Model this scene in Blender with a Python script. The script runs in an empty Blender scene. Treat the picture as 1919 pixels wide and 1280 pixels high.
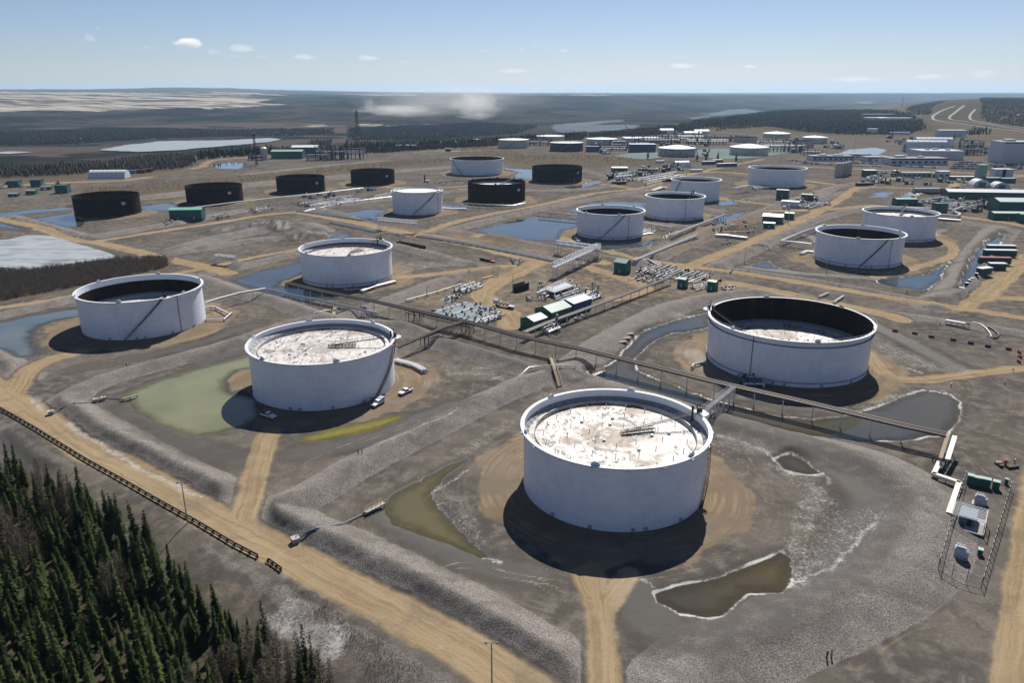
import bpy, bmesh, math, random
import numpy as np
from mathutils import Vector, Matrix
R_ = math.radians
SC = bpy.context.scene
COL = SC.collection

# ------------------------------------------------------------------ camera
CAM_H = 100.0
FPX, CX, CY, PITCH = 1404.3, 959.5, 640.0, 0.32305
cam_d = bpy.data.cameras.new("camera")
cam_d.sensor_width = 36.0
cam_d.lens = FPX / 1919.0 * 36.0
cam_d.clip_start = 1.0
cam_d.clip_end = 120000.0
cam = bpy.data.objects.new("camera", cam_d)
cam.location = (0, 0, CAM_H)
cam.rotation_euler = (math.pi / 2 - PITCH, 0, 0)
COL.objects.link(cam)
SC.camera = cam

# ------------------------------------------------------------------ sky and sun
SUN_EL, SUN_AZ = R_(45.9), R_(15.0)
world = bpy.data.worlds.new("World")
SC.world = world
world.use_nodes = True
wn = world.node_tree.nodes
wl = world.node_tree.links
sky = wn.new("ShaderNodeTexSky")
sky.sky_type = 'NISHITA'
sky.sun_disc = False
sky.sun_elevation = SUN_EL
sky.sun_rotation = SUN_AZ
sky.altitude = 300
sky.air_density = 0.85
sky.dust_density = 0.3
sky.ozone_density = 2.2
bg = wn["Background"]
bg.inputs[1].default_value = 0.05
tint = wn.new("ShaderNodeMix"); tint.data_type = 'RGBA'; tint.blend_type = 'MULTIPLY'; tint.inputs[0].default_value = 1.0
tint.inputs[7].default_value = (1.0, 1.0, 1.14, 1)
wl.new(sky.outputs[0], tint.inputs[6]); wl.new(tint.outputs[2], bg.inputs[0])
sun_d = bpy.data.lights.new("sun", 'SUN')
sun_d.energy = 5.0
sun_d.angle = R_(0.53)
sun_d.color = (1.0, 0.955, 0.88)
sun = bpy.data.objects.new("sun", sun_d)
sun.rotation_euler = (math.pi / 2 - SUN_EL, 0, math.pi - SUN_AZ)
sun.location = (0, 300, 400)
COL.objects.link(sun)
SC.view_settings.view_transform = 'Standard'
SC.view_settings.look = 'None'
SC.view_settings.gamma = 1.0
SC.view_settings.exposure = 0.5
SC.view_settings.use_curve_mapping = False
SC.cycles.use_denoising = True
SC.cycles.max_bounces = 8
SC.cycles.diffuse_bounces = 3
SC.cycles.glossy_bounces = 3
SC.cycles.transmission_bounces = 2
SC.cycles.volume_bounces = 5
SC.cycles.transparent_max_bounces = 8
SC.cycles.caustics_reflective = False
SC.cycles.caustics_refractive = False
SC.cycles.sample_clamp_indirect = 4.0

# ------------------------------------------------------------------ helpers
def P(u, v, z=0.0):
    """survey helper: ground point (x, y) on level z for a mark of the reference photo"""
    a = (u - CX) / FPX
    b = -(v - CY) / FPX
    dx, dy, dz = a, math.cos(PITCH) + b * math.sin(PITCH), -math.sin(PITCH) + b * math.cos(PITCH)
    t = (z - CAM_H) / dz
    return (dx * t, dy * t)

def PL(pts, z=0.0):
    return [P(u, v, z) for u, v in pts]

def hsh(ix, iy, s):
    with np.errstate(over='ignore'):
        n = (ix.astype(np.int64) * 374761393 + iy.astype(np.int64) * 668265263 + s * 1442695041) & 0x7fffffff
        n = ((n ^ (n >> 13)) * 1274126177) & 0x7fffffff
        n = (n ^ (n >> 16)) & 0xffffff
    return n / float(0xffffff)

def vnoise(x, y, s=0):
    ix = np.floor(x); iy = np.floor(y)
    fx = x - ix; fy = y - iy
    fx = fx * fx * (3 - 2 * fx); fy = fy * fy * (3 - 2 * fy)
    a = hsh(ix, iy, s); b = hsh(ix + 1, iy, s); c = hsh(ix, iy + 1, s); d = hsh(ix + 1, iy + 1, s)
    return (a + (b - a) * fx) * (1 - fy) + (c + (d - c) * fx) * fy

def fbm(x, y, s=0, o=3):
    t = 0; a = 1; n = 0
    for k in range(o):
        t = t + a * vnoise(x * 2 ** k, y * 2 ** k, s + k * 17); n += a; a *= 0.5
    return t / n          # 0..1

def sstep(a, b, x):
    t = np.clip((x - a) / (b - a), 0, 1)
    return t * t * (3 - 2 * t)

class MB:
    """collects primitives and links them as ONE mesh object"""
    def __init__(s):
        s.v = []; s.f = []; s.m = []
    def add(s, vs, fs, mi=0):
        o = len(s.v)
        s.v.extend([tuple(p) for p in vs])
        s.f.extend([tuple(i + o for i in f) for f in fs])
        s.m.extend([mi] * len(fs))
    def box(s, c, d, rz=0.0, mi=0):
        x, y, z = d[0] / 2, d[1] / 2, d[2] / 2
        ca, sa = math.cos(rz), math.sin(rz)
        vs = []
        for k in ((-1, -1, -1), (1, -1, -1), (1, 1, -1), (-1, 1, -1), (-1, -1, 1), (1, -1, 1), (1, 1, 1), (-1, 1, 1)):
            px, py = k[0] * x, k[1] * y
            vs.append((c[0] + px * ca - py * sa, c[1] + px * sa + py * ca, c[2] + k[2] * z))
        s.add(vs, [(0, 3, 2, 1), (4, 5, 6, 7), (0, 1, 5, 4), (1, 2, 6, 5), (2, 3, 7, 6), (3, 0, 4, 7)], mi)
    def beam(s, p, q, w, h=None, mi=0):
        h = h or w
        p = Vector(p); q = Vector(q); d = (q - p)
        if d.length < 1e-6: return
        d.normalize()
        up = Vector((0, 0, 1)) if abs(d.z) < 0.95 else Vector((0, 1, 0))
        a = d.cross(up).normalized(); b = a.cross(d).normalized()
        vs = []
        for e in (p, q):
            for i, j in ((-1, -1), (1, -1), (1, 1), (-1, 1)):
                vs.append(e + a * (i * w / 2) + b * (j * h / 2))
        s.add(vs, [(0, 1, 2, 3), (7, 6, 5, 4), (0, 4, 5, 1), (1, 5, 6, 2), (2, 6, 7, 3), (3, 7, 4, 0)], mi)
    def tube(s, pts, r, n=8, mi=0, caps=True):
        pts = [Vector(p) for p in pts]
        rings = []
        for i, p in enumerate(pts):
            if i == 0: d = pts[1] - p
            elif i == len(pts) - 1: d = p - pts[i - 1]
            else: d = (pts[i + 1] - p).normalized() + (p - pts[i - 1]).normalized()
            if d.length < 1e-9: d = Vector((0, 0, 1))
            d.normalize()
            up = Vector((0, 0, 1)) if abs(d.z) < 0.9 else Vector((0, 1, 0))
            a = d.cross(up).normalized(); b = a.cross(d).normalized()
            k = 1.0
            if 0 < i < len(pts) - 1:
                c = max(0.5, d.dot((p - pts[i - 1]).normalized())); k = 1 / c
            rr = r[i] if isinstance(r, (list, tuple)) else r
            rings.append([p + (a * math.cos(t) * k + b * math.sin(t)) * rr for t in [2 * math.pi * j / n for j in range(n)]])
        vs = [q for g in rings for q in g]; fs = []
        for i in range(len(rings) - 1):
            for j in range(n):
                fs.append((i * n + j, i * n + (j + 1) % n, (i + 1) * n + (j + 1) % n, (i + 1) * n + j))
        if caps:
            fs.append(tuple(range(n))[::-1]); fs.append(tuple((len(rings) - 1) * n + j for j in range(n)))
        s.add(vs, fs, mi)
    def lathe(s, prof, n=64, c=(0, 0), mi=0, a0=0.0, a1=2 * math.pi):
        full = abs(a1 - a0 - 2 * math.pi) < 1e-6
        m = n if full else n + 1
        vs = []; fs = []
        for i in range(m):
            t = a0 + (a1 - a0) * i / n
            for r, z in prof: vs.append((c[0] + r * math.cos(t), c[1] + r * math.sin(t), z))
        k = len(prof)
        for i in range(n):
            j = (i + 1) % m
            for q in range(k - 1):
                fs.append((i * k + q, j * k + q, j * k + q + 1, i * k + q + 1))
        s.add(vs, fs, mi)
    def prism(s, poly, z0, z1, mi=0):
        n = len(poly)
        vs = [(x, y, z0) for x, y in poly] + [(x, y, z1) for x, y in poly]
        fs = [tuple(range(n))[::-1], tuple(range(n, 2 * n))]
        for i in range(n): fs.append((i, (i + 1) % n, n + (i + 1) % n, n + i))
        s.add(vs, fs, mi)
    def extr(s, prof, axis_p, axis_d, side, half, mi=0):
        """profile (a along axis_d, z) extruded to both sides along 'side' by half"""
        n = len(prof); ap = Vector(axis_p); ad = Vector(axis_d); sd = Vector(side)
        vs = [ap + ad * a + sd * (-half) + Vector((0, 0, z)) for a, z in prof] + [ap + ad * a + sd * half + Vector((0, 0, z)) for a, z in prof]
        fs = [tuple(range(n)), tuple(range(n, 2 * n))[::-1]]
        for i in range(n): fs.append((i, n + i, n + (i + 1) % n, (i + 1) % n))
        s.add(vs, fs, mi)
    def build(s, name, mats, parent=None, smooth=False, loc=None, bevel=0.0):
        me = bpy.data.meshes.new(name)
        me.from_pydata(s.v, [], s.f)
        if not isinstance(mats, (list, tuple)): mats = [mats]
        for m in mats: me.materials.append(m)
        if len(mats) > 1: me.polygons.foreach_set("material_index", s.m)
        bm = bmesh.new(); bm.from_mesh(me)
        bmesh.ops.recalc_face_normals(bm, faces=bm.faces)
        bm.to_mesh(me); bm.free()
        if smooth:
            me.polygons.foreach_set("use_smooth", [True] * len(me.polygons))
            try: me.set_sharp_from_angle(angle=R_(40))
            except Exception: pass
        me.update()
        o = bpy.data.objects.new(name, me)
        COL.objects.link(o)
        if bevel:
            b = o.modifiers.new("bevel", 'BEVEL'); b.width = bevel; b.segments = 2; b.limit_method = 'ANGLE'
        if parent: o.parent = parent
        if loc: o.location = loc
        return o

def tag(o, label=None, cat=None, group=None, kind=None):
    if label: o["label"] = label
    if cat: o["category"] = cat
    if group: o["group"] = group
    if kind: o["kind"] = kind
    return o

def thing(name, label, cat, loc=(0, 0, 0), rz=0.0, group=None):
    o = bpy.data.objects.new(name, None)
    o.empty_display_size = 1.0
    COL.objects.link(o)
    o.location = loc; o.rotation_euler = (0, 0, rz)
    return tag(o, label, cat, group)

def copy_tree(o, parent=None):
    c = o.copy(); COL.objects.link(c)
    if parent: c.parent = parent
    for ch in [k for k in bpy.data.objects if k.parent == o]: copy_tree(ch, c)
    return c

def kids(o): return [k for k in bpy.data.objects if k.parent == o]

def dup(root, loc, rz=0.0, label=None, group=None, scale=None):
    c = copy_tree(root)
    c.location = loc; c.rotation_euler = (0, 0, rz)
    if scale: c.scale = scale if isinstance(scale, (tuple, list)) else (scale,) * 3
    if label: c["label"] = label
    if group: c["group"] = group
    return c

# ------------------------------------------------------------------ materials
def mat(name, color, rough=0.6, metal=0.0, var=0.0, scale=1.0, spec=0.3, bump=0.0, dirt=None, dirt_scale=0.3, dirt_amt=0.5, stretch=(1, 1, 1)):
    m = bpy.data.materials.new(name); m.use_nodes = True
    nt = m.node_tree; n = nt.nodes; l = nt.links
    b = n["Principled BSDF"]
    b.inputs["Roughness"].default_value = rough
    b.inputs["Metallic"].default_value = metal
    b.inputs["Specular IOR Level"].default_value = spec
    tc = n.new("ShaderNodeTexCoord"); mp = n.new("ShaderNodeMapping")
    mp.inputs["Scale"].default_value = stretch
    l.new(tc.outputs["Object"], mp.inputs[0])
    nz = n.new("ShaderNodeTexNoise"); nz.inputs["Scale"].default_value = scale; nz.inputs["Detail"].default_value = 4
    l.new(mp.outputs[0], nz.inputs["Vector"])
    mx = n.new("ShaderNodeMix"); mx.data_type = 'RGBA'
    mx.inputs[6].default_value = (*[c * (1 - var) for c in color], 1)
    mx.inputs[7].default_value = (*[min(1, c * (1 + var)) for c in color], 1)
    l.new(nz.outputs[0], mx.inputs[0])
    out = mx.outputs[2]
    if dirt:
        n2 = n.new("ShaderNodeTexNoise"); n2.inputs["Scale"].default_value = dirt_scale; n2.inputs["Detail"].default_value = 6
        l.new(mp.outputs[0], n2.inputs["Vector"])
        rp = n.new("ShaderNodeMapRange"); rp.inputs[1].default_value = 0.5; rp.inputs[2].default_value = 0.75; rp.inputs[4].default_value = dirt_amt
        l.new(n2.outputs[0], rp.inputs[0])
        m2 = n.new("ShaderNodeMix"); m2.data_type = 'RGBA'
        l.new(rp.outputs[0], m2.inputs[0]); l.new(out, m2.inputs[6]); m2.inputs[7].default_value = (*dirt, 1)
        out = m2.outputs[2]
    l.new(out, b.inputs["Base Color"])
    if bump:
        bp = n.new("ShaderNodeBump"); bp.inputs["Strength"].default_value = bump
        l.new(nz.outputs[0], bp.inputs["Height"]); l.new(bp.outputs[0], b.inputs["Normal"])
    return m
# ------------------------------------------------------------------ survey of the place
TANKS = {  # centre x, y, shell radius, height
 'A': (-166.1, 324.9, 25.5, 16.8), 'B': (-67.1, 250.7, 24.8, 16.7), 'C': (26.9, 178.5, 23.8, 17.5), 'D': (106.6, 275.8, 29.6, 17.4),
 'E1': (-346.2, 645.3, 25.7, 16.2), 'E2': (-281.8, 717.9, 25.4, 15.6), 'E3': (-220.9, 795.6, 24.6, 15.4), 'E4': (-158.4, 867.8, 24.6, 14.7),
 'W1': (-82.0, 655.0, 21.5, 18.6), 'W2': (-44.8, 981.5, 33.5, 18.4), 'E5': (-14.9, 730.3, 27.6, 17.8), 'E6': (52.8, 895.2, 29.3, 16.3),
 'W3': (71.9, 548.1, 24.1, 17.9), 'W4': (136.0, 630.1, 23.9, 17.5), 'W5': (177.9, 736.6, 23.3, 19.1), 'W6': (296.4, 854.4, 30.4, 19.0),
 'W7': (278.4, 538.7, 24.4, 18.2), 'W8': (214.6, 459.0, 25.1, 17.8), 'W9': (-92.7, 413.4, 24.9, 17.5)}
ROADS = [  # photo marks along the centre line, half width in m
 ([(-60, 690), (0, 735), (75, 782), (150, 838), (250, 886), (350, 944), (480, 1013), (560, 1054), (640, 1096), (800, 1178), (940, 1262), (1050, 1340)], 4.9),
 ([(20, 745), (50, 700), (90, 675), (150, 660)], 4.0),
 ([(445, 1000), (464, 950), (478, 890), (494, 840), (508, 808)], 3.4),
 ([(430, 985), (462, 965), (470, 930)], 2.5), ([(500, 1022), (462, 980), (466, 940)], 2.5),
 ([(1135, 1330), (1128, 1200), (1118, 1120), (1110, 1070)], 3.0),
 ([(1090, 1075), (1115, 1120)], 2.5), ([(1180, 1075), (1140, 1130)], 2.5),
 ([(1895, 1300), (1908, 1180), (1918, 1080), (1932, 960), (1950, 860), (1990, 760), (2060, 660)], 3.3),
 ([(1625, 660), (1660, 702), (1720, 712), (1790, 704), (1860, 695), (1960, 688), (2080, 680)], 3.2),
 ([(2000, 610), (1919, 596), (1800, 577), (1700, 563), (1600, 546), (1500, 530), (1400, 514), (1300, 500), (1230, 490)], 4.0),
 ([(1230, 490), (1150, 474), (1060, 447), (960, 425), (890, 443)], 3.5),
 ([(560, 397), (640, 412), (700, 424), (760, 436), (850, 450), (960, 478), (1060, 490), (1130, 492)], 5.5),
 ([(1285, 502), (1400, 456), (1500, 412), (1570, 376), (1605, 352), (1660, 336), (1760, 322)], 5.0),
 ([(800, 434), (880, 409), (1000, 386), (1110, 363), (1200, 352), (1260, 336), (1330, 318), (1430, 298)], 4.2),
 ([(-40, 402), (0, 410), (70, 425), (130, 447), (200, 458), (300, 482), (385, 500), (430, 512)], 5.0),
 ([(390, 502), (350, 509), (280, 522), (200, 541), (100, 562), (0, 577), (-60, 590)], 3.2),
 ([(390, 502), (450, 487), (520, 474), (570, 464)], 3.0),
 ([(180, 452), (270, 438), (333, 428), (420, 415), (500, 402), (560, 397)], 4.2),
 ([(265, 374), (350, 366), (455, 352), (520, 345), (610, 338), (700, 330)], 2.0),
 ([(745, 520), (830, 512), (900, 503), (960, 497), (1020, 492)], 4.0),
 ([(1020, 485), (970, 510), (930, 530), (905, 555), (950, 590), (960, 610)], 6.5),
 ([(1100, 500), (1180, 525), (1215, 545), (1150, 560)], 4.5),
 ([(1690, 600), (1640, 585), (1450, 545), (1370, 530)], 5.0),
 ([(1840, 560), (1880, 520), (1930, 480)], 6.0), ([(1800, 580), (1840, 560), (1930, 560)], 4.0),
 ([(1700, 440), (1770, 452), (1788, 470), (1770, 485), (1700, 505), (1640, 518)], 3.4),
 ([(1450, 395), (1560, 392), (1640, 385), (1740, 398), (1850, 412), (1930, 425)], 5.0),
 ([(1610, 350), (1700, 352), (1780, 358), (1800, 340), (1919, 330)], 5.0),
 ([(1500, 312), (1640, 318), (1760, 322), (1919, 328)], 5.5),
 ([(1240, 330), (1340, 322), (1440, 330), (1560, 345)], 5.0),
 ([(1130, 345), (1240, 360), (1330, 370), (1460, 385)], 4.0),
 ([(650, 345), (760, 352), (850, 350), (900, 345)], 4.0),
 ([(640, 288), (760, 282), (880, 284), (1000, 290), (1130, 296), (1240, 300)], 5.0),
 ([(380, 312), (400, 300), (480, 294), (560, 292)], 6.0),
 ([(0, 350), (110, 342), (230, 338), (330, 322), (380, 312)], 6.0),
 ([(0, 308), (160, 302), (330, 292)], 2.5),
]
SAND = [  # sandy yards (polygons)
 [(740, 562), (880, 515), (960, 485), (1050, 470), (1110, 500), (1230, 520), (1210, 548), (1100, 585), (1000, 628), (950, 605), (885, 592)],
 [(1230, 520), (1340, 512), (1420, 535), (1330, 560), (1200, 560)],
 [(1840, 560), (1880, 480), (1930, 440), (1930, 570)],
 [(1300, 470), (1220, 490), (1200, 470), (1330, 410), (1450, 400), (1380, 440)],
 [(1440, 330), (1600, 322), (1750, 330), (1919, 345), (1919, 400), (1760, 395), (1640, 378), (1560, 350)],
 [(640, 418), (760, 445), (900, 470), (1080, 500), (1180, 495), (1100, 470), (900, 435), (700, 420)],
 [(1220, 300), (1330, 320), (1200, 345), (1110, 330), (1150, 305)],
 [(0, 345), (110, 335), (240, 335), (150, 350), (60, 362)],
 [(1320, 232), (1600, 248), (1780, 256), (1919, 275), (1919, 320), (1600, 310), (1450, 300), (1330, 280)],
]
BERMS = [  # crest line, height, crest half width, run of the slope
 ([(108, 752), (200, 803), (300, 860), (385, 903), (425, 915)], 2.3, 2.2, 6.5),
 ([(500, 950), (560, 985), (640, 1018), (750, 1070), (850, 1122), (950, 1180), (1040, 1235), (1075, 1275)], 2.4, 2.4, 7),
 ([(500, 948), (570, 922), (640, 880), (700, 847), (800, 798), (900, 748), (1000, 705), (1045, 690)], 2.4, 1.8, 6),
 ([(108, 752), (187, 708), (333, 668), (440, 638), (520, 610), (600, 592), (640, 598)], 2.2, 1.8, 6),
 ([(-60, 640), (0, 668), (40, 692), (52, 700)], 2.0, 2, 5),
 ([(-60, 605), (0, 587), (70, 572), (150, 553), (250, 528), (340, 515), (383, 520)], 1.8, 2, 5),
 ([(383, 520), (440, 541), (500, 555), (560, 574), (640, 600), (742, 604), (800, 626), (840, 642), (920, 665), (1000, 688), (1045, 692)], 2.3, 2, 6),
 ([(1045, 692), (1100, 712), (1200, 740), (1330, 778), (1440, 810), (1560, 842), (1640, 865), (1710, 905), (1738, 960), (1722, 1030), (1660, 1085), (1560, 1135), (1440, 1185), (1340, 1230), (1270, 1290)], 2.0, 3.5, 8),
 ([(1045, 690), (1080, 680), (1130, 642), (1200, 602), (1262, 572), (1330, 556), (1400, 545), (1500, 550)], 2.0, 3, 7),
 ([(1340, 498), (1400, 506), (1480, 518), (1560, 530), (1650, 546), (1755, 566)], 2.2, 3, 6),
 ([(1755, 566), (1795, 540), (1835, 480), (1872, 432), (1880, 425)], 2.6, 6, 7),
 ([(1880, 425), (1780, 412), (1680, 400), (1605, 392), (1530, 408), (1480, 430), (1400, 468), (1340, 498)], 2.2, 2.5, 6),
 ([(830, 431), (930, 441), (1030, 462), (1100, 473), (1185, 489), (1230, 480), (1320, 432), (1400, 405), (1470, 378), (1560, 350)], 2.2, 2.5, 6),
 ([(830, 431), (930, 407), (1040, 384), (1110, 371), (1200, 355), (1260, 345)], 2.2, 2.5, 6),
 ([(1060, 400), (1180, 412), (1330, 428)], 1.8, 2, 6), ([(1180, 362), (1300, 385), (1400, 402)], 1.8, 2, 6),
 ([(740, 457), (800, 471), (860, 487), (940, 503), (1000, 512)], 2.2, 2, 6),
 ([(640, 592), (740, 556), (820, 525), (880, 510), (1000, 502)], 2.0, 2, 6),
 ([(395, 508), (470, 491), (560, 472)], 1.8, 2, 6),
 ([(590, 388), (650, 403), (740, 434), (800, 432)], 2.0, 2, 6), ([(800, 430), (870, 408), (990, 385), (1090, 366)], 2.0, 2, 5),
 ([(590, 388), (690, 375), (780, 365), (880, 352)], 2.0, 2, 6),
 ([(60, 413), (100, 424), (160, 440), (230, 432), (330, 415), (450, 393)], 2.0, 2.5, 6),
 ([(60, 413), (0, 398)], 1.5, 2, 5), ([(130, 384), (60, 390), (0, 398)], 1.5, 2, 5),
 ([(140, 380), (270, 368), (450, 345), (620, 330), (760, 318), (840, 312)], 2.2, 4, 9),
 ([(260, 346), (400, 334), (560, 316), (700, 303), (850, 297)], 3.0, 6, 14),
 ([(940, 352), (1010, 356), (1110, 352), (1150, 340), (1110, 322), (1060, 316)], 2.0, 2, 5),
 ([(340, 460), (420, 440), (560, 418), (600, 428)], 2.5, 4, 8), ([(330, 470), (470, 448), (600, 440)], 1.8, 3, 6),
 ([(1380, 375), (1440, 368), (1530, 372), (1630, 345)], 2.0, 2, 6), ([(1530, 372), (1560, 350), (1620, 340)], 2.0, 2, 6),
 ([(1420, 545), (1520, 562), (1640, 580), (1800, 605), (1919, 622)], 1.0, 1.5, 5),
]
# ponds: name, outline, bottom colour key, salt rim, label
PONDS = [
 ('A', [(-60, 615), (0, 603), (60, 590), (140, 578), (160, 578), (160, 592), (100, 600), (70, 610), (55, 622), (53, 640), (75, 657), (60, 668), (35, 672), (0, 655), (-60, 640)], 'slate', 0),
 ('B', [(226, 742), (300, 712), (400, 682), (485, 662), (485, 688), (440, 696), (418, 712), (425, 735), (480, 750), (485, 775), (460, 800), (430, 806), (415, 812), (360, 818), (300, 795), (250, 770)], 'olive', 0),
 ('B2', [(556, 822), (600, 808), (680, 792), (735, 779), (765, 778), (745, 791), (690, 809), (620, 825), (580, 829)], 'yellow', 0),
 ('C', [(720, 950), (735, 928), (790, 900), (850, 870), (880, 862), (830, 895), (806, 925), (825, 955), (855, 990), (885, 1020), (918, 1046), (900, 1047), (850, 1026), (790, 1002), (735, 984), (722, 965)], 'olivedark', 0),
 ('C2', [(1228, 1114), (1280, 1098), (1360, 1080), (1420, 1055), (1462, 1034), (1478, 1045), (1483, 1070), (1475, 1098), (1460, 1112), (1400, 1110), (1378, 1130), (1360, 1150), (1330, 1158), (1270, 1148), (1236, 1130)], 'mud', 1),
 ('C3', [(1452, 862), (1480, 851), (1510, 865), (1535, 886), (1510, 890), (1470, 880)], 'mud', 1),
 ('D', [(1330, 587), (1270, 600), (1210, 620), (1185, 640), (1165, 668), (1135, 690), (1100, 698), (1110, 706), (1200, 730), (1320, 767), (1450, 802), (1560, 822), (1620, 829), (1700, 824), (1770, 815), (1795, 790), (1800, 755), (1780, 739), (1730, 734), (1690, 746), (1660, 761), (1600, 777), (1520, 788), (1430, 776), (1330, 750), (1300, 738), (1230, 713), (1190, 694), (1190, 670), (1215, 645), (1250, 627), (1330, 612)], 'green', 1),
 ('W8', [(1690, 519), (1740, 513), (1778, 491), (1757, 525), (1735, 545), (1680, 538), (1645, 530), (1650, 521)], 'blue', 1),
 ('W8b', [(1408, 498), (1440, 489), (1450, 500), (1460, 504), (1430, 503)], 'blue', 0),
 ('W3', [(885, 434), (950, 416), (1000, 406), (1085, 412), (1085, 425), (1057, 430), (1045, 442), (1050, 453), (985, 449)], 'blue', 0),
 ('W3b', [(1060, 453), (1130, 455), (1210, 452), (1240, 445), (1272, 432), (1212, 461), (1130, 469), (1075, 463)], 'blue', 1),
 ('W4', [(1062, 396), (1110, 380), (1160, 378), (1210, 380), (1212, 393), (1140, 386), (1085, 399)], 'blue', 0),
 ('W9', [(428, 526), (480, 510), (565, 491), (575, 505), (560, 516), (528, 527), (518, 536), (570, 541), (640, 560), (560, 566), (490, 546)], 'blue', 0),
 ('W9b', [(604, 441), (650, 437), (662, 445), (612, 448)], 'blue', 0),
 ('W1', [(638, 400), (690, 392), (730, 394), (705, 405), (730, 410), (700, 412)], 'blue', 0),
 ('W1b', [(826, 388), (840, 384), (876, 386), (878, 391), (835, 393)], 'blue', 1),
 ('E1', [(55, 411), (100, 404), (145, 397), (155, 420), (143, 428), (112, 423)], 'blue', 0),
 ('E1b', [(-40, 404), (60, 392), (150, 385), (150, 391), (60, 400), (0, 407)], 'blue', 0),
 ('E1c', [(258, 388), (310, 380), (332, 384), (325, 395), (262, 394)], 'blue', 0),
 ('E1d', [(-30, 412), (10, 418), (55, 434), (20, 430), (-20, 422)], 'blue', 0),
 ('W2', [(940, 314), (970, 316), (1002, 318), (1002, 336), (960, 332), (975, 324)], 'blue', 1),
 ('E6', [(1050, 350), (1090, 347), (1115, 338), (1130, 341), (1100, 349), (1075, 353)], 'blue', 1),
 ('far', [(388, 309), (440, 303), (462, 306), (450, 317), (410, 316)], 'blue', 0),
 ('lot', [(1630, 370), (1637, 361), (1673, 359), (1664, 370)], 'blue', 0),
 ('lot2', [(1688, 367), (1705, 361), (1727, 362), (1712, 372), (1695, 372)], 'blue', 1),
 ('lagoon', [(1560, 291), (1590, 280), (1640, 276), (1664, 281), (1648, 290)], 'blue', 0),
 ('W5', [(1340, 380), (1375, 374), (1379, 383), (1345, 386)], 'blue', 0),
 ('W5b', [(1330, 406), (1400, 397), (1386, 412), (1345, 420)], 'blue', 0),
 ('yard', [(1815, 495), (1838, 462), (1872, 438), (1890, 440), (1868, 462), (1845, 490), (1822, 520), (1800, 548), (1792, 550)], 'blue', 1),
 ('ditch', [(15, 838), (45, 868), (75, 893), (100, 908), (92, 912), (60, 895), (30, 870), (8, 845)], 'slate', 0),
]
SALT = [  # pale crusts and snow: line, half width
 ([(48, 744), (60, 758), (85, 770)], 1.1), ([(128, 795), (180, 829), (240, 868), (300, 898), (376, 931)], 1.5),
 ([(1345, 818), (1400, 834), (1440, 848), (1458, 866)], 0.8), ([(1458, 880), (1500, 890), (1540, 890), (1555, 905)], 1.0),
 ([(1532, 918), (1515, 950), (1500, 985)], 3.5), ([(1485, 1025), (1510, 1060), (1490, 1095)], 3.0), ([(1490, 1090), (1560, 1062), (1640, 980)], 0.45), ([(1500, 1030), (1545, 1060)], 2.0),
 ([(1560, 800), (1620, 780), (1670, 752), (1730, 735), (1775, 738)], 3.2), ([(1640, 640), (1690, 662), (1750, 688)], 3.5), ([(1725, 686), (1775, 692)], 3.5), ([(1685, 684), (1735, 702)], 1.0),
 ([(1275, 592), (1325, 598)], 4), ([(900, 700), (960, 715), (985, 705)], 2.0), ([(880, 690), (930, 690)], 2.2),
 ([(520, 1150), (570, 1175), (625, 1195)], 4.2), ([(545, 1130), (590, 1165)], 3.0), ([(430, 1155), (500, 1200), (560, 1240)], 0.9),
 ([(640, 533), (720, 520), (780, 505), (810, 497)], 2.4), ([(745, 492), (800, 500), (840, 497), (860, 492)], 4.0),
 ([(1590, 505), (1660, 512), (1740, 500)], 1.3), ([(1690, 480), (1740, 485)], 2.0), ([(1700, 462), (1790, 466)], 1.6), ([(1440, 505), (1520, 512)], 1.8),
 ([(1180, 470), (1240, 462), (1290, 448), (1320, 430)], 2.5), ([(1300, 462), (1340, 466)], 2.0), ([(1430, 358), (1470, 345)], 2.0), ([(1560, 382), (1600, 381)], 2.0),
 ([(1150, 470), (1130, 468)], 2.0), ([(820, 390), (880, 391)], 2.0), ([(990, 395), (1040, 378)], 2.0), ([(0, 1275), (40, 1290)], 2), ([(230, 1240), (300, 1268)], 1.6),
 ([(745, 985), (800, 930), (880, 880)], 0.5), ([(905, 1045), (940, 1058)], 0.7), ([(1205, 1085), (1225, 1100)], 1.0), ([(700, 850), (820, 800), (860, 780)], 0.4),
 ([(640, 395), (560, 412)], 1.8), ([(265, 374), (350, 366)], 0.9), ([(570, 395), (650, 380), (735, 371)], 1.2), ([(830, 358), (880, 351)], 1.2),
 ([(1290, 410), (1340, 403)], 2), ([(1100, 345), (1090, 352)], 1.5), ([(1780, 280), (1700, 276)], 3), ([(1340, 252), (1450, 258)], 4),
 ([(840, 283), (930, 281)], 7), ([(820, 275), (880, 272)], 4), ([(1020, 285), (1090, 290)], 4), ([(1640, 262), (1720, 268)], 4), ([(1360, 275), (1470, 290)], 4), ([(1480, 280), (1560, 270)], 4),
]
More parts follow.
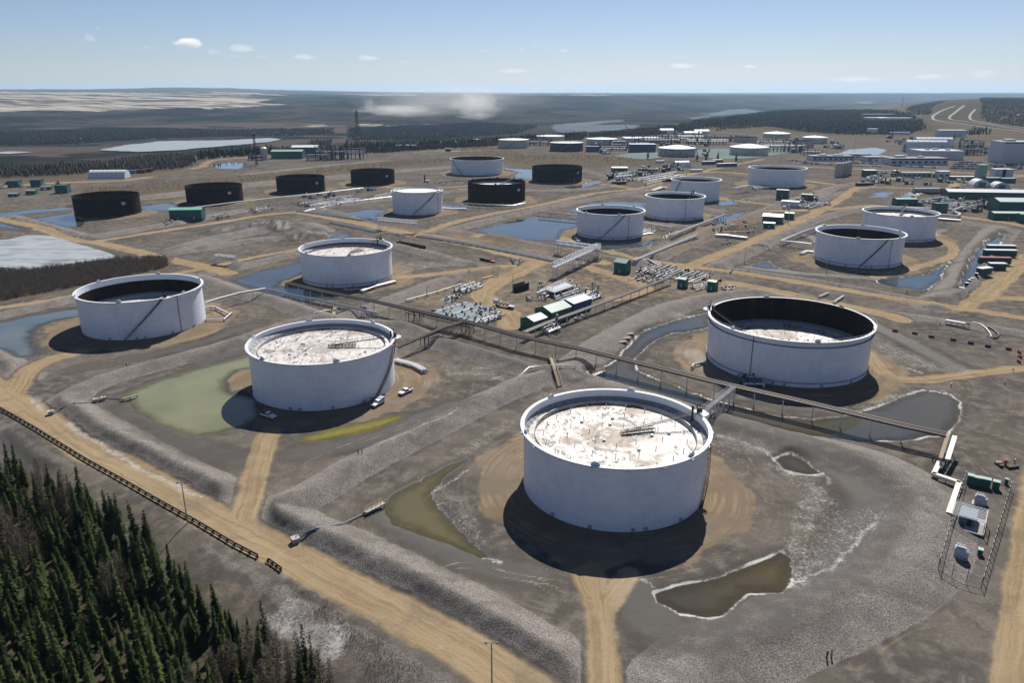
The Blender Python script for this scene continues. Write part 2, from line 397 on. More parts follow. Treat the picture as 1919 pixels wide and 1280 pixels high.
WET = [
 ([(1170, 1060), (1200, 1120), (1260, 1190), (1380, 1180), (1500, 1120), (1600, 1020), (1630, 930), (1560, 870)], 6), ([(1340, 790), (1480, 830), (1600, 890), (1650, 960), (1600, 1040)], 4),
 ([(240, 765), (330, 815), (400, 850), (450, 860)], 4), ([(720, 960), (800, 1010), (900, 1060), (1000, 1080)], 3.5), ([(560, 850), (700, 820), (860, 760)], 4),
 ([(380, 680), (470, 650)], 2), ([(1400, 500), (1500, 512), (1640, 522)], 4), ([(1300, 660), (1400, 740), (1560, 765)], 4), ([(760, 610), (840, 640), (960, 680), (1040, 700), (1080, 715)], 1.6),
 ([(860, 452), (1000, 478)], 3), ([(1640, 610), (1740, 660), (1800, 690)], 3), ([(360, 430), (440, 415), (540, 425)], 5), ([(420, 412), (520, 432)], 3),
 ([(150, 690), (330, 655), (470, 610)], 2), ([(1510, 440), (1600, 480), (1680, 475)], 4), ([(1770, 430), (1700, 455)], 4),
]
BRUSH = [
 [(-60, 495), (40, 500), (150, 490), (215, 478), (330, 480), (320, 505), (200, 532), (100, 552), (-60, 580)],
 [(-60, 325), (120, 318), (300, 312), (380, 318), (300, 330), (150, 335), (-60, 345)],
 [(150, 350), (300, 345), (480, 330), (640, 312), (850, 295), (850, 303), (640, 325), (450, 345), (250, 368), (150, 370)],
 [(900, 295), (1060, 285), (1240, 300), (1330, 300), (1230, 310), (1080, 312), (980, 305)],
 [(860, 262), (1000, 290), (1100, 292), (1240, 296), (1240, 302), (1000, 298), (860, 290)],
]

# ------------------------------------------------------------------ terrain grid
def axis_x():
    s = [0.0]; d = 0.85
    while s[-1] < 190: s.append(s[-1] + d)
    while s[-1] < 34000:
        x = s[-1]
        d = 0.85 + 0.0085 * (x - 190) if x < 900 else max(d, 0.013 * x)
        s.append(x + d)
    s = np.array(s)
    return np.concatenate([-s[:0:-1], s])
def axis_y():
    s = [40.0]
    while s[-1] < 36000:
        y = s[-1]
        d = min(max(0.5, 0.5 * (y / 150.0) ** 1.6), 4.0) if y < 1400 else 0.0125 * y - 13.5
        s.append(y + d)
    return np.array(s)
gx = axis_x(); gy = axis_y()
NX, NY = len(gx), len(gy)
X, Y = np.meshgrid(gx, gy)
wamp = np.clip(Y / 300.0, 0.5, 2.0)
XW = X + (fbm(X / 7, Y / 7, 5, 2) - 0.5) * 3.0 * wamp + (vnoise(X / 1.9, Y / 1.9, 9) - .5) * 0.9
YW = Y + (fbm(X / 7, Y / 7, 55, 2) - 0.5) * 3.0 * wamp + (vnoise(X / 1.9, Y / 1.9, 19) - .5) * 0.9

def window(pts, pad):
    p = np.array(pts)
    i0, i1 = np.searchsorted(gx, [p[:, 0].min() - pad, p[:, 0].max() + pad])
    j0, j1 = np.searchsorted(gy, [p[:, 1].min() - pad, p[:, 1].max() + pad])
    return (slice(max(0, j0 - 1), j1 + 1), slice(max(0, i0 - 1), i1 + 1))

def seg_dist(x, y, pts, closed=False):
    best = np.full(x.shape, 1e9); lat = np.zeros(x.shape)
    q = list(pts) + ([pts[0]] if closed else [])
    for (ax, ay), (bx, by) in zip(q[:-1], q[1:]):
        dx, dy = bx - ax, by - ay
        L2 = dx * dx + dy * dy + 1e-9
        t = np.clip(((x - ax) * dx + (y - ay) * dy) / L2, 0, 1)
        d = np.hypot(x - ax - t * dx, y - ay - t * dy)
        m = d < best
        best = np.where(m, d, best)
        lat = np.where(m, np.sign((x - ax) * dy - (y - ay) * dx) * d, lat)
    return best, lat

def inside(x, y, pts):
    c = np.zeros(x.shape, bool)
    n = len(pts)
    for i in range(n):
        ax, ay = pts[i]; bx, by = pts[(i + 1) % n]
        if ay == by: continue
        k = ((ay > y) != (by > y)) & (x < (bx - ax) * (y - ay) / (by - ay) + ax)
        c ^= k
    return c

def sdist(x, y, pts):
    d, _ = seg_dist(x, y, pts, True)
    return np.where(inside(x, y, pts), d, -d)

def smooth_line(pts, k=3):
    """Catmull-Rom through the marks"""
    p = [np.array(q, float) for q in pts]
    if len(p) < 3: return pts
    p = [2 * p[0] - p[1]] + p + [2 * p[-1] - p[-2]]
    out = []
    for i in range(1, len(p) - 2):
        for j in range(k):
            t = j / k
            a, b, c, d = p[i - 1], p[i], p[i + 1], p[i + 2]
            out.append(tuple(0.5 * (2 * b + (c - a) * t + (2 * a - 5 * b + 4 * c - d) * t * t + (3 * b - a - 3 * c + d) * t ** 3)))
    out.append(tuple(p[-2]))
    return out

Z = (fbm(X / 30, Y / 30, 1) - 0.5) * 0.35 + (fbm(X / 6, Y / 6, 2) - 0.5) * 0.22
road = np.zeros(X.shape); grav = np.zeros(X.shape); salt = np.zeros(X.shape); wet = np.zeros(X.shape)
pad = np.zeros(X.shape); brush = np.zeros(X.shape); forest = np.zeros(X.shape); streak = np.zeros(X.shape)
mine = np.zeros(X.shape); meadow = np.zeros(X.shape); far = np.zeros(X.shape)

berm = np.zeros(X.shape)
for pts, h, tw, run in BERMS:
    g = smooth_line(PL(pts, h * 0.8)); w = window(g, tw + run + 8)
    d, _ = seg_dist(XW[w] * .35 + X[w] * .65, YW[w] * .35 + Y[w] * .65, g)
    kk = np.clip(1 - (d - tw * .5) / (run + tw * .2), 0, 1); hz = 1.1 * h * (0.82 * kk + 0.18 * kk * kk * (3 - 2 * kk)) * (0.9 + .25 * fbm(X[w] / 9, Y[w] / 9, 71))
    berm[w] = np.maximum(berm[w], hz)
    far_fade = 1.0
    grav[w] = np.maximum(grav[w], (1 - sstep(tw + run - 2, tw + run + 0.5, d)))
for pts, hw in ROADS:
    g = smooth_line(PL(pts)); w = window(g, hw + 8)
    d, lat = seg_dist(XW[w] * .6 + X[w] * .4, YW[w] * .6 + Y[w] * .4, g)
    m = 1 - sstep(hw - 1.9, hw + 1.9, d)
    streak[w] = np.where(m > road[w], lat, streak[w])
    road[w] = np.maximum(road[w], m)
    berm[w] *= 1 - 0.92 * (1 - sstep(hw, hw + 5, d))
    grav[w] *= 1 - (1 - sstep(hw, hw + 2, d))
for poly in SAND:
    g = PL(poly); w = window(g, 12)
    s = sdist(XW[w], YW[w], g)
    pad[w] = np.maximum(pad[w], (0.35 + .5 * fbm(X[w] / 25, Y[w] / 25, 81)) * (.55 if poly[0][1] < 400 else .95) * sstep(-6, 8, s))
for k, (tx, ty, tr, th) in TANKS.items():
    w = window([(tx - tr - 50, ty - tr - 50), (tx + tr + 50, ty + tr + 50)], 5)
    r = np.hypot(XW[w] - tx, YW[w] - ty)
    rr = np.hypot(X[w] - tx, Y[w] - ty)
    n = fbm(X[w] / 14, Y[w] / 14, 77)
    m = sstep(tr - 1, tr + 1, rr) * (1 - sstep(tr + 7 + 8 * n, tr + 11 + 12 * n, r))
    streak[w] = np.where((m > road[w]) & (m > 0.05), rr, streak[w])
    m = m * (0.7 + .4 * sstep(.3, .6, fbm(X[w] / 10 + tx, Y[w] / 10, 78)))
    pad[w] = np.maximum(pad[w], m.clip(0, 1))
    arc = (rr < tr + 48) & (road[w] < .05); streak[w] = np.where(arc, rr, streak[w])
    berm[w] *= sstep(tr + 7, tr + 13, rr)
    Z[w] = Z[w] * sstep(tr + 1, tr + 9, rr) + 0.25 * (1 - sstep(tr + 3, tr + 12, rr))
Z += berm
TRACKS = [[(1090, 1085), (1010, 1050), (962, 985), (945, 905), (975, 830)], [(1180, 1085), (1300, 1062), (1400, 1000), (1442, 920), (1405, 850)], [(880, 700), (820, 722), (780, 762), (700, 800)], [(745, 690), (860, 692), (960, 716)],
          [(1640, 722), (1580, 772), (1480, 800)], [(1332, 832), (1425, 900), (1446, 985), (1380, 1060)], [(560, 805), (690, 762), (795, 730), (860, 700)], [(150, 670), (330, 690), (420, 655)], [(420, 600), (520, 596), (610, 622)], [(1700, 640), (1800, 662), (1900, 640)],
          [(490, 930), (540, 890), (640, 840), (780, 790)], [(760, 1110), (860, 1060), (960, 1080), (1090, 1100)], [(1900, 940), (1820, 860), (1780, 760), (1840, 700)], [(1250, 640), (1225, 660), (1240, 700)], [(1600, 1250), (1700, 1180), (1850, 1150)], [(1130, 1150), (1060, 1120), (1000, 1085)],
          [(1500, 455), (1580, 470), (1620, 520), (1560, 510)], [(760, 545), (840, 520), (900, 515)], [(620, 585), (700, 600), (760, 640)], [(1000, 620), (1100, 610), (1180, 570)]]
for pts in TRACKS:
    g = smooth_line(PL(pts), 6); w = window(g, 5)
    d, lat = seg_dist(X[w], Y[w], g); k_ = max(.45, .0022 * g[0][1])
    tr_ = np.maximum(1 - sstep(.15, k_, np.abs(lat - 1.0)), 1 - sstep(.15, k_, np.abs(lat + 1.0))) * (d < 3)
    pad[w] = np.maximum(pad[w], .62 * tr_ * (.4 + fbm(X[w] / 6, Y[w] / 6, 87)))
WL = -0.28
POND_W = []
for nm, poly, ck, rim in PONDS:
    z0 = -5.4 if nm == 'ditch' else 0.0
    g = PL(poly, z0 + WL); w = window(g, 14)
    amp = 0.5 + 0.5 * min(1, g[0][1] / 400)
    s = sdist(X[w] + (XW[w] - X[w]) * amp, Y[w] + (YW[w] - Y[w]) * amp, g)
    dep = sstep(-2.5, 4.5, s)
    Z[w] = Z[w] * (1 - sstep(-2.5, 0.5, s)) - 1.0 * dep
    for a in (road, pad): a[w] *= 1 - sstep(-3, 1, s)
    grav[w] *= 1 - 0.6 * sstep(-4, 0, s)
    wet[w] = np.maximum(wet[w], 0.85 * sstep(-3.5, 0, s))
    if rim: salt[w] = np.maximum(salt[w], sstep(-1.3, -0.6, s) * (1 - sstep(-0.1, 0.4, s)) * (0.55 + .45 * sstep(.38, .62, fbm(X[w] / 7, Y[w] / 7, 31))))
    POND_W.append((nm, w, s, ck, z0))
for pts, hw in SALT:
    g = smooth_line(PL(pts)); w = window(g, hw + 6)
    d, _ = seg_dist(XW[w], YW[w], g)
    ed = hw * (1.0 if hw < 1.6 else 1.5) * (0.25 + 1.3 * fbm(X[w] / 5, Y[w] / 5, 91))
    salt[w] = np.maximum(salt[w], (.66 if hw < 1.6 or hw > 4 else .52) * (1 - sstep(ed * 0.3, ed + 0.8, d)))
WASH = [([(1470, 875), (1530, 925), (1560, 990), (1545, 1050)], 7), ([(1490, 1015), (1570, 1010), (1640, 965)], 6), ([(1640, 640), (1720, 678), (1790, 692)], 8), ([(1570, 802), (1660, 760), (1760, 735)], 7), ([(840, 690), (960, 712), (1000, 700)], 6), ([(750, 495), (860, 495)], 9), ([(540, 625), (620, 612)], 5),
        ([(800, 900), (850, 965), (900, 1015)], 5), ([(870, 850), (950, 795)], 4), ([(1260, 592), (1320, 600)], 7), ([(1340, 830), (1420, 845)], 4), ([(1590, 505), (1690, 512)], 4), ([(1180, 468), (1300, 450)], 7), ([(880, 690), (800, 720)], 4), ([(60, 745), (90, 775)], 2.5), ([(1050, 730), (1010, 745)], 4), ([(1400, 690), (1330, 650)], 4)]
for pts, hw in WASH:
    g = smooth_line(PL(pts)); w = window(g, hw * 2 + 6)
    d, _ = seg_dist(XW[w], YW[w], g)
    salt[w] = np.maximum(salt[w], .47 * (1 - sstep(hw * .3, hw * 1.6, d)))
for pts, hw in WET:
    g = smooth_line(PL(pts)); w = window(g, hw + 12)
    d, _ = seg_dist(XW[w], YW[w], g)
    wet[w] = np.maximum(wet[w], 0.8 * (1 - sstep(hw * 0.5, hw + 6, d)))
for poly in BRUSH:
    g = PL(poly); w = window(g, 20)
    brush[w] = np.maximum(brush[w], sstep(-4, 5, sdist(XW[w], YW[w], g)))
# bank below the front road: the ground falls away towards the spruce wood
RAIL = [(-80, 712), (0, 768), (47, 795), (150, 858), (250, 915), (350, 972), (440, 1025), (483, 1047), (527, 1070), (640, 1128), (800, 1212), (960, 1300), (1100, 1390)]
g_rail = PL(RAIL)
_w = window(g_rail + [(-260, 40), (60, 40)], 10)
dr, latr = seg_dist(X[_w], Y[_w], [(-700, 560)] + g_rail + [(60, 20)])
sgn = np.where(latr > 0, dr, -dr)          # positive on the wood side
bank = sstep(1.5, 24, sgn)
Z[_w] = Z[_w] * (1 - bank) + bank * (-5.5 + 1.2 * (fbm(X[_w] / 12, Y[_w] / 12, 61) - .5)) - 0.7 * sstep(17, 21, sgn) * (1 - sstep(22, 27, sgn))
grav[_w] = np.maximum(grav[_w], 0.55 * sstep(1, 4, sgn))
for _pts, _hw in (([(60, 898), (150, 935), (250, 982), (330, 1045), (400, 1108), (470, 1165), (560, 1235), (660, 1300)], 2.6), ([(400, 1135), (480, 1195), (560, 1258), (620, 1310)], 2.0)):
    _g = smooth_line(PL(_pts, -5.5)); _w3 = window(_g, 8); _d, _ = seg_dist(XW[_w3], YW[_w3], _g)
    pad[_w3] = np.maximum(pad[_w3], .38 * (1 - sstep(_hw * .5, _hw + 1.5, _d))); grav[_w3] *= sstep(_hw * .5, _hw + 2, _d)
FOREST_EDGE = [(-200, 830), (0, 893), (60, 922), (150, 972), (220, 1018), (290, 1070), (350, 1125), (420, 1182), (500, 1235), (560, 1275), (620, 1330), (640, 1400), (-200, 1500)]
g_for = PL(FOREST_EDGE, -5.5)
_w2 = window(g_for, 30)
forest[_w2] = np.maximum(forest[_w2], sstep(-5, 5, sdist(XW[_w2], YW[_w2], g_for)))
for poly in ([(-60, 348), (120, 342), (330, 320), (400, 300), (330, 292), (150, 300), (-60, 306)], [(1100, 262), (1240, 250), (1330, 246), (1480, 252), (1600, 258), (1780, 258), (1960, 280), (1960, 205), (1800, 200), (1640, 206), (1420, 209), (1330, 221), (1200, 245), (1100, 256)],
             [(1330, 300), (1560, 268), (1500, 280), (1440, 262)], [(860, 300), (1060, 288), (1260, 306), (1060, 318)]):
    g = PL(poly); w = window(g, 60); k_ = .8 if poly[0][1] < 300 and poly[0][0] > 1000 else .62
    brush[w] = np.maximum(brush[w], k_ * sstep(-40, 40, sdist(X[w], Y[w], g) + 60 * (fbm(X[w] / 60, Y[w] / 60, 83) - .5)))
for poly in ([(1100, 256), (1200, 250), (1320, 242), (1420, 236), (1480, 246), (1580, 252), (1700, 250), (1760, 244), (1740, 226), (1690, 212), (1640, 206), (1500, 206), (1420, 209), (1330, 221), (1220, 238)], [(1740, 226), (1800, 231), (1960, 246), (1960, 190), (1800, 192), (1690, 205)], [(-60, 338), (120, 330), (330, 312), (400, 298), (330, 290), (150, 298), (-60, 304)]):
    g = PL(poly); w = window(g, 90)
    forest[w] = np.maximum(forest[w], .72 * sstep(-60, 60, sdist(X[w], Y[w], g) + 120 * (fbm(X[w] / 90, Y[w] / 90, 84) - .5)))
# pile of spoil in the bare lot
for (u, v, rad, hh) in ((500, 424, 12, 4.5), (525, 430, 10, 5), (470, 428, 12, 3), (420, 432, 12, 2.5), (400, 436, 9, 2.2), (590, 441, 11, 3), (560, 446, 9, 2.4), (1718, 364, 8, 3)):
    px, py = P(u, v); w = window([(px - rad * 2, py - rad * 2), (px + rad * 2, py + rad * 2)], 4)
    d = np.hypot(X[w] - px, (Y[w] - py) * 0.8)
    k = (1 - sstep(rad * .2, rad * 1.5, d)) * (0.5 + fbm(X[w] / 4, Y[w] / 4, 41))
    Z[w] += .55 * hh * k * (.4 + 1.2 * fbm(X[w] / 1.8, Y[w] / 1.8, 44)); wet[w] = np.maximum(wet[w], 0.9 * sstep(0.15, .6, k)); grav[w] *= 1 - k.clip(0, 1)

# ------------------------------------------------------------------ the land beyond: plateau edge, river valley, far plateau
edge = [(-9000, 1500), (-2500, 1040)] + PL([(0, 322), (150, 312), (300, 298), (420, 292), (560, 286), (700, 280), (900, 271), (1050, 261), (1150, 252), (1250, 240), (1330, 224)]) + [(900, 3100), (1500, 4300), (2600, 5400), (4200, 6400), (9000, 8000), (30000, 15000)]
ey = np.interp(X, [e[0] for e in edge], [e[1] for e in edge])
bey = (Y - ey)
drop = sstep(0, 420, bey)
Rr = np.hypot(X, Y); AZ = np.degrees(np.arctan2(X, Y))
r0 = np.interp(AZ, [-60, -35, -10, 5, 12, 18, 24, 30, 60], [3100, 3300, 3700, 4200, 5600, 7600, 11500, 15000, 20000])
rw = np.interp(AZ, [-60, -30, 0, 20, 60], [2600, 2600, 3800, 5000, 6000])
t1 = sstep(0, 1, (Rr - r0) / rw)
top1 = np.interp(AZ, [-60, -36, -22, -16, -8, 5, 15, 30, 60], [-4, -4, -4, 0, 38, 40, 34, 40, 40])
zfar = -58 + (top1 + 58) * t1
zfar += sstep(5500, 9800, Rr) * np.interp(AZ, [-60, -36, -20, -14, -8, 60], [92, 92, 78, 40, -8, -12])
zfar += sstep(14000, 21000, Rr) * np.interp(AZ, [-60, -36, -28, -23, -17, -10, 0, 60], [30, 35, 55, 95, 70, 25, -10, 0]) * (0.8 + 0.4 * fbm(AZ / 3, AZ * 0, 7))
zfar += (fbm(X / 900, Y / 900, 11) - .5) * 40 * sstep(0.1, 0.6, t1) * (1 - 0.5 * sstep(9000, 15000, Rr)) + (fbm(X / 260, Y / 260, 13) - .5) * 30 * sstep(0, .3, t1)
near_hill = sstep(2600, 4300, Rr) * (1 - sstep(6000, 9000, Rr)) * sstep(24, 31, AZ) * 52
Z = Z * (1 - drop) + drop * zfar + near_hill + (fbm(X / 150, Y / 150, 15) - .5) * 3 * sstep(1300, 2200, Y) * (1 - drop)
far = sstep(-30, 60, bey)
south = sstep(1550, 1900, Y) * (X > 300)
# mine terrace across the valley
am = sstep(-45, -44, AZ) * (1 - sstep(-17, -13.5, AZ + 4.5 * fbm(Rr / 400, AZ * 0, 3)))
mine = am * sstep(5350, 5700, Rr + 250 * fbm(AZ / 1.5, AZ * 0, 23)) * (1 - sstep(9800, 11500, Rr))
mine = np.maximum(mine, 0.7 * sstep(11500, 12500, Rr) * (1 - sstep(15000, 17000, Rr)) * sstep(-16, -10, AZ) * (1 - sstep(6, 10, AZ)) * sstep(.4, .6, fbm(AZ / 2.0, Rr / 900, 29)))
mine = np.maximum(mine, 0.55 * sstep(3650, 3750, Rr) * (1 - sstep(3950, 4050, Rr)) * sstep(-18, -14, AZ) * (1 - sstep(-4, 0, AZ)) * sstep(.45, .6, fbm(AZ / 1.3, Rr / 200, 37)))
mine = np.maximum(mine, 0.6 * sstep(3000, 3100, Rr) * (1 - sstep(3250, 3400, Rr)) * sstep(-36, -34, AZ) * (1 - sstep(-27, -24, AZ)) * sstep(.4, .55, fbm(AZ / 1.3, Rr / 200, 47)))
flat_valley = drop * (1 - sstep(0.02, 0.2, t1))
meadow = np.maximum(meadow, flat_valley * sstep(.5, .62, fbm(X / 420, Y / 260, 43)) * (AZ < -12))
forest = np.maximum(forest, 0.0)
# highway over the hill on the right and other far roads (surface marks on the ground sheet)
def Pz(u, v):
    x, y = P(u, v, 0)
    for _ in range(12):
        z = float(Z[min(NY - 1, np.searchsorted(gy, y)), min(NX - 1, np.searchsorted(gx, x))])
        x2, y2 = P(u, v, z); x = .5 * (x + x2); y = .5 * (y + y2)
        y = min(y, 30000)
    return x, y
FARROADS = [([(1960, 252), (1919, 247), (1850, 239), (1800, 232), (1762, 227), (1748, 222), (1752, 214), (1768, 206), (1789, 198)], 4.5), ([(1960, 248), (1919, 243), (1850, 233), (1805, 227), (1782, 223), (1780, 218), (1791, 209), (1807, 198)], 4.5),
            ([(1830, 227), (1818, 222), (1819, 214), (1828, 204)], 4), ([(1830, 227), (1960, 243)], 4), ([(1860, 226), (1919, 212), (1960, 205)], 5)]
HIGHWAYS = [(smooth_line([Pz(u, v) for u, v in pts], 8), hw) for pts, hw in FARROADS]

def ground_z(x, y):
    i = min(max(int(np.searchsorted(gx, x)) - 1, 0), NX - 2); j = min(max(int(np.searchsorted(gy, y)) - 1, 0), NY - 2)
    fx = (x - gx[i]) / (gx[i + 1] - gx[i]); fy = (y - gy[j]) / (gy[j + 1] - gy[j])
    return float((Z[j, i] * (1 - fx) + Z[j, i + 1] * fx) * (1 - fy) + (Z[j + 1, i] * (1 - fx) + Z[j + 1, i + 1] * fx) * fy)
def G(u, v, dz=0.0):
    x, y = P(u, v, 0)
    return (x, y, ground_z(x, y) + dz)

def grid_mesh(name, rows, cols, zz, keep=None):
    """sheet over the given grid lines; keep = boolean cell mask"""
    xs, ys = np.meshgrid(gx[cols], gy[rows])
    ny, nx = xs.shape
    idx = np.arange(ny * nx).reshape(ny, nx)
    q = np.stack([idx[:-1, :-1], idx[:-1, 1:], idx[1:, 1:], idx[1:, :-1]], -1).reshape(-1, 4)
    if keep is not None: q = q[keep.reshape(-1)]
    co = np.stack([xs.ravel(), ys.ravel(), zz.ravel()], -1)
    used = None
    if keep is not None:
        used, inv = np.unique(q, return_inverse=True); q = inv.reshape(-1, 4); co = co[used]
    me = bpy.data.meshes.new(name)
    me.vertices.add(len(co)); me.vertices.foreach_set("co", co.astype(np.float32).ravel())
    me.loops.add(q.size); me.loops.foreach_set("vertex_index", q.astype(np.int32).ravel())
    me.polygons.add(len(q)); me.polygons.foreach_set("loop_start", np.arange(0, q.size, 4, dtype=np.int32))
    me.polygons.foreach_set("use_smooth", np.ones(len(q), bool))
    me.update(calc_edges=True)
    return me, used

def set_attr(me, name, chans):
    a = me.attributes.new(name, 'FLOAT_COLOR', 'POINT')
    a.data.foreach_set("color", np.stack([c.ravel() for c in chans], -1).astype(np.float32).ravel())

me, _ = grid_mesh("ground", slice(None), slice(None), Z)
set_attr(me, "mask_a", (road, grav, salt, wet))
set_attr(me, "mask_b", (pad, brush, forest, mine))
set_attr(me, "mask_c", (far, meadow, streak / 100.0, drop))
ground = bpy.data.objects.new("ground", me); COL.objects.link(ground)
tag(ground, kind="structure")

# ground material -------------------------------------------------
gm = bpy.data.materials.new("ground_soil"); gm.use_nodes = True
nt = gm.node_tree; N = nt.nodes; L = nt.links
bs = N["Principled BSDF"]; bs.inputs["Roughness"].default_value = 0.9; bs.inputs["Specular IOR Level"].default_value = 0.0
def attr(nm):
    a = N.new("ShaderNodeAttribute"); a.attribute_name = nm
    s = N.new("ShaderNodeSeparateColor"); L.new(a.outputs["Color"], s.inputs[0])
    return s.outputs[0], s.outputs[1], s.outputs[2], a.outputs["Alpha"]
a_road, a_grav, a_salt, a_wet = attr("mask_a")
a_pad, a_brush, a_for, a_mine = attr("mask_b")
a_far, a_mead, a_strk, a_drop = attr("mask_c")
geo = N.new("ShaderNodeNewGeometry")
def noise(scale, detail=4, rough=.55, vec=None, dist=0.0):
    n = N.new("ShaderNodeTexNoise"); n.inputs["Scale"].default_value = scale; n.inputs["Detail"].default_value = detail
    n.inputs["Roughness"].default_value = rough; n.inputs["Distortion"].default_value = dist
    L.new(vec or geo.outputs["Position"], n.inputs["Vector"]); return n.outputs[0]
def ramp(x, a, b, c=0.0, d=1.0):
    r = N.new("ShaderNodeMapRange"); r.interpolation_type = 'SMOOTHSTEP'
    r.inputs[1].default_value = a; r.inputs[2].default_value = b; r.inputs[3].default_value = c; r.inputs[4].default_value = d
    L.new(x, r.inputs[0]); return r.outputs[0]
def mth(op, x, y=None):
    m = N.new("ShaderNodeMath"); m.operation = op
    for i, q in enumerate((x, y)):
        if q is None: continue
        if isinstance(q, (int, float)): m.inputs[i].default_value = q
        else: L.new(q, m.inputs[i])
    return m.outputs[0]
def mixc(f, a, b):
    m = N.new("ShaderNodeMix"); m.data_type = 'RGBA'
    if isinstance(f, (int, float)): m.inputs[0].default_value = f
    else: L.new(f, m.inputs[0])
    for i, q in ((6, a), (7, b)):
        if isinstance(q, tuple): m.inputs[i].default_value = (*q, 1)
        else: L.new(q, m.inputs[i])
    return m.outputs[2]
def mulc(a, f):
    m = N.new("ShaderNodeMix"); m.data_type = 'RGBA'; m.blend_type = 'MULTIPLY'; m.inputs[0].default_value = 1
    L.new(a, m.inputs[6]); L.new(f, m.inputs[7]); return m.outputs[2]
def edge_mask(x, nz, k=0.5, lo=.42, hi=.58):
    return ramp(mth('ADD', x, mth('MULTIPLY', mth('SUBTRACT', nz, 0.5), k)), lo, hi)
n_patch = noise(0.075, 6, .68, None, .8); n_film = noise(0.16, 7, .7, None, 1.6); n_clod = noise(0.85, 7, .75)
n_big = noise(0.035, 5); n_mid = noise(0.22, 5, .6); n_fine = noise(1.3, 6, .7); n_spk = noise(3.2, 3, .8)
vor = N.new("ShaderNodeTexVoronoi"); vor.inputs["Scale"].default_value = 1.9; L.new(geo.outputs["Position"], vor.inputs["Vector"])
soil = mixc(ramp(n_big, .35, .65), (0.073, 0.065, 0.059), (0.125, 0.107, 0.091))
soil = mixc(ramp(n_mid, .42, .68), soil, (0.153, 0.137, 0.115))
soil = mixc(ramp(n_fine, .45, .75, 0, .6), soil, (0.059, 0.055, 0.049))
soil = mixc(ramp(n_patch, .5, .62, 0, .55), soil, (0.066, 0.060, 0.056))
soil = mixc(ramp(n_film, .56, .72, 0, .5), soil, (0.220, 0.201, 0.176))
soil = mixc(ramp(n_clod, .58, .72, 0, .55), soil, (0.055, 0.049, 0.045))
# streak coordinate: lines that run along roads and round the tanks
cmb = N.new("ShaderNodeCombineXYZ"); L.new(mth('MULTIPLY', mth('ADD', a_strk, mth('MULTIPLY', n_mid, 0.012)), 95.0), cmb.inputs[0])
sp = N.new("ShaderNodeSeparateXYZ"); L.new(geo.outputs["Position"], sp.inputs[0])
L.new(mth('MULTIPLY', sp.outputs[0], 0.022), cmb.inputs[1]); L.new(mth('MULTIPLY', sp.outputs[1], 0.022), cmb.inputs[2])
n_str = noise(1.0, 4, .6, cmb.outputs[0])
sand = mixc(ramp(n_str, .3, .7), (0.196, 0.141, 0.081), (0.306, 0.230, 0.139))
sand = mixc(ramp(n_mid, .4, .7, 0, .45), sand, (0.282, 0.226, 0.157))
brk = ramp(noise(0.11, 4, .6), .36, .62)
soil = mixc(mth('MULTIPLY', ramp(n_str, .5, .72, 0, .55), brk), soil, (0.166, 0.148, 0.124))
soil = mixc(mth('MULTIPLY', ramp(n_str, .46, .3, 0, .5), brk), soil, (0.063, 0.058, 0.051))
sand = mixc(ramp(n_patch, .5, .66, 0, .5), sand, (0.15, 0.118, 0.085))
sand = mixc(ramp(n_film, .55, .72, 0, .4), sand, (0.36, 0.295, 0.21))
padc = mixc(mth('MULTIPLY', ramp(n_str, .36, .64), brk), (0.153, 0.116, 0.077), (0.242, 0.181, 0.120))
padc = mixc(ramp(n_big, .4, .6, 0, .45), padc, (0.172, 0.145, 0.122))
gravel = mixc(ramp(n_spk, .36, .64), (0.085, 0.075, 0.070), (0.302, 0.272, 0.247))
gravel = mixc(ramp(vor.outputs["Distance"], .1, .4, .22, 0), gravel, (0.353, 0.329, 0.306))
gravel = mixc(ramp(n_patch, .48, .64, 0, .5), gravel, (0.096, 0.089, 0.078))
gravel = mixc(ramp(n_mid, .35, .7, 0, .35), gravel, (0.102, 0.094, 0.086))
col = mixc(edge_mask(a_grav, n_mid, .8, .35, .7), soil, gravel)
col = mixc(mth('MULTIPLY', a_wet, ramp(n_mid, .2, .55, .55, 1)), col, (0.045, 0.041, 0.037))
col = mixc(edge_mask(a_pad, n_mid, .9, .3, .75), col, padc)
col = mixc(edge_mask(a_road, mth('ADD', mth('MULTIPLY', n_fine, .5), mth('MULTIPLY', n_mid, .5)), 1.1, .22, .78), col, sand)
brc = mixc(ramp(n_fine, .35, .7), (0.072, 0.060, 0.044), (0.145, 0.119, 0.085))
col = mixc(mth('MULTIPLY', edge_mask(a_brush, n_mid, .9), .85), col, brc)
saltc = mixc(ramp(n_mid, .3, .7), (0.270, 0.261, 0.252), (0.468, 0.459, 0.441))
n_salt = noise(0.7, 7, .72, None, 2.0)
col = mixc(mth('MULTIPLY', edge_mask(a_salt, n_salt, 1.5, .42, .85), .9), col, saltc)
fl = mixc(ramp(n_fine, .35, .65), (0.03, 0.026, 0.019), (0.085, 0.068, 0.045))
col = mixc(a_for, col, fl)
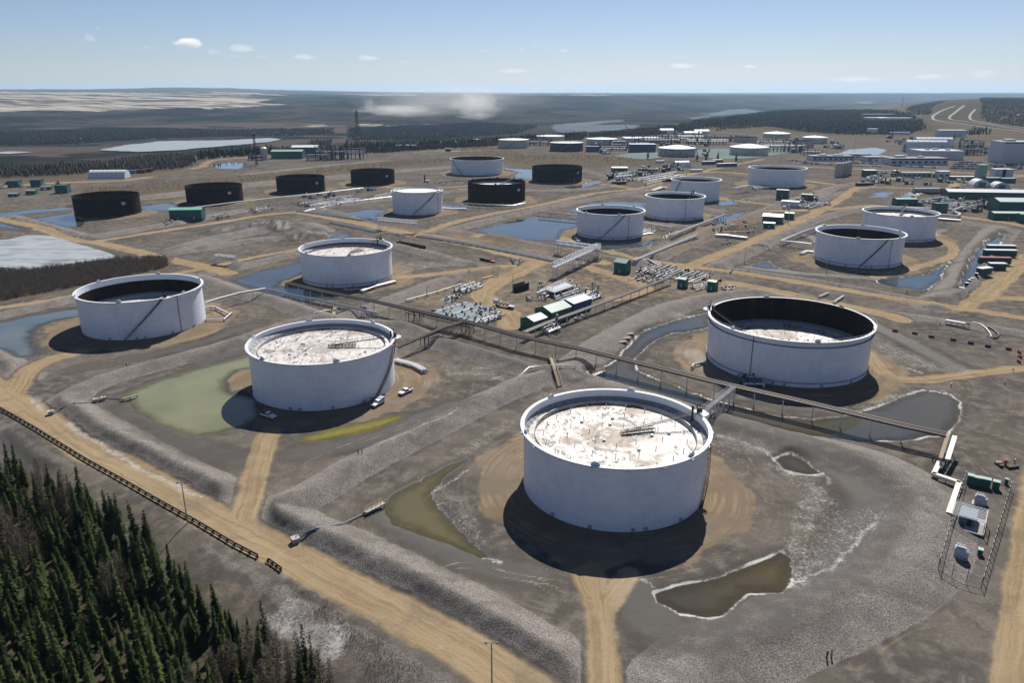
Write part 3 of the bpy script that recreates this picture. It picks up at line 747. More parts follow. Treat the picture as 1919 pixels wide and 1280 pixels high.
# far land: wood, bare aspen, cut lines, mine
nf1 = noise(0.0022, 6, .62); nf2 = noise(0.018, 4, .6); nf3 = noise(0.07, 3, .6)
wood = mixc(ramp(nf1, .42, .56), (0.010, 0.013, 0.012), (0.062, 0.055, 0.050))
wood = mixc(ramp(nf2, .38, .62, 0, .75), wood, (0.016, 0.017, 0.016))
wood = mixc(ramp(nf3, .45, .65, 0, .6), wood, (0.008, 0.011, 0.010))
wood = mixc(ramp(a_mead, .3, .7), wood, (0.075, 0.058, 0.047))
mp = N.new("ShaderNodeMapping"); mp.inputs["Scale"].default_value = (0.0009, 0.0075, 0.02); L.new(geo.outputs["Position"], mp.inputs[0])
nm1 = noise(1.0, 6, .65, mp.outputs[0], .4)
minec = mixc(ramp(nm1, .42, .58), (0.07, 0.06, 0.052), (0.36, 0.32, 0.265))
wood = mixc(edge_mask(a_mine, nf2, .5), wood, minec)
col = mixc(a_far, col, wood)
far_road = mixc(ramp(a_salt, .15, .5), col, (0.42, 0.37, 0.30))
col = mixc(mth('MULTIPLY', a_far, 1.0), col, far_road)
L.new(col, bs.inputs["Base Color"])
L.new(ramp(a_wet, .4, 1.0, .92, .6), bs.inputs["Roughness"]); L.new(mth("MULTIPLY", ramp(a_wet, .3, 1.0, 0, .22), mth("SUBTRACT", 1.0, a_far)), bs.inputs["Specular IOR Level"])
bp = N.new("ShaderNodeBump"); bp.inputs["Strength"].default_value = 0.5; bp.inputs["Distance"].default_value = 0.35
L.new(mth('ADD', mth('MULTIPLY', n_spk, mth('ADD', mth('MULTIPLY', a_grav, 1.0), 0.25)), mth('ADD', mth('MULTIPLY', n_fine, .7), mth('MULTIPLY', n_clod, .6))), bp.inputs["Height"])
L.new(bp.outputs[0], bs.inputs["Normal"])
me.materials.append(gm)

# ------------------------------------------------------------------ water
def water_mat(name, c1, c2, scale=.05, rough=0.04):
    m = mat(name, c1, rough=rough, var=0.0, spec=0.5)
    n = m.node_tree.nodes; l = m.node_tree.links; b = n["Principled BSDF"]
    b.inputs["IOR"].default_value = 1.33
    g = n.new("ShaderNodeNewGeometry"); t = n.new("ShaderNodeTexNoise"); t.inputs["Scale"].default_value = scale; t.inputs["Detail"].default_value = 3
    l.new(g.outputs["Position"], t.inputs["Vector"])
    x = n.new("ShaderNodeMix"); x.data_type = 'RGBA'; x.inputs[6].default_value = (*c1, 1); x.inputs[7].default_value = (*c2, 1)
    r = n.new("ShaderNodeMapRange"); r.inputs[1].default_value = .35; r.inputs[2].default_value = .65
    l.new(t.outputs[0], r.inputs[0]); l.new(r.outputs[0], x.inputs[0]); l.new(x.outputs[2], b.inputs["Base Color"])
    w = n.new("ShaderNodeTexNoise"); w.inputs["Scale"].default_value = 1.1; w.inputs["Detail"].default_value = 2
    l.new(g.outputs["Position"], w.inputs["Vector"])
    bp = n.new("ShaderNodeBump"); bp.inputs["Strength"].default_value = 0.03; bp.inputs["Distance"].default_value = .1
    l.new(w.outputs[0], bp.inputs["Height"]); l.new(bp.outputs[0], b.inputs["Normal"])
    # clear shallow water at the shore lets the mud show
    sh = n.new("ShaderNodeAttribute"); sh.attribute_name = "shore"
    q = n.new("ShaderNodeTexNoise"); q.inputs["Scale"].default_value = .35; q.inputs["Detail"].default_value = 4; l.new(g.outputs["Position"], q.inputs["Vector"])
    ad = n.new("ShaderNodeMath"); ad.operation = 'MULTIPLY_ADD'; ad.inputs[1].default_value = 3.0; l.new(q.outputs[0], ad.inputs[0]); l.new(sh.outputs["Fac"], ad.inputs[2])
    rs = n.new("ShaderNodeMapRange"); rs.interpolation_type = 'SMOOTHSTEP'; rs.inputs[1].default_value = -0.5; rs.inputs[2].default_value = 5.5; rs.inputs[3].default_value = .12; l.new(ad.outputs[0], rs.inputs[0])
    tr = n.new("ShaderNodeBsdfTransparent"); tr.inputs[0].default_value = (.8, .78, .7, 1); mx = n.new("ShaderNodeMixShader")
    l.new(rs.outputs[0], mx.inputs[0]); l.new(tr.outputs[0], mx.inputs[1]); l.new(b.outputs[0], mx.inputs[2]); l.new(mx.outputs[0], n["Material Output"].inputs[0])
    return m
WATER = {
 'slate': water_mat("water_slate", (0.075, 0.092, 0.095), (0.11, 0.125, 0.12)),
 'olive': water_mat("water_olive", (0.145, 0.15, 0.075), (0.185, 0.185, 0.10)),
 'yellow': water_mat("water_yellow", (0.22, 0.19, 0.035), (0.17, 0.155, 0.05)),
 'olivedark': water_mat("water_dark_olive", (0.085, 0.085, 0.045), (0.125, 0.095, 0.042), .04),
 'mud': water_mat("water_mud", (0.048, 0.042, 0.034), (0.075, 0.058, 0.026), .045),
 'green': water_mat("water_green", (0.046, 0.052, 0.05), (0.078, 0.066, 0.042), .02),
 'blue': water_mat("water_blue", (0.035, 0.045, 0.05), (0.06, 0.065, 0.06)),
}
for nm, w, s, ck, z0 in POND_W:
    keep = (s[:-1, :-1] > -3.0) | (s[1:, 1:] > -3.0)
    me_, used_ = grid_mesh("pond", w[0], w[1], np.full(s.shape, z0 + WL), keep)
    at_ = me_.attributes.new("shore", 'FLOAT', 'POINT'); at_.data.foreach_set('value', s.ravel()[used_].astype(np.float32))
    me_.materials.append(WATER[ck])
    o = bpy.data.objects.new("pond", me_); COL.objects.link(o); tag(o, kind="structure")
def flat_sheet(name, pts, z, m, kind="structure", px=True):
    g = PL(pts, z) if px else pts
    if name == "river":                                            # ragged natural bank
        q = list(g) + [g[0]]; g = []; rr_ = random.Random(len(pts))
        for a_, c_ in zip(q[:-1], q[1:]):
            n_ = 7; l_ = math.hypot(c_[0] - a_[0], c_[1] - a_[1])
            for i_ in range(n_):
                f_ = i_ / n_; o_ = rr_.uniform(-.05, .05) * l_ * (i_ > 0)
                g.append((a_[0] + (c_[0] - a_[0]) * f_ - (c_[1] - a_[1]) / (l_ + 1) * o_, a_[1] + (c_[1] - a_[1]) * f_ + (c_[0] - a_[0]) / (l_ + 1) * o_))
    else: g = smooth_line(list(g) + [g[0]], 4)[:-1]
    b = MB(); b.add([(x, y, z) for x, y in g], [tuple(range(len(g)))])
    o = b.build(name, m); tag(o, kind=kind); return o
ice = mat("river_ice", (0.24, 0.27, 0.29), rough=.9, spec=.05, var=.12, scale=.02, dirt=(0.22, 0.25, 0.28), dirt_scale=.012, dirt_amt=.8)
ice_far = mat("far_river_ice", (0.115, 0.13, 0.145), rough=.95, spec=.0, var=.3, scale=.012, dirt=(0.05, 0.06, 0.07), dirt_scale=.01, dirt_amt=.8)
ice_near = mat("pond_ice", (0.27, 0.295, 0.31), rough=.8, spec=.1, var=.35, scale=.12, dirt=(0.10, 0.125, 0.145), dirt_scale=.09, dirt_amt=1.0, stretch=(.5, 1.3, 1))

hw_m = mat("pale_road", (0.21, 0.19, 0.165), .9, var=.12, scale=.02)
for pts, hw in HIGHWAYS:
    b = MB(); vs = []
    den = []
    for p, q in zip(pts[:-1], pts[1:]):
        n = max(1, int(math.hypot(q[0] - p[0], q[1] - p[1]) / 15))
        den += [(p[0] + (q[0] - p[0]) * i / n, p[1] + (q[1] - p[1]) * i / n) for i in range(n)]
    den.append(pts[-1])
    for i, p in enumerate(den):
        a_, c_ = den[max(0, i - 1)], den[min(len(den) - 1, i + 1)]; dx, dy = c_[0] - a_[0], c_[1] - a_[1]; l_ = math.hypot(dx, dy) or 1
        zc_ = max(ground_z(p[0] + k * -dy / l_ * hw, p[1] + k * dx / l_ * hw) for k in (-1, 0, 1)) + 1.0
        for k in (-1, 1): vs.append((p[0] - k * dy / l_ * hw, p[1] + k * dx / l_ * hw, zc_))
    b.add(vs, [(2 * i, 2 * i + 1, 2 * i + 3, 2 * i + 2) for i in range(len(den) - 1)])
    tag(b.build("highway", hw_m), kind="structure")
# ------------------------------------------------------------------ shared materials
def tank_paint(name, base, seam, streak, rough=.45, course=2.43, dirt_amt=.25, low=None, spec=.5):
    """painted plate: horizontal courses, vertical plate seams, rain streaks"""
    m = bpy.data.materials.new(name); m.use_nodes = True
    nt = m.node_tree; n = nt.nodes; l = nt.links; b = n["Principled BSDF"]; b.inputs["Roughness"].default_value = rough; b.inputs["Specular IOR Level"].default_value = spec
    tc = n.new("ShaderNodeTexCoord"); sp = n.new("ShaderNodeSeparateXYZ"); l.new(tc.outputs["Object"], sp.inputs[0])
    def M(op, x, y=None):
        q = n.new("ShaderNodeMath"); q.operation = op
        for i, k in enumerate((x, y)):
            if k is None: continue
            if isinstance(k, (int, float)): q.inputs[i].default_value = k
            else: l.new(k, q.inputs[i])
        return q.outputs[0]
    ang = M('ARCTAN2', sp.outputs[1], sp.outputs[0])
    zc = M('DIVIDE', sp.outputs[2], course)
    fz = M('FRACT', zc); row = M('FLOOR', zc)
    fa = M('FRACT', M('ADD', M('MULTIPLY', ang, 3.5), M('MULTIPLY', row, .37)))
    line = M('MAXIMUM', M('LESS_THAN', fz, .025), M('LESS_THAN', fa, .006))
    cb = n.new("ShaderNodeCombineXYZ"); l.new(M('MULTIPLY', ang, 22.0), cb.inputs[0]); l.new(M('MULTIPLY', sp.outputs[2], .12), cb.inputs[1])
    ns = n.new("ShaderNodeTexNoise"); ns.inputs["Scale"].default_value = 1.0; ns.inputs["Detail"].default_value = 5; l.new(cb.outputs[0], ns.inputs["Vector"])
    n2 = n.new("ShaderNodeTexNoise"); n2.inputs["Scale"].default_value = .22; n2.inputs["Detail"].default_value = 5; l.new(tc.outputs["Object"], n2.inputs["Vector"])
    cell = n.new("ShaderNodeTexWhiteNoise"); cell.noise_dimensions = '2D'
    c2 = n.new("ShaderNodeCombineXYZ"); l.new(row, c2.inputs[0]); l.new(M('FLOOR', M('ADD', M('MULTIPLY', ang, 3.5), M('MULTIPLY', row, .37))), c2.inputs[1]); l.new(c2.outputs[0], cell.inputs[0])
    def mx(f, a, bb):
        x = n.new("ShaderNodeMix"); x.data_type = 'RGBA'
        if isinstance(f, float): x.inputs[0].default_value = f
        else: l.new(f, x.inputs[0])
        for i, k in ((6, a), (7, bb)):
            if isinstance(k, tuple): x.inputs[i].default_value = (*k, 1)
            else: l.new(k, x.inputs[i])
        return x.outputs[2]
    def rp(x, a, bb, c, d):
        r = n.new("ShaderNodeMapRange"); r.inputs[1].default_value = a; r.inputs[2].default_value = bb; r.inputs[3].default_value = c; r.inputs[4].default_value = d; l.new(x, r.inputs[0]); return r.outputs[0]
    col = mx(rp(ns.outputs[0], .52, .78, 0, dirt_amt), base, streak)
    col = mx(rp(n2.outputs[0], .42, .75, 0, dirt_amt), col, streak)
    col = mx(M('MULTIPLY', cell.outputs[0], .12), col, seam)
    if low: col = mx(M('MULTIPLY', M('LESS_THAN', sp.outputs[2], 1.5), .6), col, low)
    col = mx(M('MULTIPLY', line, .6), col, seam)
    l.new(col, b.inputs["Base Color"])
    return m
paint = tank_paint("tank_white_paint", (0.77, 0.80, 0.86), (0.42, 0.44, 0.48), (0.55, 0.55, 0.57), dirt_amt=.34)
rustp = tank_paint("tank_rusty_plate", (0.014, 0.0095, 0.009), (0.008, 0.006, 0.006), (0.028, 0.017, 0.013), rough=.85, spec=.12, dirt_amt=.6, low=(0.03, 0.024, 0.02))
beigep = tank_paint("tank_beige_paint", (0.48, 0.46, 0.41), (0.3, 0.29, 0.26), (0.33, 0.30, 0.26), dirt_amt=.4)
greenp = tank_paint("tank_weathered_paint", (0.36, 0.40, 0.37), (0.22, 0.24, 0.23), (0.10, 0.12, 0.13), dirt_amt=.9)
blackp = tank_paint("tank_black_paint", (0.02, 0.02, 0.023), (0.012, 0.012, 0.013), (0.04, 0.036, 0.034), dirt_amt=.4)
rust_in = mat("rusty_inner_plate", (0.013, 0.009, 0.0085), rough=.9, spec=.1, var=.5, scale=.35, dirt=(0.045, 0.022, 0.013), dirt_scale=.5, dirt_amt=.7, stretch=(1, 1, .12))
white = mat("white_paint", (0.60, 0.61, 0.62), rough=.45, var=.05, scale=2, dirt=(0.5, 0.47, 0.42), dirt_scale=.8, dirt_amt=.35)
grey = mat("grey_steel", (0.30, 0.32, 0.34), rough=.5, var=.15, scale=3)
darkst = mat("dark_steel", (0.022, 0.023, 0.026), rough=.55, var=.3, scale=3)
rusty = mat("rusty_steel", (0.06, 0.045, 0.038), rough=.7, var=.4, scale=2)
pipe_tan = mat("insulated_pipe", (0.21, 0.18, 0.165), rough=.5, metal=.3, var=.2, scale=.6)
galv = mat("galvanised_steel", (0.34, 0.35, 0.36), rough=.4, metal=.35, var=.15, scale=2)
bluegr = mat("blue_grey_paint", (0.10, 0.14, 0.19), rough=.5, var=.1)
greenb = mat("green_cladding", (0.026, 0.11, 0.09), rough=.5, var=.15, scale=.5)
greenroof = mat("pale_green_roof", (0.22, 0.33, 0.285), rough=.45, var=.1, scale=.5)
blueb = mat("blue_cladding", (0.03, 0.07, 0.15), rough=.5, var=.15)
concrete = mat("concrete", (0.36, 0.34, 0.31), rough=.85, var=.2, scale=1.5)
timber = mat("weathered_timber", (0.30, 0.24, 0.17), rough=.85, var=.3, scale=2)
yellowp = mat("yellow_paint", (0.42, 0.28, 0.06), rough=.55, var=.2)
redp = mat("red_plastic", (0.25, 0.018, 0.022), rough=.5, var=.15)
bluep = mat("blue_plastic", (0.015, 0.035, 0.13), rough=.5, var=.15)
blackm = mat("black_rubber", (0.012, 0.012, 0.013), rough=.7)
glass = mat("dark_glass", (0.01, 0.012, 0.015), rough=.08)
carw = mat("white_car_paint", (0.72, 0.72, 0.72), rough=.25, var=.03)
sealm = mat("roof_seal", (0.25, 0.265, 0.27), rough=.65, var=.2, scale=.6, dirt=(0.12, 0.11, 0.1), dirt_scale=.7, dirt_amt=.7)
def roof_mat(name, base, stain, brown, thr=.55, centre=0.0):
    m = bpy.data.materials.new(name); m.use_nodes = True
    nt = m.node_tree; n = nt.nodes; l = nt.links; b = n["Principled BSDF"]; b.inputs["Roughness"].default_value = .6
    tc = n.new("ShaderNodeTexCoord")
    def nz(sc, d, dist=0.0, st=(1, 1, 1)):
        mp = n.new("ShaderNodeMapping"); mp.inputs["Scale"].default_value = st; l.new(tc.outputs["Object"], mp.inputs[0])
        q = n.new("ShaderNodeTexNoise"); q.inputs["Scale"].default_value = sc; q.inputs["Detail"].default_value = d; q.inputs["Distortion"].default_value = dist
        l.new(mp.outputs[0], q.inputs["Vector"]); return q.outputs[0]
    def rp(x, a, bb, c=0., d=1.):
        r = n.new("ShaderNodeMapRange"); r.interpolation_type = 'SMOOTHSTEP'; r.inputs[1].default_value = a; r.inputs[2].default_value = bb; r.inputs[3].default_value = c; r.inputs[4].default_value = d; l.new(x, r.inputs[0]); return r.outputs[0]
    def mx(f, a, bb):
        x = n.new("ShaderNodeMix"); x.data_type = 'RGBA'; l.new(f, x.inputs[0])
        for i, k in ((6, a), (7, bb)):
            if isinstance(k, tuple): x.inputs[i].default_value = (*k, 1)
            else: l.new(k, x.inputs[i])
        return x.outputs[2]
    br = n.new("ShaderNodeTexBrick"); br.inputs["Scale"].default_value = .12; br.inputs["Mortar Size"].default_value = .006
    br.inputs[1].default_value = (1, 1, 1, 1); br.inputs[2].default_value = (1, 1, 1, 1); br.inputs[3].default_value = (0, 0, 0, 1)
    l.new(tc.outputs["Object"], br.inputs["Vector"])
    pm_ = n.new("ShaderNodeMath"); pm_.operation = 'MULTIPLY'; l.new(rp(nz(.42, 5, 2.2, (1, .5, 1)), thr, thr + .08, 0, .95), pm_.inputs[0]); l.new(rp(nz(.11, 3), .38, .55, .15, 1.0), pm_.inputs[1])
    pud = pm_.outputs[0]
    col = mx(rp(nz(.08, 4), thr, thr + .12, 0, .9), base, brown)
    if centre:
        ln = n.new("ShaderNodeVectorMath"); ln.operation = 'LENGTH'; mp2 = n.new("ShaderNodeMapping"); mp2.inputs["Scale"].default_value = (1, 1, 0); l.new(tc.outputs["Object"], mp2.inputs[0]); l.new(mp2.outputs[0], ln.inputs[0])
        a_ = n.new("ShaderNodeMath"); a_.operation = 'MULTIPLY_ADD'; a_.inputs[1].default_value = -.022; l.new(ln.outputs["Value"], a_.inputs[0]); l.new(nz(.13, 5, 1.5), a_.inputs[2])
        col = mx(rp(a_.outputs[0], .27, .42, 0, centre + .35), col, brown)
    col = mx(pud, col, stain)
    col = mx(rp(nz(1.5, 4), .55, .8, 0, .25), col, brown)
    inv = n.new("ShaderNodeMath"); inv.operation = 'SUBTRACT'; inv.inputs[0].default_value = .35
    l.new(br.outputs["Color"], inv.inputs[1])
    col = mx(inv.outputs[0], col, brown)
    l.new(col, b.inputs["Base Color"])
    bp = n.new("ShaderNodeBump"); bp.inputs["Strength"].default_value = .7; bp.inputs["Distance"].default_value = 1.4
    l.new(nz(.2, 2, .5), bp.inputs["Height"]); l.new(bp.outputs[0], b.inputs["Normal"])
    return m
roofw = roof_mat("roof_deck", (0.50, 0.475, 0.445), (0.06, 0.052, 0.047), (0.20, 0.145, 0.095), .525, centre=.55)
roofb = roof_mat("roof_deck_puddled", (0.50, 0.47, 0.445), (0.075, 0.065, 0.072), (0.24, 0.195, 0.155), .52, centre=.35)
roofr = roof_mat("roof_deck_rusty", (0.46, 0.44, 0.42), (0.18, 0.065, 0.05), (0.28, 0.19, 0.155), .53)
roofd = roof_mat("roof_deck_grey", (0.42, 0.44, 0.45), (0.14, 0.15, 0.17), (0.25, 0.24, 0.23), .54)

# ------------------------------------------------------------------ tanks
def front_angle(T, u, z=0.0):
    """angle on the near half of the shell where the photo column u cuts level z"""
    x, y, R, H = TANKS[T]
    best = None
    for k in range(400):
        a = -math.pi + math.pi * k / 399 - 0.0
        px, py = x + R * math.cos(a), y + R * math.sin(a)
        zc = py * math.cos(PITCH) - (z - CAM_H) * math.sin(PITCH)
        e = abs(CX + FPX * px / zc - u)
        if best is None or e < best[0]: best = (e, a)
    return best[1]

leg_mesh = None
def tank(T, label, group, roof_drop=8.0, roof=roofw, dark=False, band=0.0, stair=None, ladder_a=None, drain=(), ring=False, wall_rail=False, seed=0, plate=None, legs=20, fine=True):
    global leg_mesh
    x, y, R, H = TANKS[T]
    t = thing("oil_tank", label, "tank", (x, y, 0), 0, group)
    pm = rustp if dark else paint
    n = 160 if fine else 96
    m = MB(); m.lathe([(R, -0.3), (R, H)], n); m.build("shell", pm, t, smooth=True)
    m = MB(); m.lathe([(R + .35, -.3), (R + .35, .18), (R + .02, .18)], n); m.build("base_ring", concrete, t)
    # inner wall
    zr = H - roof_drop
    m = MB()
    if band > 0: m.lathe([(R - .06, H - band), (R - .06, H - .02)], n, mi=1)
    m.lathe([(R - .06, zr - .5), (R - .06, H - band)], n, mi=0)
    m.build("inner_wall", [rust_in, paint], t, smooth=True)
    # wind girder
    m = MB()
    if dark: m.lathe([(R - .1, H), (R + .5, H), (R + .5, H - .25), (R + .02, H - .3)], n)
    else: m.lathe([(R - .12, H + .02), (R + .9, H + .02), (R + .98, H - .12), (R + .9, H - .32), (R + .02, H - .38)], n)
    m.build("wind_girder", rustp if dark else white, t, smooth=False)
    # floating roof
    fr = None
    m = MB()
    rings = [0.0]; k = 0
    prof = [(0.02, zr + .25)]
    rr = np.linspace(R * .1, R - 3.0, 9)
    for q in rr: prof.append((float(q), zr + .25 * (1 - q / R)))
    prof += [(R - 2.9, zr + .05), (R - 2.85, zr + .75), (R - 1.3, zr + .55)]
    m.lathe(prof, n, mi=0)
    fr = m.build("floating_roof", roof, t, smooth=False)
    m = MB(); m.lathe([(R - 2.95, zr + .7), (R - 2.8, zr + 1.15), (R - 2.7, zr + .7)], n); m.build("foam_dam", grey, fr)
    m = MB(); m.lathe([(R - 1.35, zr + .52), (R - .12, zr + 1.5)], n)
    for i in range(n // 3):
        a = i * 6 * math.pi / n
        m.beam((math.cos(a) * (R - 1.3), math.sin(a) * (R - 1.3), zr + .62), (math.cos(a) * (R - .2), math.sin(a) * (R - .2), zr + 1.5), .12)
    m.build("seal", sealm, fr)
    rnd = random.Random(seed)
    if legs:
        if leg_mesh is None:
            q = MB(); q.tube([(0, 0, -.1), (0, 0, 1.05)], .09, 6); q.tube([(0, 0, 1.0), (0, 0, 1.1)], .16, 6)
            lo = q.build("roof_leg", grey); leg_mesh = lo.data; bpy.data.objects.remove(lo)
        for ringr, cnt in ((.28, legs // 6 + 1), (.52, legs // 3), (.78, legs - legs // 3 - legs // 6)):
            for i in range(cnt):
                a = 2 * math.pi * i / cnt + ringr * 7
                lo = bpy.data.objects.new("roof_leg", leg_mesh); COL.objects.link(lo); lo.parent = fr
                lo.location = (math.cos(a) * R * ringr, math.sin(a) * R * ringr, zr + .1)
    if legs:
        for i in range(7):
            m = MB()
            a = rnd.uniform(0, 6.28); q = rnd.uniform(.15, .7) * R
            m.lathe([(0.02, zr + .75), (.45, zr + .7), (.45, zr + .1)], 10, (math.cos(a) * q, math.sin(a) * q))
            m.build("manway", white, fr)
    # rolling ladder from the gauger platform down to its track on the roof
    if ladder_a is not None:
        a = ladder_a
        p0 = Vector((math.cos(a) * (R - .3), math.sin(a) * (R - .3), H + .3)); 
        e = Vector((math.cos(a), math.sin(a), 0)); s = Vector((-e.y, e.x, 0))
        Ll = math.sqrt(max(4, (R * .62 + 6) ** 2 - roof_drop ** 2)) if roof_drop < 9 else R * .55
        p1 = e * (R - Ll); p1.z = zr + 1.1
        m = MB()
        for k in (-.45, .45):
            m.beam(p0 + s * k, p1 + s * k, .10, .16)
            m.beam(p0 + s * k + Vector((0, 0, 1)), p1 + s * k + Vector((0, 0, 1)), .06)
            for i in range(9): 
                q = p0.lerp(p1, i / 8) + s * k; m.beam(q, q + Vector((0, 0, 1)), .05)
        for i in range(30):
            q = p0.lerp(p1, i / 29); m.beam(q - s * .45, q + s * .45, .22, .05)
        m.build("rolling_ladder", darkst if not dark else greenroof, t)
        m = MB()
        c0 = e * (R - Ll - 1.5); c1 = e * min(R * .55, R - Ll + 8)
        for k in (-.7, .7):
            for zz in (.3, 1.2): m.beam(c0 + s * k + Vector((0, 0, zr + zz)), c1 + s * k + Vector((0, 0, zr + zz)), .12)
            for i in range(9):
                q = c0.lerp(c1, i / 8) + s * k; m.beam(q + Vector((0, 0, zr + .1)), q + Vector((0, 0, zr + 1.3)), .1)
        m.beam(c0 + Vector((0, 0, zr + .9)), c1 + Vector((0, 0, zr + .9)), 1.0, .08)
        m.build("ladder_track", darkst, fr)
        m = MB()
        rad = [e * (R + q) + s * w for q, w in ((-.6, -1.6), (1.2, -2.6), (3.0, -1.4), (3.0, 1.4), (1.2, 2.6), (-.6, 1.6))]
        m.prism([(p.x, p.y) for p in rad], H + .05, H + .2)
        m.build("gauger_platform", white, t)
        m = MB()
        for q, w in ((1.2, -2.5), (2.9, -1.3), (2.9, 1.3), (1.2, 2.5), (0, -1.6), (0, 1.6)):
            p = e * (R + q) + s * w; m.beam(p + Vector((0, 0, H + .2)), p + Vector((0, 0, H + 1.4)), .09)
        for (q, w), (q2, w2) in (((1.2, -2.5), (2.9, -1.3)), ((2.9, -1.3), (2.9, 1.3)), ((2.9, 1.3), (1.2, 2.5))):
            m.beam(e * (R + q) + s * w + Vector((0, 0, H + 1.35)), e * (R + q2) + s * w2 + Vector((0, 0, H + 1.35)), .08)
        for w, hh in ((-.6, 3.6), (.7, 2.6)):
            m.tube([e * (R + .4) + s * w + Vector((0, 0, H)), e * (R + .4) + s * w + Vector((0, 0, H + hh))], .13, 6)
        m.box(tuple(e * (R + .8) + Vector((0, 0, H + 1.0))), (1.1, .9, 1.4), a)
        m.build("platform_railing", darkst, t)
        m = MB()
        m.tube([e * (R - .7) + s * 1.2 + Vector((0, 0, zr)), e * (R - .7) + s * 1.2 + Vector((0, 0, H + 2.0))], .3, 8)
        m.build("gauge_pole", darkst, t)
    # winding stair on the outside
    if stair:
        a0, a1 = stair
        m = MB(); k = 66
        prev = None
        for i in range(k + 1):
            f = i / k; a = a0 + (a1 - a0) * f; z = .2 + (H - .3) * f
            c, s_ = math.cos(a), math.sin(a)
            pin = Vector((c * (R + .15), s_ * (R + .15), z)); pout = Vector((c * (R + .95), s_ * (R + .95), z))
            m.beam(pin, pout, .26, .06)
            if i % 4 == 0: m.beam(pout, pout + Vector((0, 0, 1.05)), .05)
            if prev:
                m.beam(prev[0], pin, .07, .26); m.beam(prev[1], pout, .07, .26)
                m.beam(prev[1] + Vector((0, 0, 1.05)), pout + Vector((0, 0, 1.05)), .06)
            prev = (pin, pout)
        m.build("stair", darkst, t)
    m2 = 0
    for a in drain:
        m = MB(); c, s_ = math.cos(a), math.sin(a)
        m.tube([(c * (R + .2), s_ * (R + .2), .3), (c * (R + .2), s_ * (R + .2), H - .4)], .11, 6)
        m.build("riser_pipe", darkst, t)
    # foam chambers on the rim
    if fine:
        for i in range(6):
            a = i * math.pi / 3 + .35 + seed * .3
            c, s_ = math.cos(a), math.sin(a); q = R + (.1 if not wall_rail else -.1)
            m = MB()
            pr = [(1.15 * math.cos(b_), 1.05 * math.sin(b_)) for b_ in np.linspace(0, math.pi, 9)] + [(-1.15, -.25), (1.15, -.25)]
            m.extr([(p, H + zz) for p, zz in pr], (c * q, s_ * q, 0), (-s_, c, 0), (c, s_, 0), .12)
            m.build("foam_chamber", rustp if dark else white, t)
    # manholes, shell valves, cable ring
    for i in range(5):
        m = MB()
        a = front_angle(T, CX + FPX * x / (y * .95 + 31), 1) + (i - 2) * .33 + .1 * ((i * 7 + seed) % 3)
        c, s_ = math.cos(a), math.sin(a)
        m.tube([(c * (R - .05), s_ * (R - .05), 1.0), (c * (R + .35), s_ * (R + .35), 1.0)], .42, 10)
        m.tube([(c * (R + .3), s_ * (R + .3), 1.0), (c * (R + .42), s_ * (R + .42), 1.0)], .55, 10)
        m.build("manhole", grey if not dark else rusty, t)
    if fine and not dark:
        for i in range(9):
            m = MB()
            a = -math.pi * (i + .5) / 9
            c, s_ = math.cos(a), math.sin(a)
            m.box((c * (R + .96), s_ * (R + .96), H - .5), (.5, .9, .4), a)
            m.build("rim_light", white, t)
    if ring:
        m = MB()
        pts = [(math.cos(2 * math.pi * i / 96) * (R + .25), math.sin(2 * math.pi * i / 96) * (R + .25), 1.9) for i in range(97)]
        m.tube(pts, .14, 6); m.build("foam_ring_main", bluegr, t)
    if wall_rail:
        m = MB(); m.lathe([(R + .02, H - 2.1), (R + .55, H - 2.1), (R + .55, H - 2.35), (R + .02, H - 2.4)], n); m.build("stiffener_ring", bluegr, t)
        m = MB(); k = 72; pv = None
        for i in range(k + 1):
            a = 2 * math.pi * i / k; p = Vector((math.cos(a) * (R + .92), math.sin(a) * (R + .92), H))
            m.beam(p, p + Vector((0, 0, 1.1)), .07)
            if pv:
                m.beam(pv + Vector((0, 0, 1.1)), p + Vector((0, 0, 1.1)), .06); m.beam(pv + Vector((0, 0, .55)), p + Vector((0, 0, .55)), .05)
            pv = p
        m.build("railing", galv, t)
    if plate is not None:
        a = front_angle(T, plate, H * .65); c, s_ = math.cos(a), math.sin(a)
        m = MB(); m.box((c * (R + .1), s_ * (R + .1), H * .66), (.12, 3.0, 2.2), a, 0)
        for dz in (-.35, .35): m.box((c * (R + .17), s_ * (R + .17), H * .66 + dz), (.06, 1.6, .28), a, 1)
        m.build("number_plate", [white, darkst], t)
    return t
fa = front_angle
GBIG = "open topped tanks of the tank farm"
tank('A', "white tank at far left with deep rusty inside, beside the slate blue puddle", GBIG, 10, roofd, band=2.6, stair=(fa('A', 234, 0), fa('A', 305, 16)), drain=(fa('A', 331, 16),), ladder_a=-.75, seed=1, legs=14)
tank('B', "white tank with three pickups parked round its foot", GBIG, 3.1, roofb, band=2.2, stair=(fa('B', 700, 0), fa('B', 740, 16) + .12), ladder_a=.12, seed=2, legs=36)
tank('C', "nearest white tank, with a stained white roof and a long black shadow", GBIG, 3.5, roofw, band=2.0, stair=(fa('C', 1312, 0) - .06, fa('C', 1336, 16) + .28), ladder_a=.28, seed=3, legs=40)
tank('D', "widest white tank, its deep inside rusty to the rim, behind the raised pipe rack", GBIG, 11, roofw, band=0, ladder_a=2.75, seed=4, ring=True, wall_rail=True, drain=(fa('D', 1413, 16),), legs=26)
tank('W9', "white tank with a red stained roof beside a blue puddle", GBIG, 4.4, roofr, band=2.4, ladder_a=.9, seed=5, ring=True, legs=18)
tank('W8', "white tank with empty black inside in front of a second white tank, at right", GBIG, 13, roofd, band=2.5, stair=(fa('W8', 1607, 0), fa('W8', 1664, 17)), drain=(fa('W8', 1672, 17),), seed=6, ring=True, legs=0)
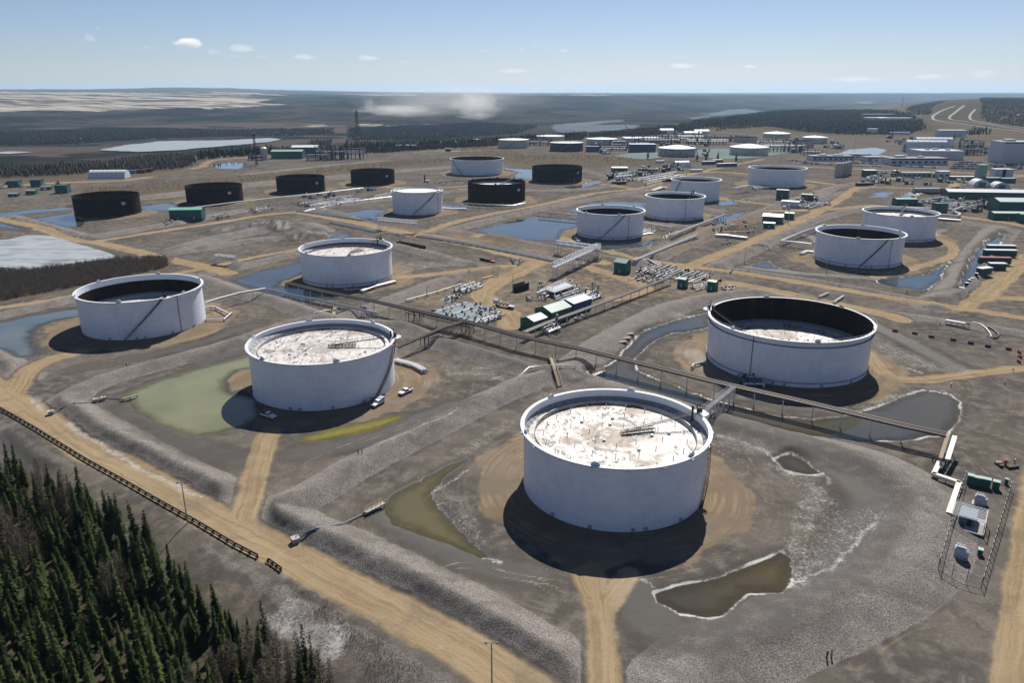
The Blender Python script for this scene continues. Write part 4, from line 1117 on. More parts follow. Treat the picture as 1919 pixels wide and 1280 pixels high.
tank('W7', "white tank with a stained roof near the rim, partly behind another white tank", GBIG, 4.2, roofw, band=2.2, ladder_a=1.0, seed=7, ring=True, legs=10)
tank('W3', "white tank beside the largest blue pond in the middle", GBIG, 13, roofd, band=2.6, stair=(fa('W3', 1124, 0), fa('W3', 1172, 17)), drain=(fa('W3', 1179, 17),), seed=8, ring=True, legs=0)
tank('W4', "front one of the two overlapping white tanks, right of the tank by the largest pond", GBIG, 12, roofd, band=2.0, drain=(fa('W4', 1286, 17),), seed=9, ladder_a=.7, ring=True, legs=0, fine=False)
tank('W5', "white tank half hidden behind the overlapping white tank in front of it", GBIG, 12, roofd, band=2.4, stair=(fa('W5', 1262, 4) , fa('W5', 1276, 18)), seed=10, legs=0, fine=False)
tank('W6', "broad white tank with a black inside, closest to the office car parks", GBIG, 12, roofd, band=2.6, seed=11, legs=0, fine=False)
tank('W2', "white tank standing behind the dark brown tanks, stair down its left side", GBIG, 14, roofd, band=0, stair=(fa('W2', 868, 0), fa('W2', 848, 17)), seed=12, legs=0, fine=False)
tank('W1', "small tall white tank with a clean white roof level with its rim", GBIG, .9, roof_mat("roof_deck_clean", (0.80, 0.80, 0.79), (0.7, 0.7, 0.69), (0.72, 0.71, 0.68), .7), band=.8, stair=(fa('W1', 772, 0), fa('W1', 816, 18)), drain=(fa('W1', 820, 17),), seed=13, legs=6, fine=False)
tank('E1', "dark brown tank at far left end of the row, beside a blue pond", GBIG, 12, roofd, dark=True, seed=14, plate=231, drain=(fa('E1', 180, 14),), legs=0, fine=False)
tank('E2', "dark brown tank second from the left in the row", GBIG, 12, roofd, dark=True, seed=15, plate=430, legs=0, fine=False)
tank('E3', "dark brown tank third from the left in the row", GBIG, 12, roofd, dark=True, seed=16, plate=594, drain=(fa('E3', 556, 14),), legs=0, fine=False)
tank('E4', "dark brown tank at the right end of the row of four", GBIG, 12, roofd, dark=True, seed=17, plate=725, legs=0, fine=False)
tank('E5', "dark brown tank with a pale ladder over its rim, behind the small white tank", GBIG, 4.5, roofd, dark=True, seed=18, plate=972, ladder_a=.9, legs=6)
tank('E6', "dark brown tank in front of the far beige tanks", GBIG, 12, roofd, dark=True, seed=19, plate=1083, drain=(fa('E6', 1040, 14),), legs=0, fine=False)

def cone_tank(x, y, R, H, pm, rm, label, rise=2.2, open_top=False, stair=None):
    t = thing("storage_tank", label, "tank", (x, y, 0), 0, "roofed tanks of the upgrader beyond")
    m = MB(); m.lathe([(R, -.5), (R, H)], 72); m.build("shell", pm, t, smooth=True)
    m = MB()
    if open_top: m.lathe([(R + .5, H), (R - .3, H + .1), (R - .3, H - 6), (.1, H - 6)], 72, mi=1)
    else: m.lathe([(R + .3, H - .15), (R + .3, H + .1), (R * .5, H + rise * .62), (.1, H + rise)], 72)
    m.build("roof", [rm, rust_in], t)
    m = MB()
    if not open_top:
        for i in range(4):
            a = i * 1.57 + .4; m.lathe([(.7, H + .4), (.7, H + 1.9), (.05, H + 2.0)], 8, (math.cos(a) * R * .55, math.sin(a) * R * .55))
        m.tube([(0, 0, H + rise - .2), (0, 0, H + rise + 1.4)], .9, 8); m.build("vent", white, t)
    m = MB(); a0 = -2.2 if stair is None else stair
    for i in range(20):
        f0, f1 = i / 20, (i + 1) / 20
        m.beam((math.cos(a0 + f0 * .9) * (R + .6), math.sin(a0 + f0 * .9) * (R + .6), H * f0), (math.cos(a0 + f1 * .9) * (R + .6), math.sin(a0 + f1 * .9) * (R + .6), H * f1), 1.0, .5)
    m.build("stair", grey, t)
    return t
BR = white
cone_tank(3, 1439, 28.3, 14.5, beigep, mat("beige_roof", (0.5, 0.49, 0.45), .6), "beige tank at left end of the far group, by the spruce line")
cone_tank(80, 1621, 29.6, 11, beigep, mat("beige_roof_flat", (0.48, 0.47, 0.44), .6), "beige tank farthest back, between the beige and the black tank")
cone_tank(96, 1364, 29.2, 14, blackp, mat("tan_roof", (0.36, 0.32, 0.28), .6), "black tank with a tan cone roof", rise=1.6)
cone_tank(177, 1526, 30.3, 11, beigep, white, "beige tank with white cone roof right of the black tank")
cone_tank(268, 1254, 29.8, 12.5, greenp, white, "weathered grey tank with dark stains and a white cone roof", rise=4.5)
cone_tank(392, 1276, 30.9, 12.5, beigep, white, "grey beige tank with a bright white cone roof by the pale pond", rise=5)
cone_tank(482, 1598, 23.8, 10, beigep, white, "low tank with open top behind the two white cone roofs", open_top=True)
cone_tank(539, 1449, 24.5, 12, beigep, BR, "open topped tank among pipe racks at the far right of the group", open_top=True)
cone_tank(612, 1566, 23.7, 11.5, beigep, white, "tank with white cone roof and stair at the right end of the group", rise=3.2, stair=-1.4)
cone_tank(600, 1760, 30, 9, beigep, white, "tank with white cone roof standing farthest right at the back", rise=4)
# ------------------------------------------------------------------ trees
def leaf_mat(name, c1, c2, tr=.25):
    m = bpy.data.materials.new(name); m.use_nodes = True
    nt = m.node_tree; n = nt.nodes; l = nt.links; b = n["Principled BSDF"]; b.inputs["Roughness"].default_value = .8; b.inputs["Specular IOR Level"].default_value = .1
    oi = n.new("ShaderNodeObjectInfo"); g = n.new("ShaderNodeNewGeometry")
    ns = n.new("ShaderNodeTexNoise"); ns.inputs["Scale"].default_value = .9; l.new(g.outputs["Position"], ns.inputs["Vector"])
    a = n.new("ShaderNodeMath"); a.operation = 'ADD'; l.new(ns.outputs[0], a.inputs[0])
    s = n.new("ShaderNodeMath"); s.operation = 'MULTIPLY_ADD'; s.inputs[1].default_value = .7; s.inputs[2].default_value = -.35; l.new(oi.outputs["Random"], s.inputs[0]); l.new(s.outputs[0], a.inputs[1])
    r = n.new("ShaderNodeMapRange"); r.inputs[1].default_value = .2; r.inputs[2].default_value = .85; l.new(a.outputs[0], r.inputs[0])
    x = n.new("ShaderNodeMix"); x.data_type = 'RGBA'; x.inputs[6].default_value = (*c1, 1); x.inputs[7].default_value = (*c2, 1); l.new(r.outputs[0], x.inputs[0])
    l.new(x.outputs[2], b.inputs["Base Color"])
    t = n.new("ShaderNodeBsdfTranslucent"); l.new(x.outputs[2], t.inputs[0])
    mx = n.new("ShaderNodeMixShader"); mx.inputs[0].default_value = tr
    l.new(b.outputs[0], mx.inputs[1]); l.new(t.outputs[0], mx.inputs[2]); l.new(mx.outputs[0], n["Material Output"].inputs[0])
    return m
spruce_leaf = leaf_mat("spruce_needles", (0.021, 0.036, 0.013), (0.085, 0.108, 0.032), .35)
larch_twig = leaf_mat("bare_twigs", (0.075, 0.062, 0.048), (0.15, 0.125, 0.095), .1)
bark = mat("bark", (0.075, 0.06, 0.048), rough=.9, var=.3, scale=3)

def crown_arrays(h, R, seed, levels, per, sparse=0.0, narrow=.85, twig=False):
    rnd = random.Random(seed); V = []; F = []
    for k in range(levels):
        t = (k + rnd.random() * .6) / levels
        z = h * (.10 + .90 * t)
        r = R * (1 - t) ** narrow * rnd.uniform(.65, 1.15) * (1 - .35 * (t < .12)) + .12
        n = max(3, int(per * (1 - .5 * t)))
        for i in range(n):
            if rnd.random() < sparse: continue
            a = 2 * math.pi * (i + rnd.random() * .8) / n + k * 1.3
            rr = r * rnd.uniform(.7, 1.15)
            c, s = math.cos(a), math.sin(a)
            dz = -rr * rnd.uniform(.25, .6) if not twig else rr * rnd.uniform(.05, .7)
            w = (.10 + .28 * rr) if not twig else .05
            o = len(V)
            p = [(0.05 * c, 0.05 * s, z)]
            mx, my, mz = c * rr * .55, s * rr * .55, z + dz * .35
            ex, ey_, ez = c * rr, s * rr, z + dz
            V.extend([p[0], (mx - s * w, my + c * w, mz - .06), (mx + s * w, my - c * w, mz - .06), (ex, ey_, ez), (mx, my, mz + .10)])
            F.extend([(o, o + 1, o + 4), (o, o + 4, o + 2), (o + 1, o + 3, o + 4), (o + 4, o + 3, o + 2)])
            for q in range(3 if not twig else 5):
                f = rnd.uniform(.3, 1.0); bx, by, bz = c * rr * f, s * rr * f, z + dz * f * .8
                o = len(V); a2 = a + rnd.uniform(-1.3, 1.3); ll = rnd.uniform(.2, .5) * (.5 + rr * .5) * (1.5 if twig else 1)
                c2, s2 = math.cos(a2), math.sin(a2); ww = .10 if not twig else .025
                up = rnd.uniform(-.5, .15) if not twig else rnd.uniform(.1, .9)
                V.extend([(bx - s2 * ww, by + c2 * ww, bz), (bx + s2 * ww, by - c2 * ww, bz), (bx + c2 * ll, by + s2 * ll, bz + up * ll)])
                F.append((o, o + 1, o + 2))
    return V, F
def mk_tree(name, h, R, seed, leafm, twig=False, levels=26, per=8, sparse=.05, narrow=.85):
    t = thing(name, None, None)
    m = MB(); m.tube([(0, 0, -.6), (0, 0, h * .5), (.05, 0, h * .97)], [h * .011 + .03, h * .007 + .02, .02], 6)
    m.build("trunk", bark, t)
    m = MB(); V, F = crown_arrays(h, R, seed, levels, per, sparse, narrow, twig)
    m.v = V; m.f = F; m.m = [0] * len(F)
    me_ = bpy.data.meshes.new("crown"); me_.from_pydata(V, [], F); me_.materials.append(leafm); me_.update()
    o = bpy.data.objects.new("crown", me_); COL.objects.link(o); o.parent = t
    return t
spr = [mk_tree("spruce_tree", h, r, 100 + i, spruce_leaf, levels=lv, per=pr, sparse=sp_) for i, (h, r, lv, pr, sp_) in enumerate(((12, 1.75, 30, 9, .05), (10, 1.6, 27, 9, .08), (13.5, 1.8, 32, 9, .12), (11, 1.3, 28, 8, .28), (8, 1.5, 22, 9, .05)))]
lar = [mk_tree("bare_larch", h, r, 200 + i, larch_twig, twig=True, levels=30, per=9, sparse=.1, narrow=.6) for i, (h, r) in enumerate(((12, 1.9), (10, 1.6), (13, 1.8)))]
rnd = random.Random(5)
gpoly = g_for
xs_ = [p[0] for p in gpoly]; ys_ = [p[1] for p in gpoly]
def seen(x, y, z):
    zc = y * math.cos(PITCH) - (z - CAM_H) * math.sin(PITCH)
    if zc < 1: return None
    u = CX + FPX * x / zc; v = CY - FPX * (y * math.sin(PITCH) + (z - CAM_H) * math.cos(PITCH)) / zc
    return u, v
pts_ = []
fp = np.array(gpoly)
tries = 0
cell_ = {}
while len(pts_) < 460 and tries < 60000:
    tries += 1
    x = rnd.uniform(min(xs_), max(xs_)); y = rnd.uniform(70, max(ys_))
    if not bool(inside(np.array([x]), np.array([y]), gpoly)[0]): continue
    uv = seen(x, y, 4.0)
    if uv is None or uv[0] < -30 or uv[0] > 700 or uv[1] > 1330: continue
    dd = 2.2
    if any((x - a) ** 2 + (y - b) ** 2 < dd * dd for a, b in pts_): continue
    pts_.append((x, y))
pts_.sort(key=lambda p: hash((round(p[0], 2), round(p[1], 2))))
LBL_S = "green spruce standing in the dense wood at lower left"
LBL_L = "leafless grey brown larch standing among the spruces at lower left"
usedS = set(); ns_ = 0; nl_ = 0
for i, (x, y) in enumerate(pts_):
    larch = vnoise(np.array([x / 14]), np.array([y / 14]), 3)[0] > .6 and rnd.random() < .6
    arr = lar if larch else spr
    if not larch and ns_ >= 295: continue
    k = rnd.randrange(len(arr)); src = arr[k]
    z = ground_z(x, y) - .2
    s = rnd.uniform(.62, 1.15)
    if (larch, k) not in usedS:
        usedS.add((larch, k)); o = src; o.location = (x, y, z); o.rotation_euler = (0, 0, rnd.uniform(0, 6.28)); o.scale = (s, s, s)
    else: o = dup(src, (x, y, z), rnd.uniform(0, 6.28), scale=(s * rnd.uniform(.85, 1.15), s * rnd.uniform(.85, 1.15), s))
    tag(o, LBL_L if larch else LBL_S, "tree", "bare larches in the near wood" if larch else "spruces in the near wood")
    o.rotation_euler = (rnd.uniform(-.06, .06), rnd.uniform(-.06, .06), rnd.uniform(0, 6.28))
    if larch: nl_ += 1
    else: ns_ += 1
# three lone spruces at the road side of the wood and a few by the far tanks
for (u, v, hs, lab) in ((505, 1262, 1.3, "tall ragged spruce at the right tip of the near wood"), (578, 1300, 1.2, "thin half bare spruce standing alone at the bottom edge"), (592, 1310, 1.1, "second thin spruce beside the half bare one at the bottom edge")):
    x, y = P(u, v, -5.5); dup(spr[3], (x, y, ground_z(x, y) - .2), u, lab, "spruces in the near wood", (hs * .9, hs * .9, hs * 1.1))
for (u, v, lab) in ((1214, 297, "lone dark spruce left of the weathered grey tank"), (1306, 301, "dark spruce just right of the weathered grey tank"), (1323, 301, "dark spruce between the two white roofed tanks, left one"), (1345, 300, "dark spruce between the two white roofed tanks, right one"), (1379, 303, "dark spruce in front of the grey beige white roofed tank")):
    x, y, z = G(u, v); dup(spr[0], (x, y, z), u, lab, "spruces by the far tanks", (1.9, 1.9, 1.15))

def scatter(name, polys, spacing, kind, hrange, seed, label, cat, zlev=None, edge_fade=None, m=None, wid=.13):
    """far wood: many small jagged trees in ONE object"""
    rg = np.random.default_rng(seed); V = []; F = []; o = 0
    PX = []; PY = []
    for poly in polys:
        g = PL(poly) if zlev is None else PL(poly, zlev)
        a = np.array(g); x0, y0 = a.min(0); x1, y1 = a.max(0)
        nn = int((x1 - x0) * (y1 - y0) / spacing ** 2); nn = min(nn, 90000)
        x = rg.uniform(x0, x1, nn); y = rg.uniform(y0, y1, nn)
        k = inside(x, y, g)
        sd_ = sdist(x, y, g); k &= (fbm(x / 60, y / 60, seed) + .5 * fbm(x / 200, y / 200, seed + 9)) * sstep(*(edge_fade or (-10, 70)), sd_) * 1.4 > .62 * rg.uniform(.75, 1.15, nn)
        PX.append(x[k]); PY.append(y[k])
    x = np.concatenate(PX); y = np.concatenate(PY); n = len(x)
    i = np.clip(np.searchsorted(gx, x) - 1, 0, NX - 2); j = np.clip(np.searchsorted(gy, y) - 1, 0, NY - 2)
    z = np.minimum(np.minimum(Z[j, i], Z[j + 1, i]), Z[j, i + 1]) - .5
    h = rg.uniform(hrange[0], hrange[1], n) * (0.75 + .5 * fbm(x / 35, y / 35, seed + 1))
    w = h * wid * rg.uniform(.8, 1.3, n); rot = rg.uniform(0, 6.28, n)
    vs = []; fs = []
    if kind == 'spruce':
        prof = ((.05, 1.0), (.45, .62), (.43, .8), (1.0, 0.02)); ns = 4
    else:
        prof = ((.05, .3), (.5, 1.0), (.85, .7), (1.0, .1)); ns = 4
    ring = []
    for pz, pr in prof:
        for q in range(ns):
            a = rot + 2 * math.pi * q / ns
            jt = rg.uniform(.6, 1.35, n)
            zz = z + h * (pz + rg.uniform(-.05, .05, n) * (pz < .99))
            ring.append(np.stack([x + np.cos(a) * w * pr * jt, y + np.sin(a) * w * pr * jt, zz], -1))
    vs = np.stack(ring, 1).reshape(-1, 3); per = len(prof) * ns
    base = np.arange(n)[:, None] * per; quads = []
    for r in range(len(prof) - 1):
        for q in range(ns): quads.append([r * ns + q, r * ns + (q + 1) % ns, (r + 1) * ns + (q + 1) % ns, (r + 1) * ns + q])
    Q = (base[:, None, :] + np.array(quads)[None]).reshape(-1, 4)
    me_ = bpy.data.meshes.new(name)
    me_.vertices.add(len(vs)); me_.vertices.foreach_set("co", vs.astype(np.float32).ravel())
    me_.loops.add(Q.size); me_.loops.foreach_set("vertex_index", Q.astype(np.int32).ravel())
    me_.polygons.add(len(Q)); me_.polygons.foreach_set("loop_start", np.arange(0, Q.size, 4, dtype=np.int32)); me_.update(calc_edges=True)
    me_.materials.append(m); ob = bpy.data.objects.new(name, me_); COL.objects.link(ob)
    tag(ob, label, cat, kind="stuff"); return n
far_spruce = leaf_mat("far_spruce", (0.020, 0.028, 0.018), (0.058, 0.064, 0.042), 0.05)
far_aspen = leaf_mat("far_aspen", (0.07, 0.062, 0.055), (0.125, 0.11, 0.096), 0.05)
cnt = []
cnt.append(scatter("spruce_wood", [[(-40, 309), (60, 303), (160, 300), (250, 297), (300, 293), (300, 286), (150, 295), (-40, 300)], [(360, 303), (420, 295), (480, 291), (520, 288), (520, 279), (450, 284), (380, 291)],
    [(520, 285), (620, 278), (620, 273), (520, 280)], [(640, 288), (740, 284), (860, 276), (940, 270), (1000, 268), (1100, 258), (1100, 250), (1000, 260), (900, 267), (760, 274), (640, 280)]], 6.5, 'spruce', (7, 17), 3, "dark line of spruces along the edge of the plateau above the river valley", "wood", m=far_spruce, edge_fade=(-12, 15)))
cnt.append(scatter("aspen_wood", [[(-40, 336), (120, 330), (300, 312), (380, 305), (360, 298), (150, 312), (-40, 318)], [(640, 291), (860, 279), (1000, 270), (1100, 262), (1100, 254), (900, 268), (640, 283)], [(-40, 318), (120, 312), (260, 306), (360, 303), (390, 296), (320, 292), (150, 296), (-40, 303)], [(500, 290), (640, 286), (640, 278), (500, 283)], [(150, 318), (300, 308), (380, 311), (330, 320), (200, 326)], [(1100, 262), (1200, 258), (1320, 243), (1320, 234), (1220, 243), (1100, 253)]], 4.2, 'aspen', (4.5, 10), 4, "grey leafless aspens along the plateau edge, between the spruces", "wood", m=far_aspen, wid=.11, edge_fade=(-12, 25)))
cnt.append(scatter("plateau_forest", [[(1100, 256), (1200, 250), (1320, 242), (1420, 236), (1480, 246), (1580, 252), (1700, 250), (1760, 244), (1740, 226), (1690, 212), (1640, 206), (1500, 206), (1420, 209), (1330, 221), (1220, 238)], [(1770, 252), (1830, 256), (1885, 252), (1880, 244), (1800, 240)], [(1900, 262), (1960, 270), (1960, 285), (1890, 275)]], 11, 'spruce', (6, 12), 6, "dark spruce and aspen forest behind the plant, right of the river bend", "forest", m=far_spruce, wid=.17))
cnt.append(scatter("plateau_aspen", [[(1330, 248), (1440, 238), (1500, 248), (1600, 254), (1720, 252), (1740, 230), (1660, 216), (1560, 222), (1440, 228), (1340, 236)], [(1830, 230), (1950, 243), (1950, 195), (1830, 198)], [(1690, 218), (1745, 224), (1755, 212), (1780, 200), (1700, 206)]], 11, 'aspen', (5, 9), 7, "grey leafless aspen stands mixed into the forest behind the plant", "forest", m=far_aspen, wid=.2, edge_fade=(-20, 45)))
cnt.append(scatter("valley_forest", [[(-60, 274), (60, 272), (160, 270), (230, 262), (380, 256), (560, 254), (640, 250), (640, 240), (430, 242), (250, 240), (60, 246), (-60, 248)], [(640, 262), (800, 262), (980, 250), (1020, 236), (900, 228), (640, 240)], [(560, 275), (640, 272), (640, 262), (560, 262)]], 9.5, 'spruce', (6, 11), 8, "dark band of forest on the flat valley floor beside the icy river", "forest", zlev=-56, m=far_spruce, wid=.22))
brush_m = leaf_mat("willow_twigs", (0.085, 0.072, 0.06), (0.165, 0.14, 0.115), .2)
def brush_field(name, polys, n, hr, seed, label):
    rg = np.random.default_rng(seed); V = []; F = []
    for poly in polys:
        g = PL(poly); a = np.array(g); x0, y0 = a.min(0); x1, y1 = a.max(0); c = 0; tr_ = 0
        while c < n and tr_ < n * 8:
            tr_ += 1
            x = rg.uniform(x0, x1); y = rg.uniform(y0, y1)
            if not inside(np.array([x]), np.array([y]), g)[0]: continue
            c += 1; z = ground_z(x, y) - .1; h = rg.uniform(*hr)
            for q in range(6):
                a = rg.uniform(0, 6.28); lean = rg.uniform(.05, .5) * h * .5; hh = h * rg.uniform(.6, 1.1); o = len(V)
                bx, by = x + rg.normal() * .5, y + rg.normal() * .5; w = .03 + h * .012
                V.extend([(bx - w, by, z), (bx + w, by, z), (bx + math.cos(a) * lean, by + math.sin(a) * lean, z + hh)]); F.append((o, o + 1, o + 2))
                V.extend([(bx + math.cos(a) * lean * .5, by, z + hh * .5), (bx + math.cos(a) * lean * .5, by + .2, z + hh * .6), (bx + math.cos(a + 1) * lean * 1.6, by + math.sin(a + 1) * lean, z + hh * .9)]); F.append((o + 3, o + 4, o + 5))
    me_ = bpy.data.meshes.new(name); me_.from_pydata(V, [], F); me_.materials.append(brush_m); me_.update()
    ob = bpy.data.objects.new(name, me_); COL.objects.link(ob); tag(ob, label, "brush", kind="stuff")
brush_field("willow_brush", [[(-40, 508), (40, 512), (150, 500), (215, 490), (310, 486), (318, 500), (200, 526), (100, 546), (-40, 572)]], 3200, (2.5, 5.5), 11, "brown leafless willow brush beside the frozen pond at left")
brush_field("roadside_brush", [[(160, 352), (300, 346), (480, 331), (640, 313), (850, 297), (850, 302), (640, 322), (450, 342), (250, 364), (150, 366)]], 900, (1.2, 2.8), 12, "low brown brush along the bank behind the row of dark tanks")
brush_field("far_brush", [[(900, 297), (1060, 287), (1240, 302), (1330, 302), (1230, 310), (1080, 312), (980, 305)], [(870, 268), (1000, 292), (1100, 294), (1240, 297), (1240, 302), (1000, 298), (860, 290)]], 500, (1.5, 3.5), 13, "low brown brush on the open ground before the far tanks")
brush_field("bank_brush", [[(535, 1085), (600, 1125), (700, 1190), (800, 1250), (780, 1290), (690, 1250), (640, 1190), (560, 1120)]], 260, (.3, .8), 14, "dead brown brush on the road bank at the bottom edge")

# ------------------------------------------------------------------ ice, river
flat_sheet("frozen_pond", [(-120, 452), (0, 450), (50, 441), (92, 442), (140, 455), (216, 480), (150, 491), (90, 501), (40, 506), (0, 501), (-120, 512)], .42, ice_near)
flat_sheet("river", [(185, 281), (230, 272), (300, 264), (360, 263), (430, 262), (500, 258), (530, 260), (500, 266), (420, 273), (330, 281), (260, 284)], -55.0, ice)
flat_sheet("river", [(-30, 286), (20, 283), (60, 284), (20, 288)], -55.0, ice)
flat_sheet("river", [(1033, 234), (1060, 231), (1110, 227), (1165, 224), (1168, 227), (1130, 231), (1105, 234), (1170, 233), (1200, 234), (1190, 240), (1120, 246), (1050, 248), (1036, 242)], -55.0, ice_far)
flat_sheet("river", [(1292, 221), (1330, 212), (1368, 205), (1400, 203), (1426, 208), (1400, 212), (1340, 217), (1300, 224)], -52.0, ice_far)
flat_sheet("river", [(1605, 191), (1625, 189), (1645, 191), (1630, 194), (1612, 194)], -50.0, ice_far)
# ------------------------------------------------------------------ plant: racks, pipes, sheds
def V3(u, v, z=0.0):
    x, y = P(u, v, z); return Vector((x, y, z))
def ang_px(a, b): 
    p, q = P(*a), P(*b); return math.atan2(q[1] - p[1], q[0] - p[0])
def resample(pts, step):
    out = [pts[0]]; acc = 0
    for p, q in zip(pts[:-1], pts[1:]):
        L_ = (q - p).length; n = max(1, int(round(L_ / step)))
        for i in range(1, n + 1): out.append(p.lerp(q, i / n))
    return out
def side_of(pts, i):
    d = (pts[min(i + 1, len(pts) - 1)] - pts[max(i - 1, 0)]); d.z = 0; d.normalize()
    return Vector((-d.y, d.x, 0))
def offset(pts, k, dz=0):
    return [p + side_of(pts, i) * k + Vector((0, 0, dz)) for i, p in enumerate(pts)]
def rack(name, label, cat, pts, npipe=5, width=2.2, step=9, pm=pipe_tan, post=white, truss=None, double=False, group=None, pr=.17, rail=False, deckm=None):
    """elevated line: pipes, deck beams and one post per bent"""
    base = pts[0].copy(); base.z = ground_z(base.x, base.y)
    t = thing(name, label, cat, base, 0, group)
    q = [p - base for p in pts]
    for k in range(npipe):
        w = (k / max(1, npipe - 1) - .5) * width
        m = MB(); m.tube(offset(q, w, .2 + .1 * (k % 2)), pr * (1 + .35 * ((k * 7) % 3 == 0)), 8); m.build("pipe", rusty if (pm is pipe_tan and k % 2) else pm, t, smooth=True)
    m = MB()
    for w in (-width / 2 - .2, width / 2 + .2):
        o_ = offset(q, w, -.12)
        for a, b in zip(o_[:-1], o_[1:]): m.beam(a, b, .14, .3)
        if rail:
            o2 = offset(q, w, 1.1)
            for a, b in zip(o2[:-1], o2[1:]): m.beam(a, b, .07)
    m.build("deck", deckm or (grey if post is white else post), t)
    r = resample(q, step)
    for i, p in enumerate(r):
        gz = ground_z(p.x + base.x, p.y + base.y) - .4 - base.z
        if p.z - gz < .6: continue
        m = MB(); s = side_of(r, i)
        if double:
            for w in (-width / 2, width / 2): m.beam((p.x + s.x * w, p.y + s.y * w, gz), (p.x + s.x * w, p.y + s.y * w, p.z), .24)
            m.beam(p + s * (-width / 2 - .3), p + s * (width / 2 + .3), .22, .22)
        else:
            m.tube([(p.x, p.y, gz), (p.x, p.y, p.z - .05)], .2, 8); m.beam(p - s * (width / 2 + .25) , p + s * (width / 2 + .25), .2, .22)
        m.build("post", post, t)
    return t
Z55 = 5.4
main_pts = [V3(u, v, Z55) for u, v in ((538, 530), (603, 546), (700, 564), (760, 578), (880, 604), (968, 629), (1080, 652), (1240, 691), (1340, 716), (1415, 733), (1525, 758), (1693, 798), (1773, 815))]
mr = rack("pipe_rack", "long elevated pipe rack on white posts crossing the whole tank farm", "pipe rack", main_pts, 5, 2.6, 9, deckm=rusty)
mb = Vector(mr.location)
m = MB()
for a, b in ((V3(762, 579, 0), V3(892, 609, 0)),):
    tr0 = V3(764, 579, Z55 - .3) - mb; tr1 = V3(890, 607, Z55 - .3) - mb
    s = Vector((-(tr1 - tr0).y, (tr1 - tr0).x, 0)).normalized()
    for w in (-1.5, 1.5):
        n = 14
        for i in range(n):
            p = tr0.lerp(tr1, i / n) + s * w; q = tr0.lerp(tr1, (i + 1) / n) + s * w; dn = Vector((0, 0, -1.5))
            m.beam(p, q, .2); m.beam(p + dn, q + dn, .2); m.beam(p, p + dn, .13); m.beam(p + dn, q, .11)
    for f in (0.05, .14, .84, .95):
        for w in (-1.7, 1.7):
            p = tr0.lerp(tr1, f) + s * w; g0 = Vector((p.x, p.y, -.3)); m.beam(p, g0, .3)
            p2 = tr0.lerp(tr1, f + .09 * (1 if f < .5 else -1)) + s * w
            m.beam(p + Vector((0, 0, -1.5)), Vector((p2.x, p2.y, -.2)), .14)
m.build("truss", rusty, mr)
m = MB()
for f in (.06, .9): p = tr0.lerp(tr1, f); m.box((p.x, p.y, .2), (5, 4.5, .7), .6)
m.build("footing", concrete, mr)
# branch to the tank with the pickups: dark trestle, pale first bents
bp_ = [V3(872, 602, 5.2), V3(830, 615, 5.2), V3(772, 639, 5.0), V3(742, 652, 4.8)]
br_ = rack("pipe_trestle", "dark steel trestle carrying pipes from the long rack to the tank with the pickups", "pipe rack", bp_, 4, 1.6, 11, post=white, deckm=rusty, pm=rusty)
m = MB(); b0 = Vector(br_.location)
p0 = bp_[0] - b0 + Vector((0, 0, -.4)); p1 = V3(790, 631, 4.6) - b0
s = Vector((-(p1 - p0).y, (p1 - p0).x, 0)).normalized()
for w in (-1.2, 1.2):
    for i in range(10):
        a = p0.lerp(p1, i / 10) + s * w; b = p0.lerp(p1, (i + 1) / 10) + s * w; dn = Vector((0, 0, -1.3))
        m.beam(a, b, .18); m.beam(a + dn, b + dn, .18); m.beam(a, b + dn, .11); m.beam(a, a + dn, .11)
for f in (.98, .9):
    for w in (-1.3, 1.3):
        a = p0.lerp(p1, f) + s * w; m.beam(a, Vector((a.x, a.y, -.4)), .28)
m.build("truss", rusty, br_)
rack("pipe_rack", "short white pipe bridge from the long rack to the nearest tank", "pipe rack", [V3(1374, 727, 5.4), V3(1352, 744, 5.6), V3(1322, 768, 5.8)], 3, 1.4, 6, pm=galv, double=True, rail=True)
rack("pipe_rack", "pipe rack on white posts running up to the right past the green sheds", "pipe rack", [V3(982, 623, 3.8), V3(1025, 605, 3.8), V3(1149, 560, 3.8), V3(1257, 519, 3.8)], 5, 1.8, 8)
rack("pipe_rack", "low rack with a row of close white posts on the berm beside the white bridges", "pipe rack", [V3(1188, 488, 3.0), V3(1250, 463, 3.0), V3(1306, 441, 3.0)], 5, 2.2, 5, pm=galv, double=True)
rack("pipe_rack", "grey pipe rack sloping up right behind the low rack with close posts", "pipe rack", [V3(1258, 441, 2.6), V3(1310, 420, 2.6), V3(1358, 402, 2.6)], 5, 2.2, 6, pm=galv, double=True)
rack("pipe_rack", "white pipe rack joining the two overlapping tanks to the grey sloping rack", "pipe rack", [V3(1204, 417, 3.2), V3(1260, 426, 3.2)], 3, 1.6, 7, pm=galv)
rack("pipe_rack", "white pipe rack reaching the empty tank at right from the berm", "pipe rack", [V3(1520, 457, 3.5), V3(1464, 451, 3.5), V3(1500, 436, 3.5), V3(1545, 420, 3.5)], 3, 1.5, 6, pm=white, double=True)
rack("pipe_rack", "thin white pipe rack leaving the far left white tank", "pipe rack", [V3(386, 567, 5.0), V3(412, 559, 5.0), V3(450, 549, 5.0), V3(497, 541, 4.6)], 2, .9, 9, pm=galv)
rack("pipe_rack", "row of white pipe posts along the pond edge by the red stained tank", "pipe rack", [V3(500, 542, 3.5), V3(545, 552, 3.5), V3(600, 563, 3.5), V3(640, 572, 3.5), V3(710, 588, 3.5)], 2, .8, 8, pm=galv)
rack("pipe_rack", "white posts with a pipe beside the largest blue pond", "pipe rack", [V3(1010, 397, 3), V3(1050, 401, 3), V3(1085, 404, 3)], 2, 1.2, 9, pm=galv)
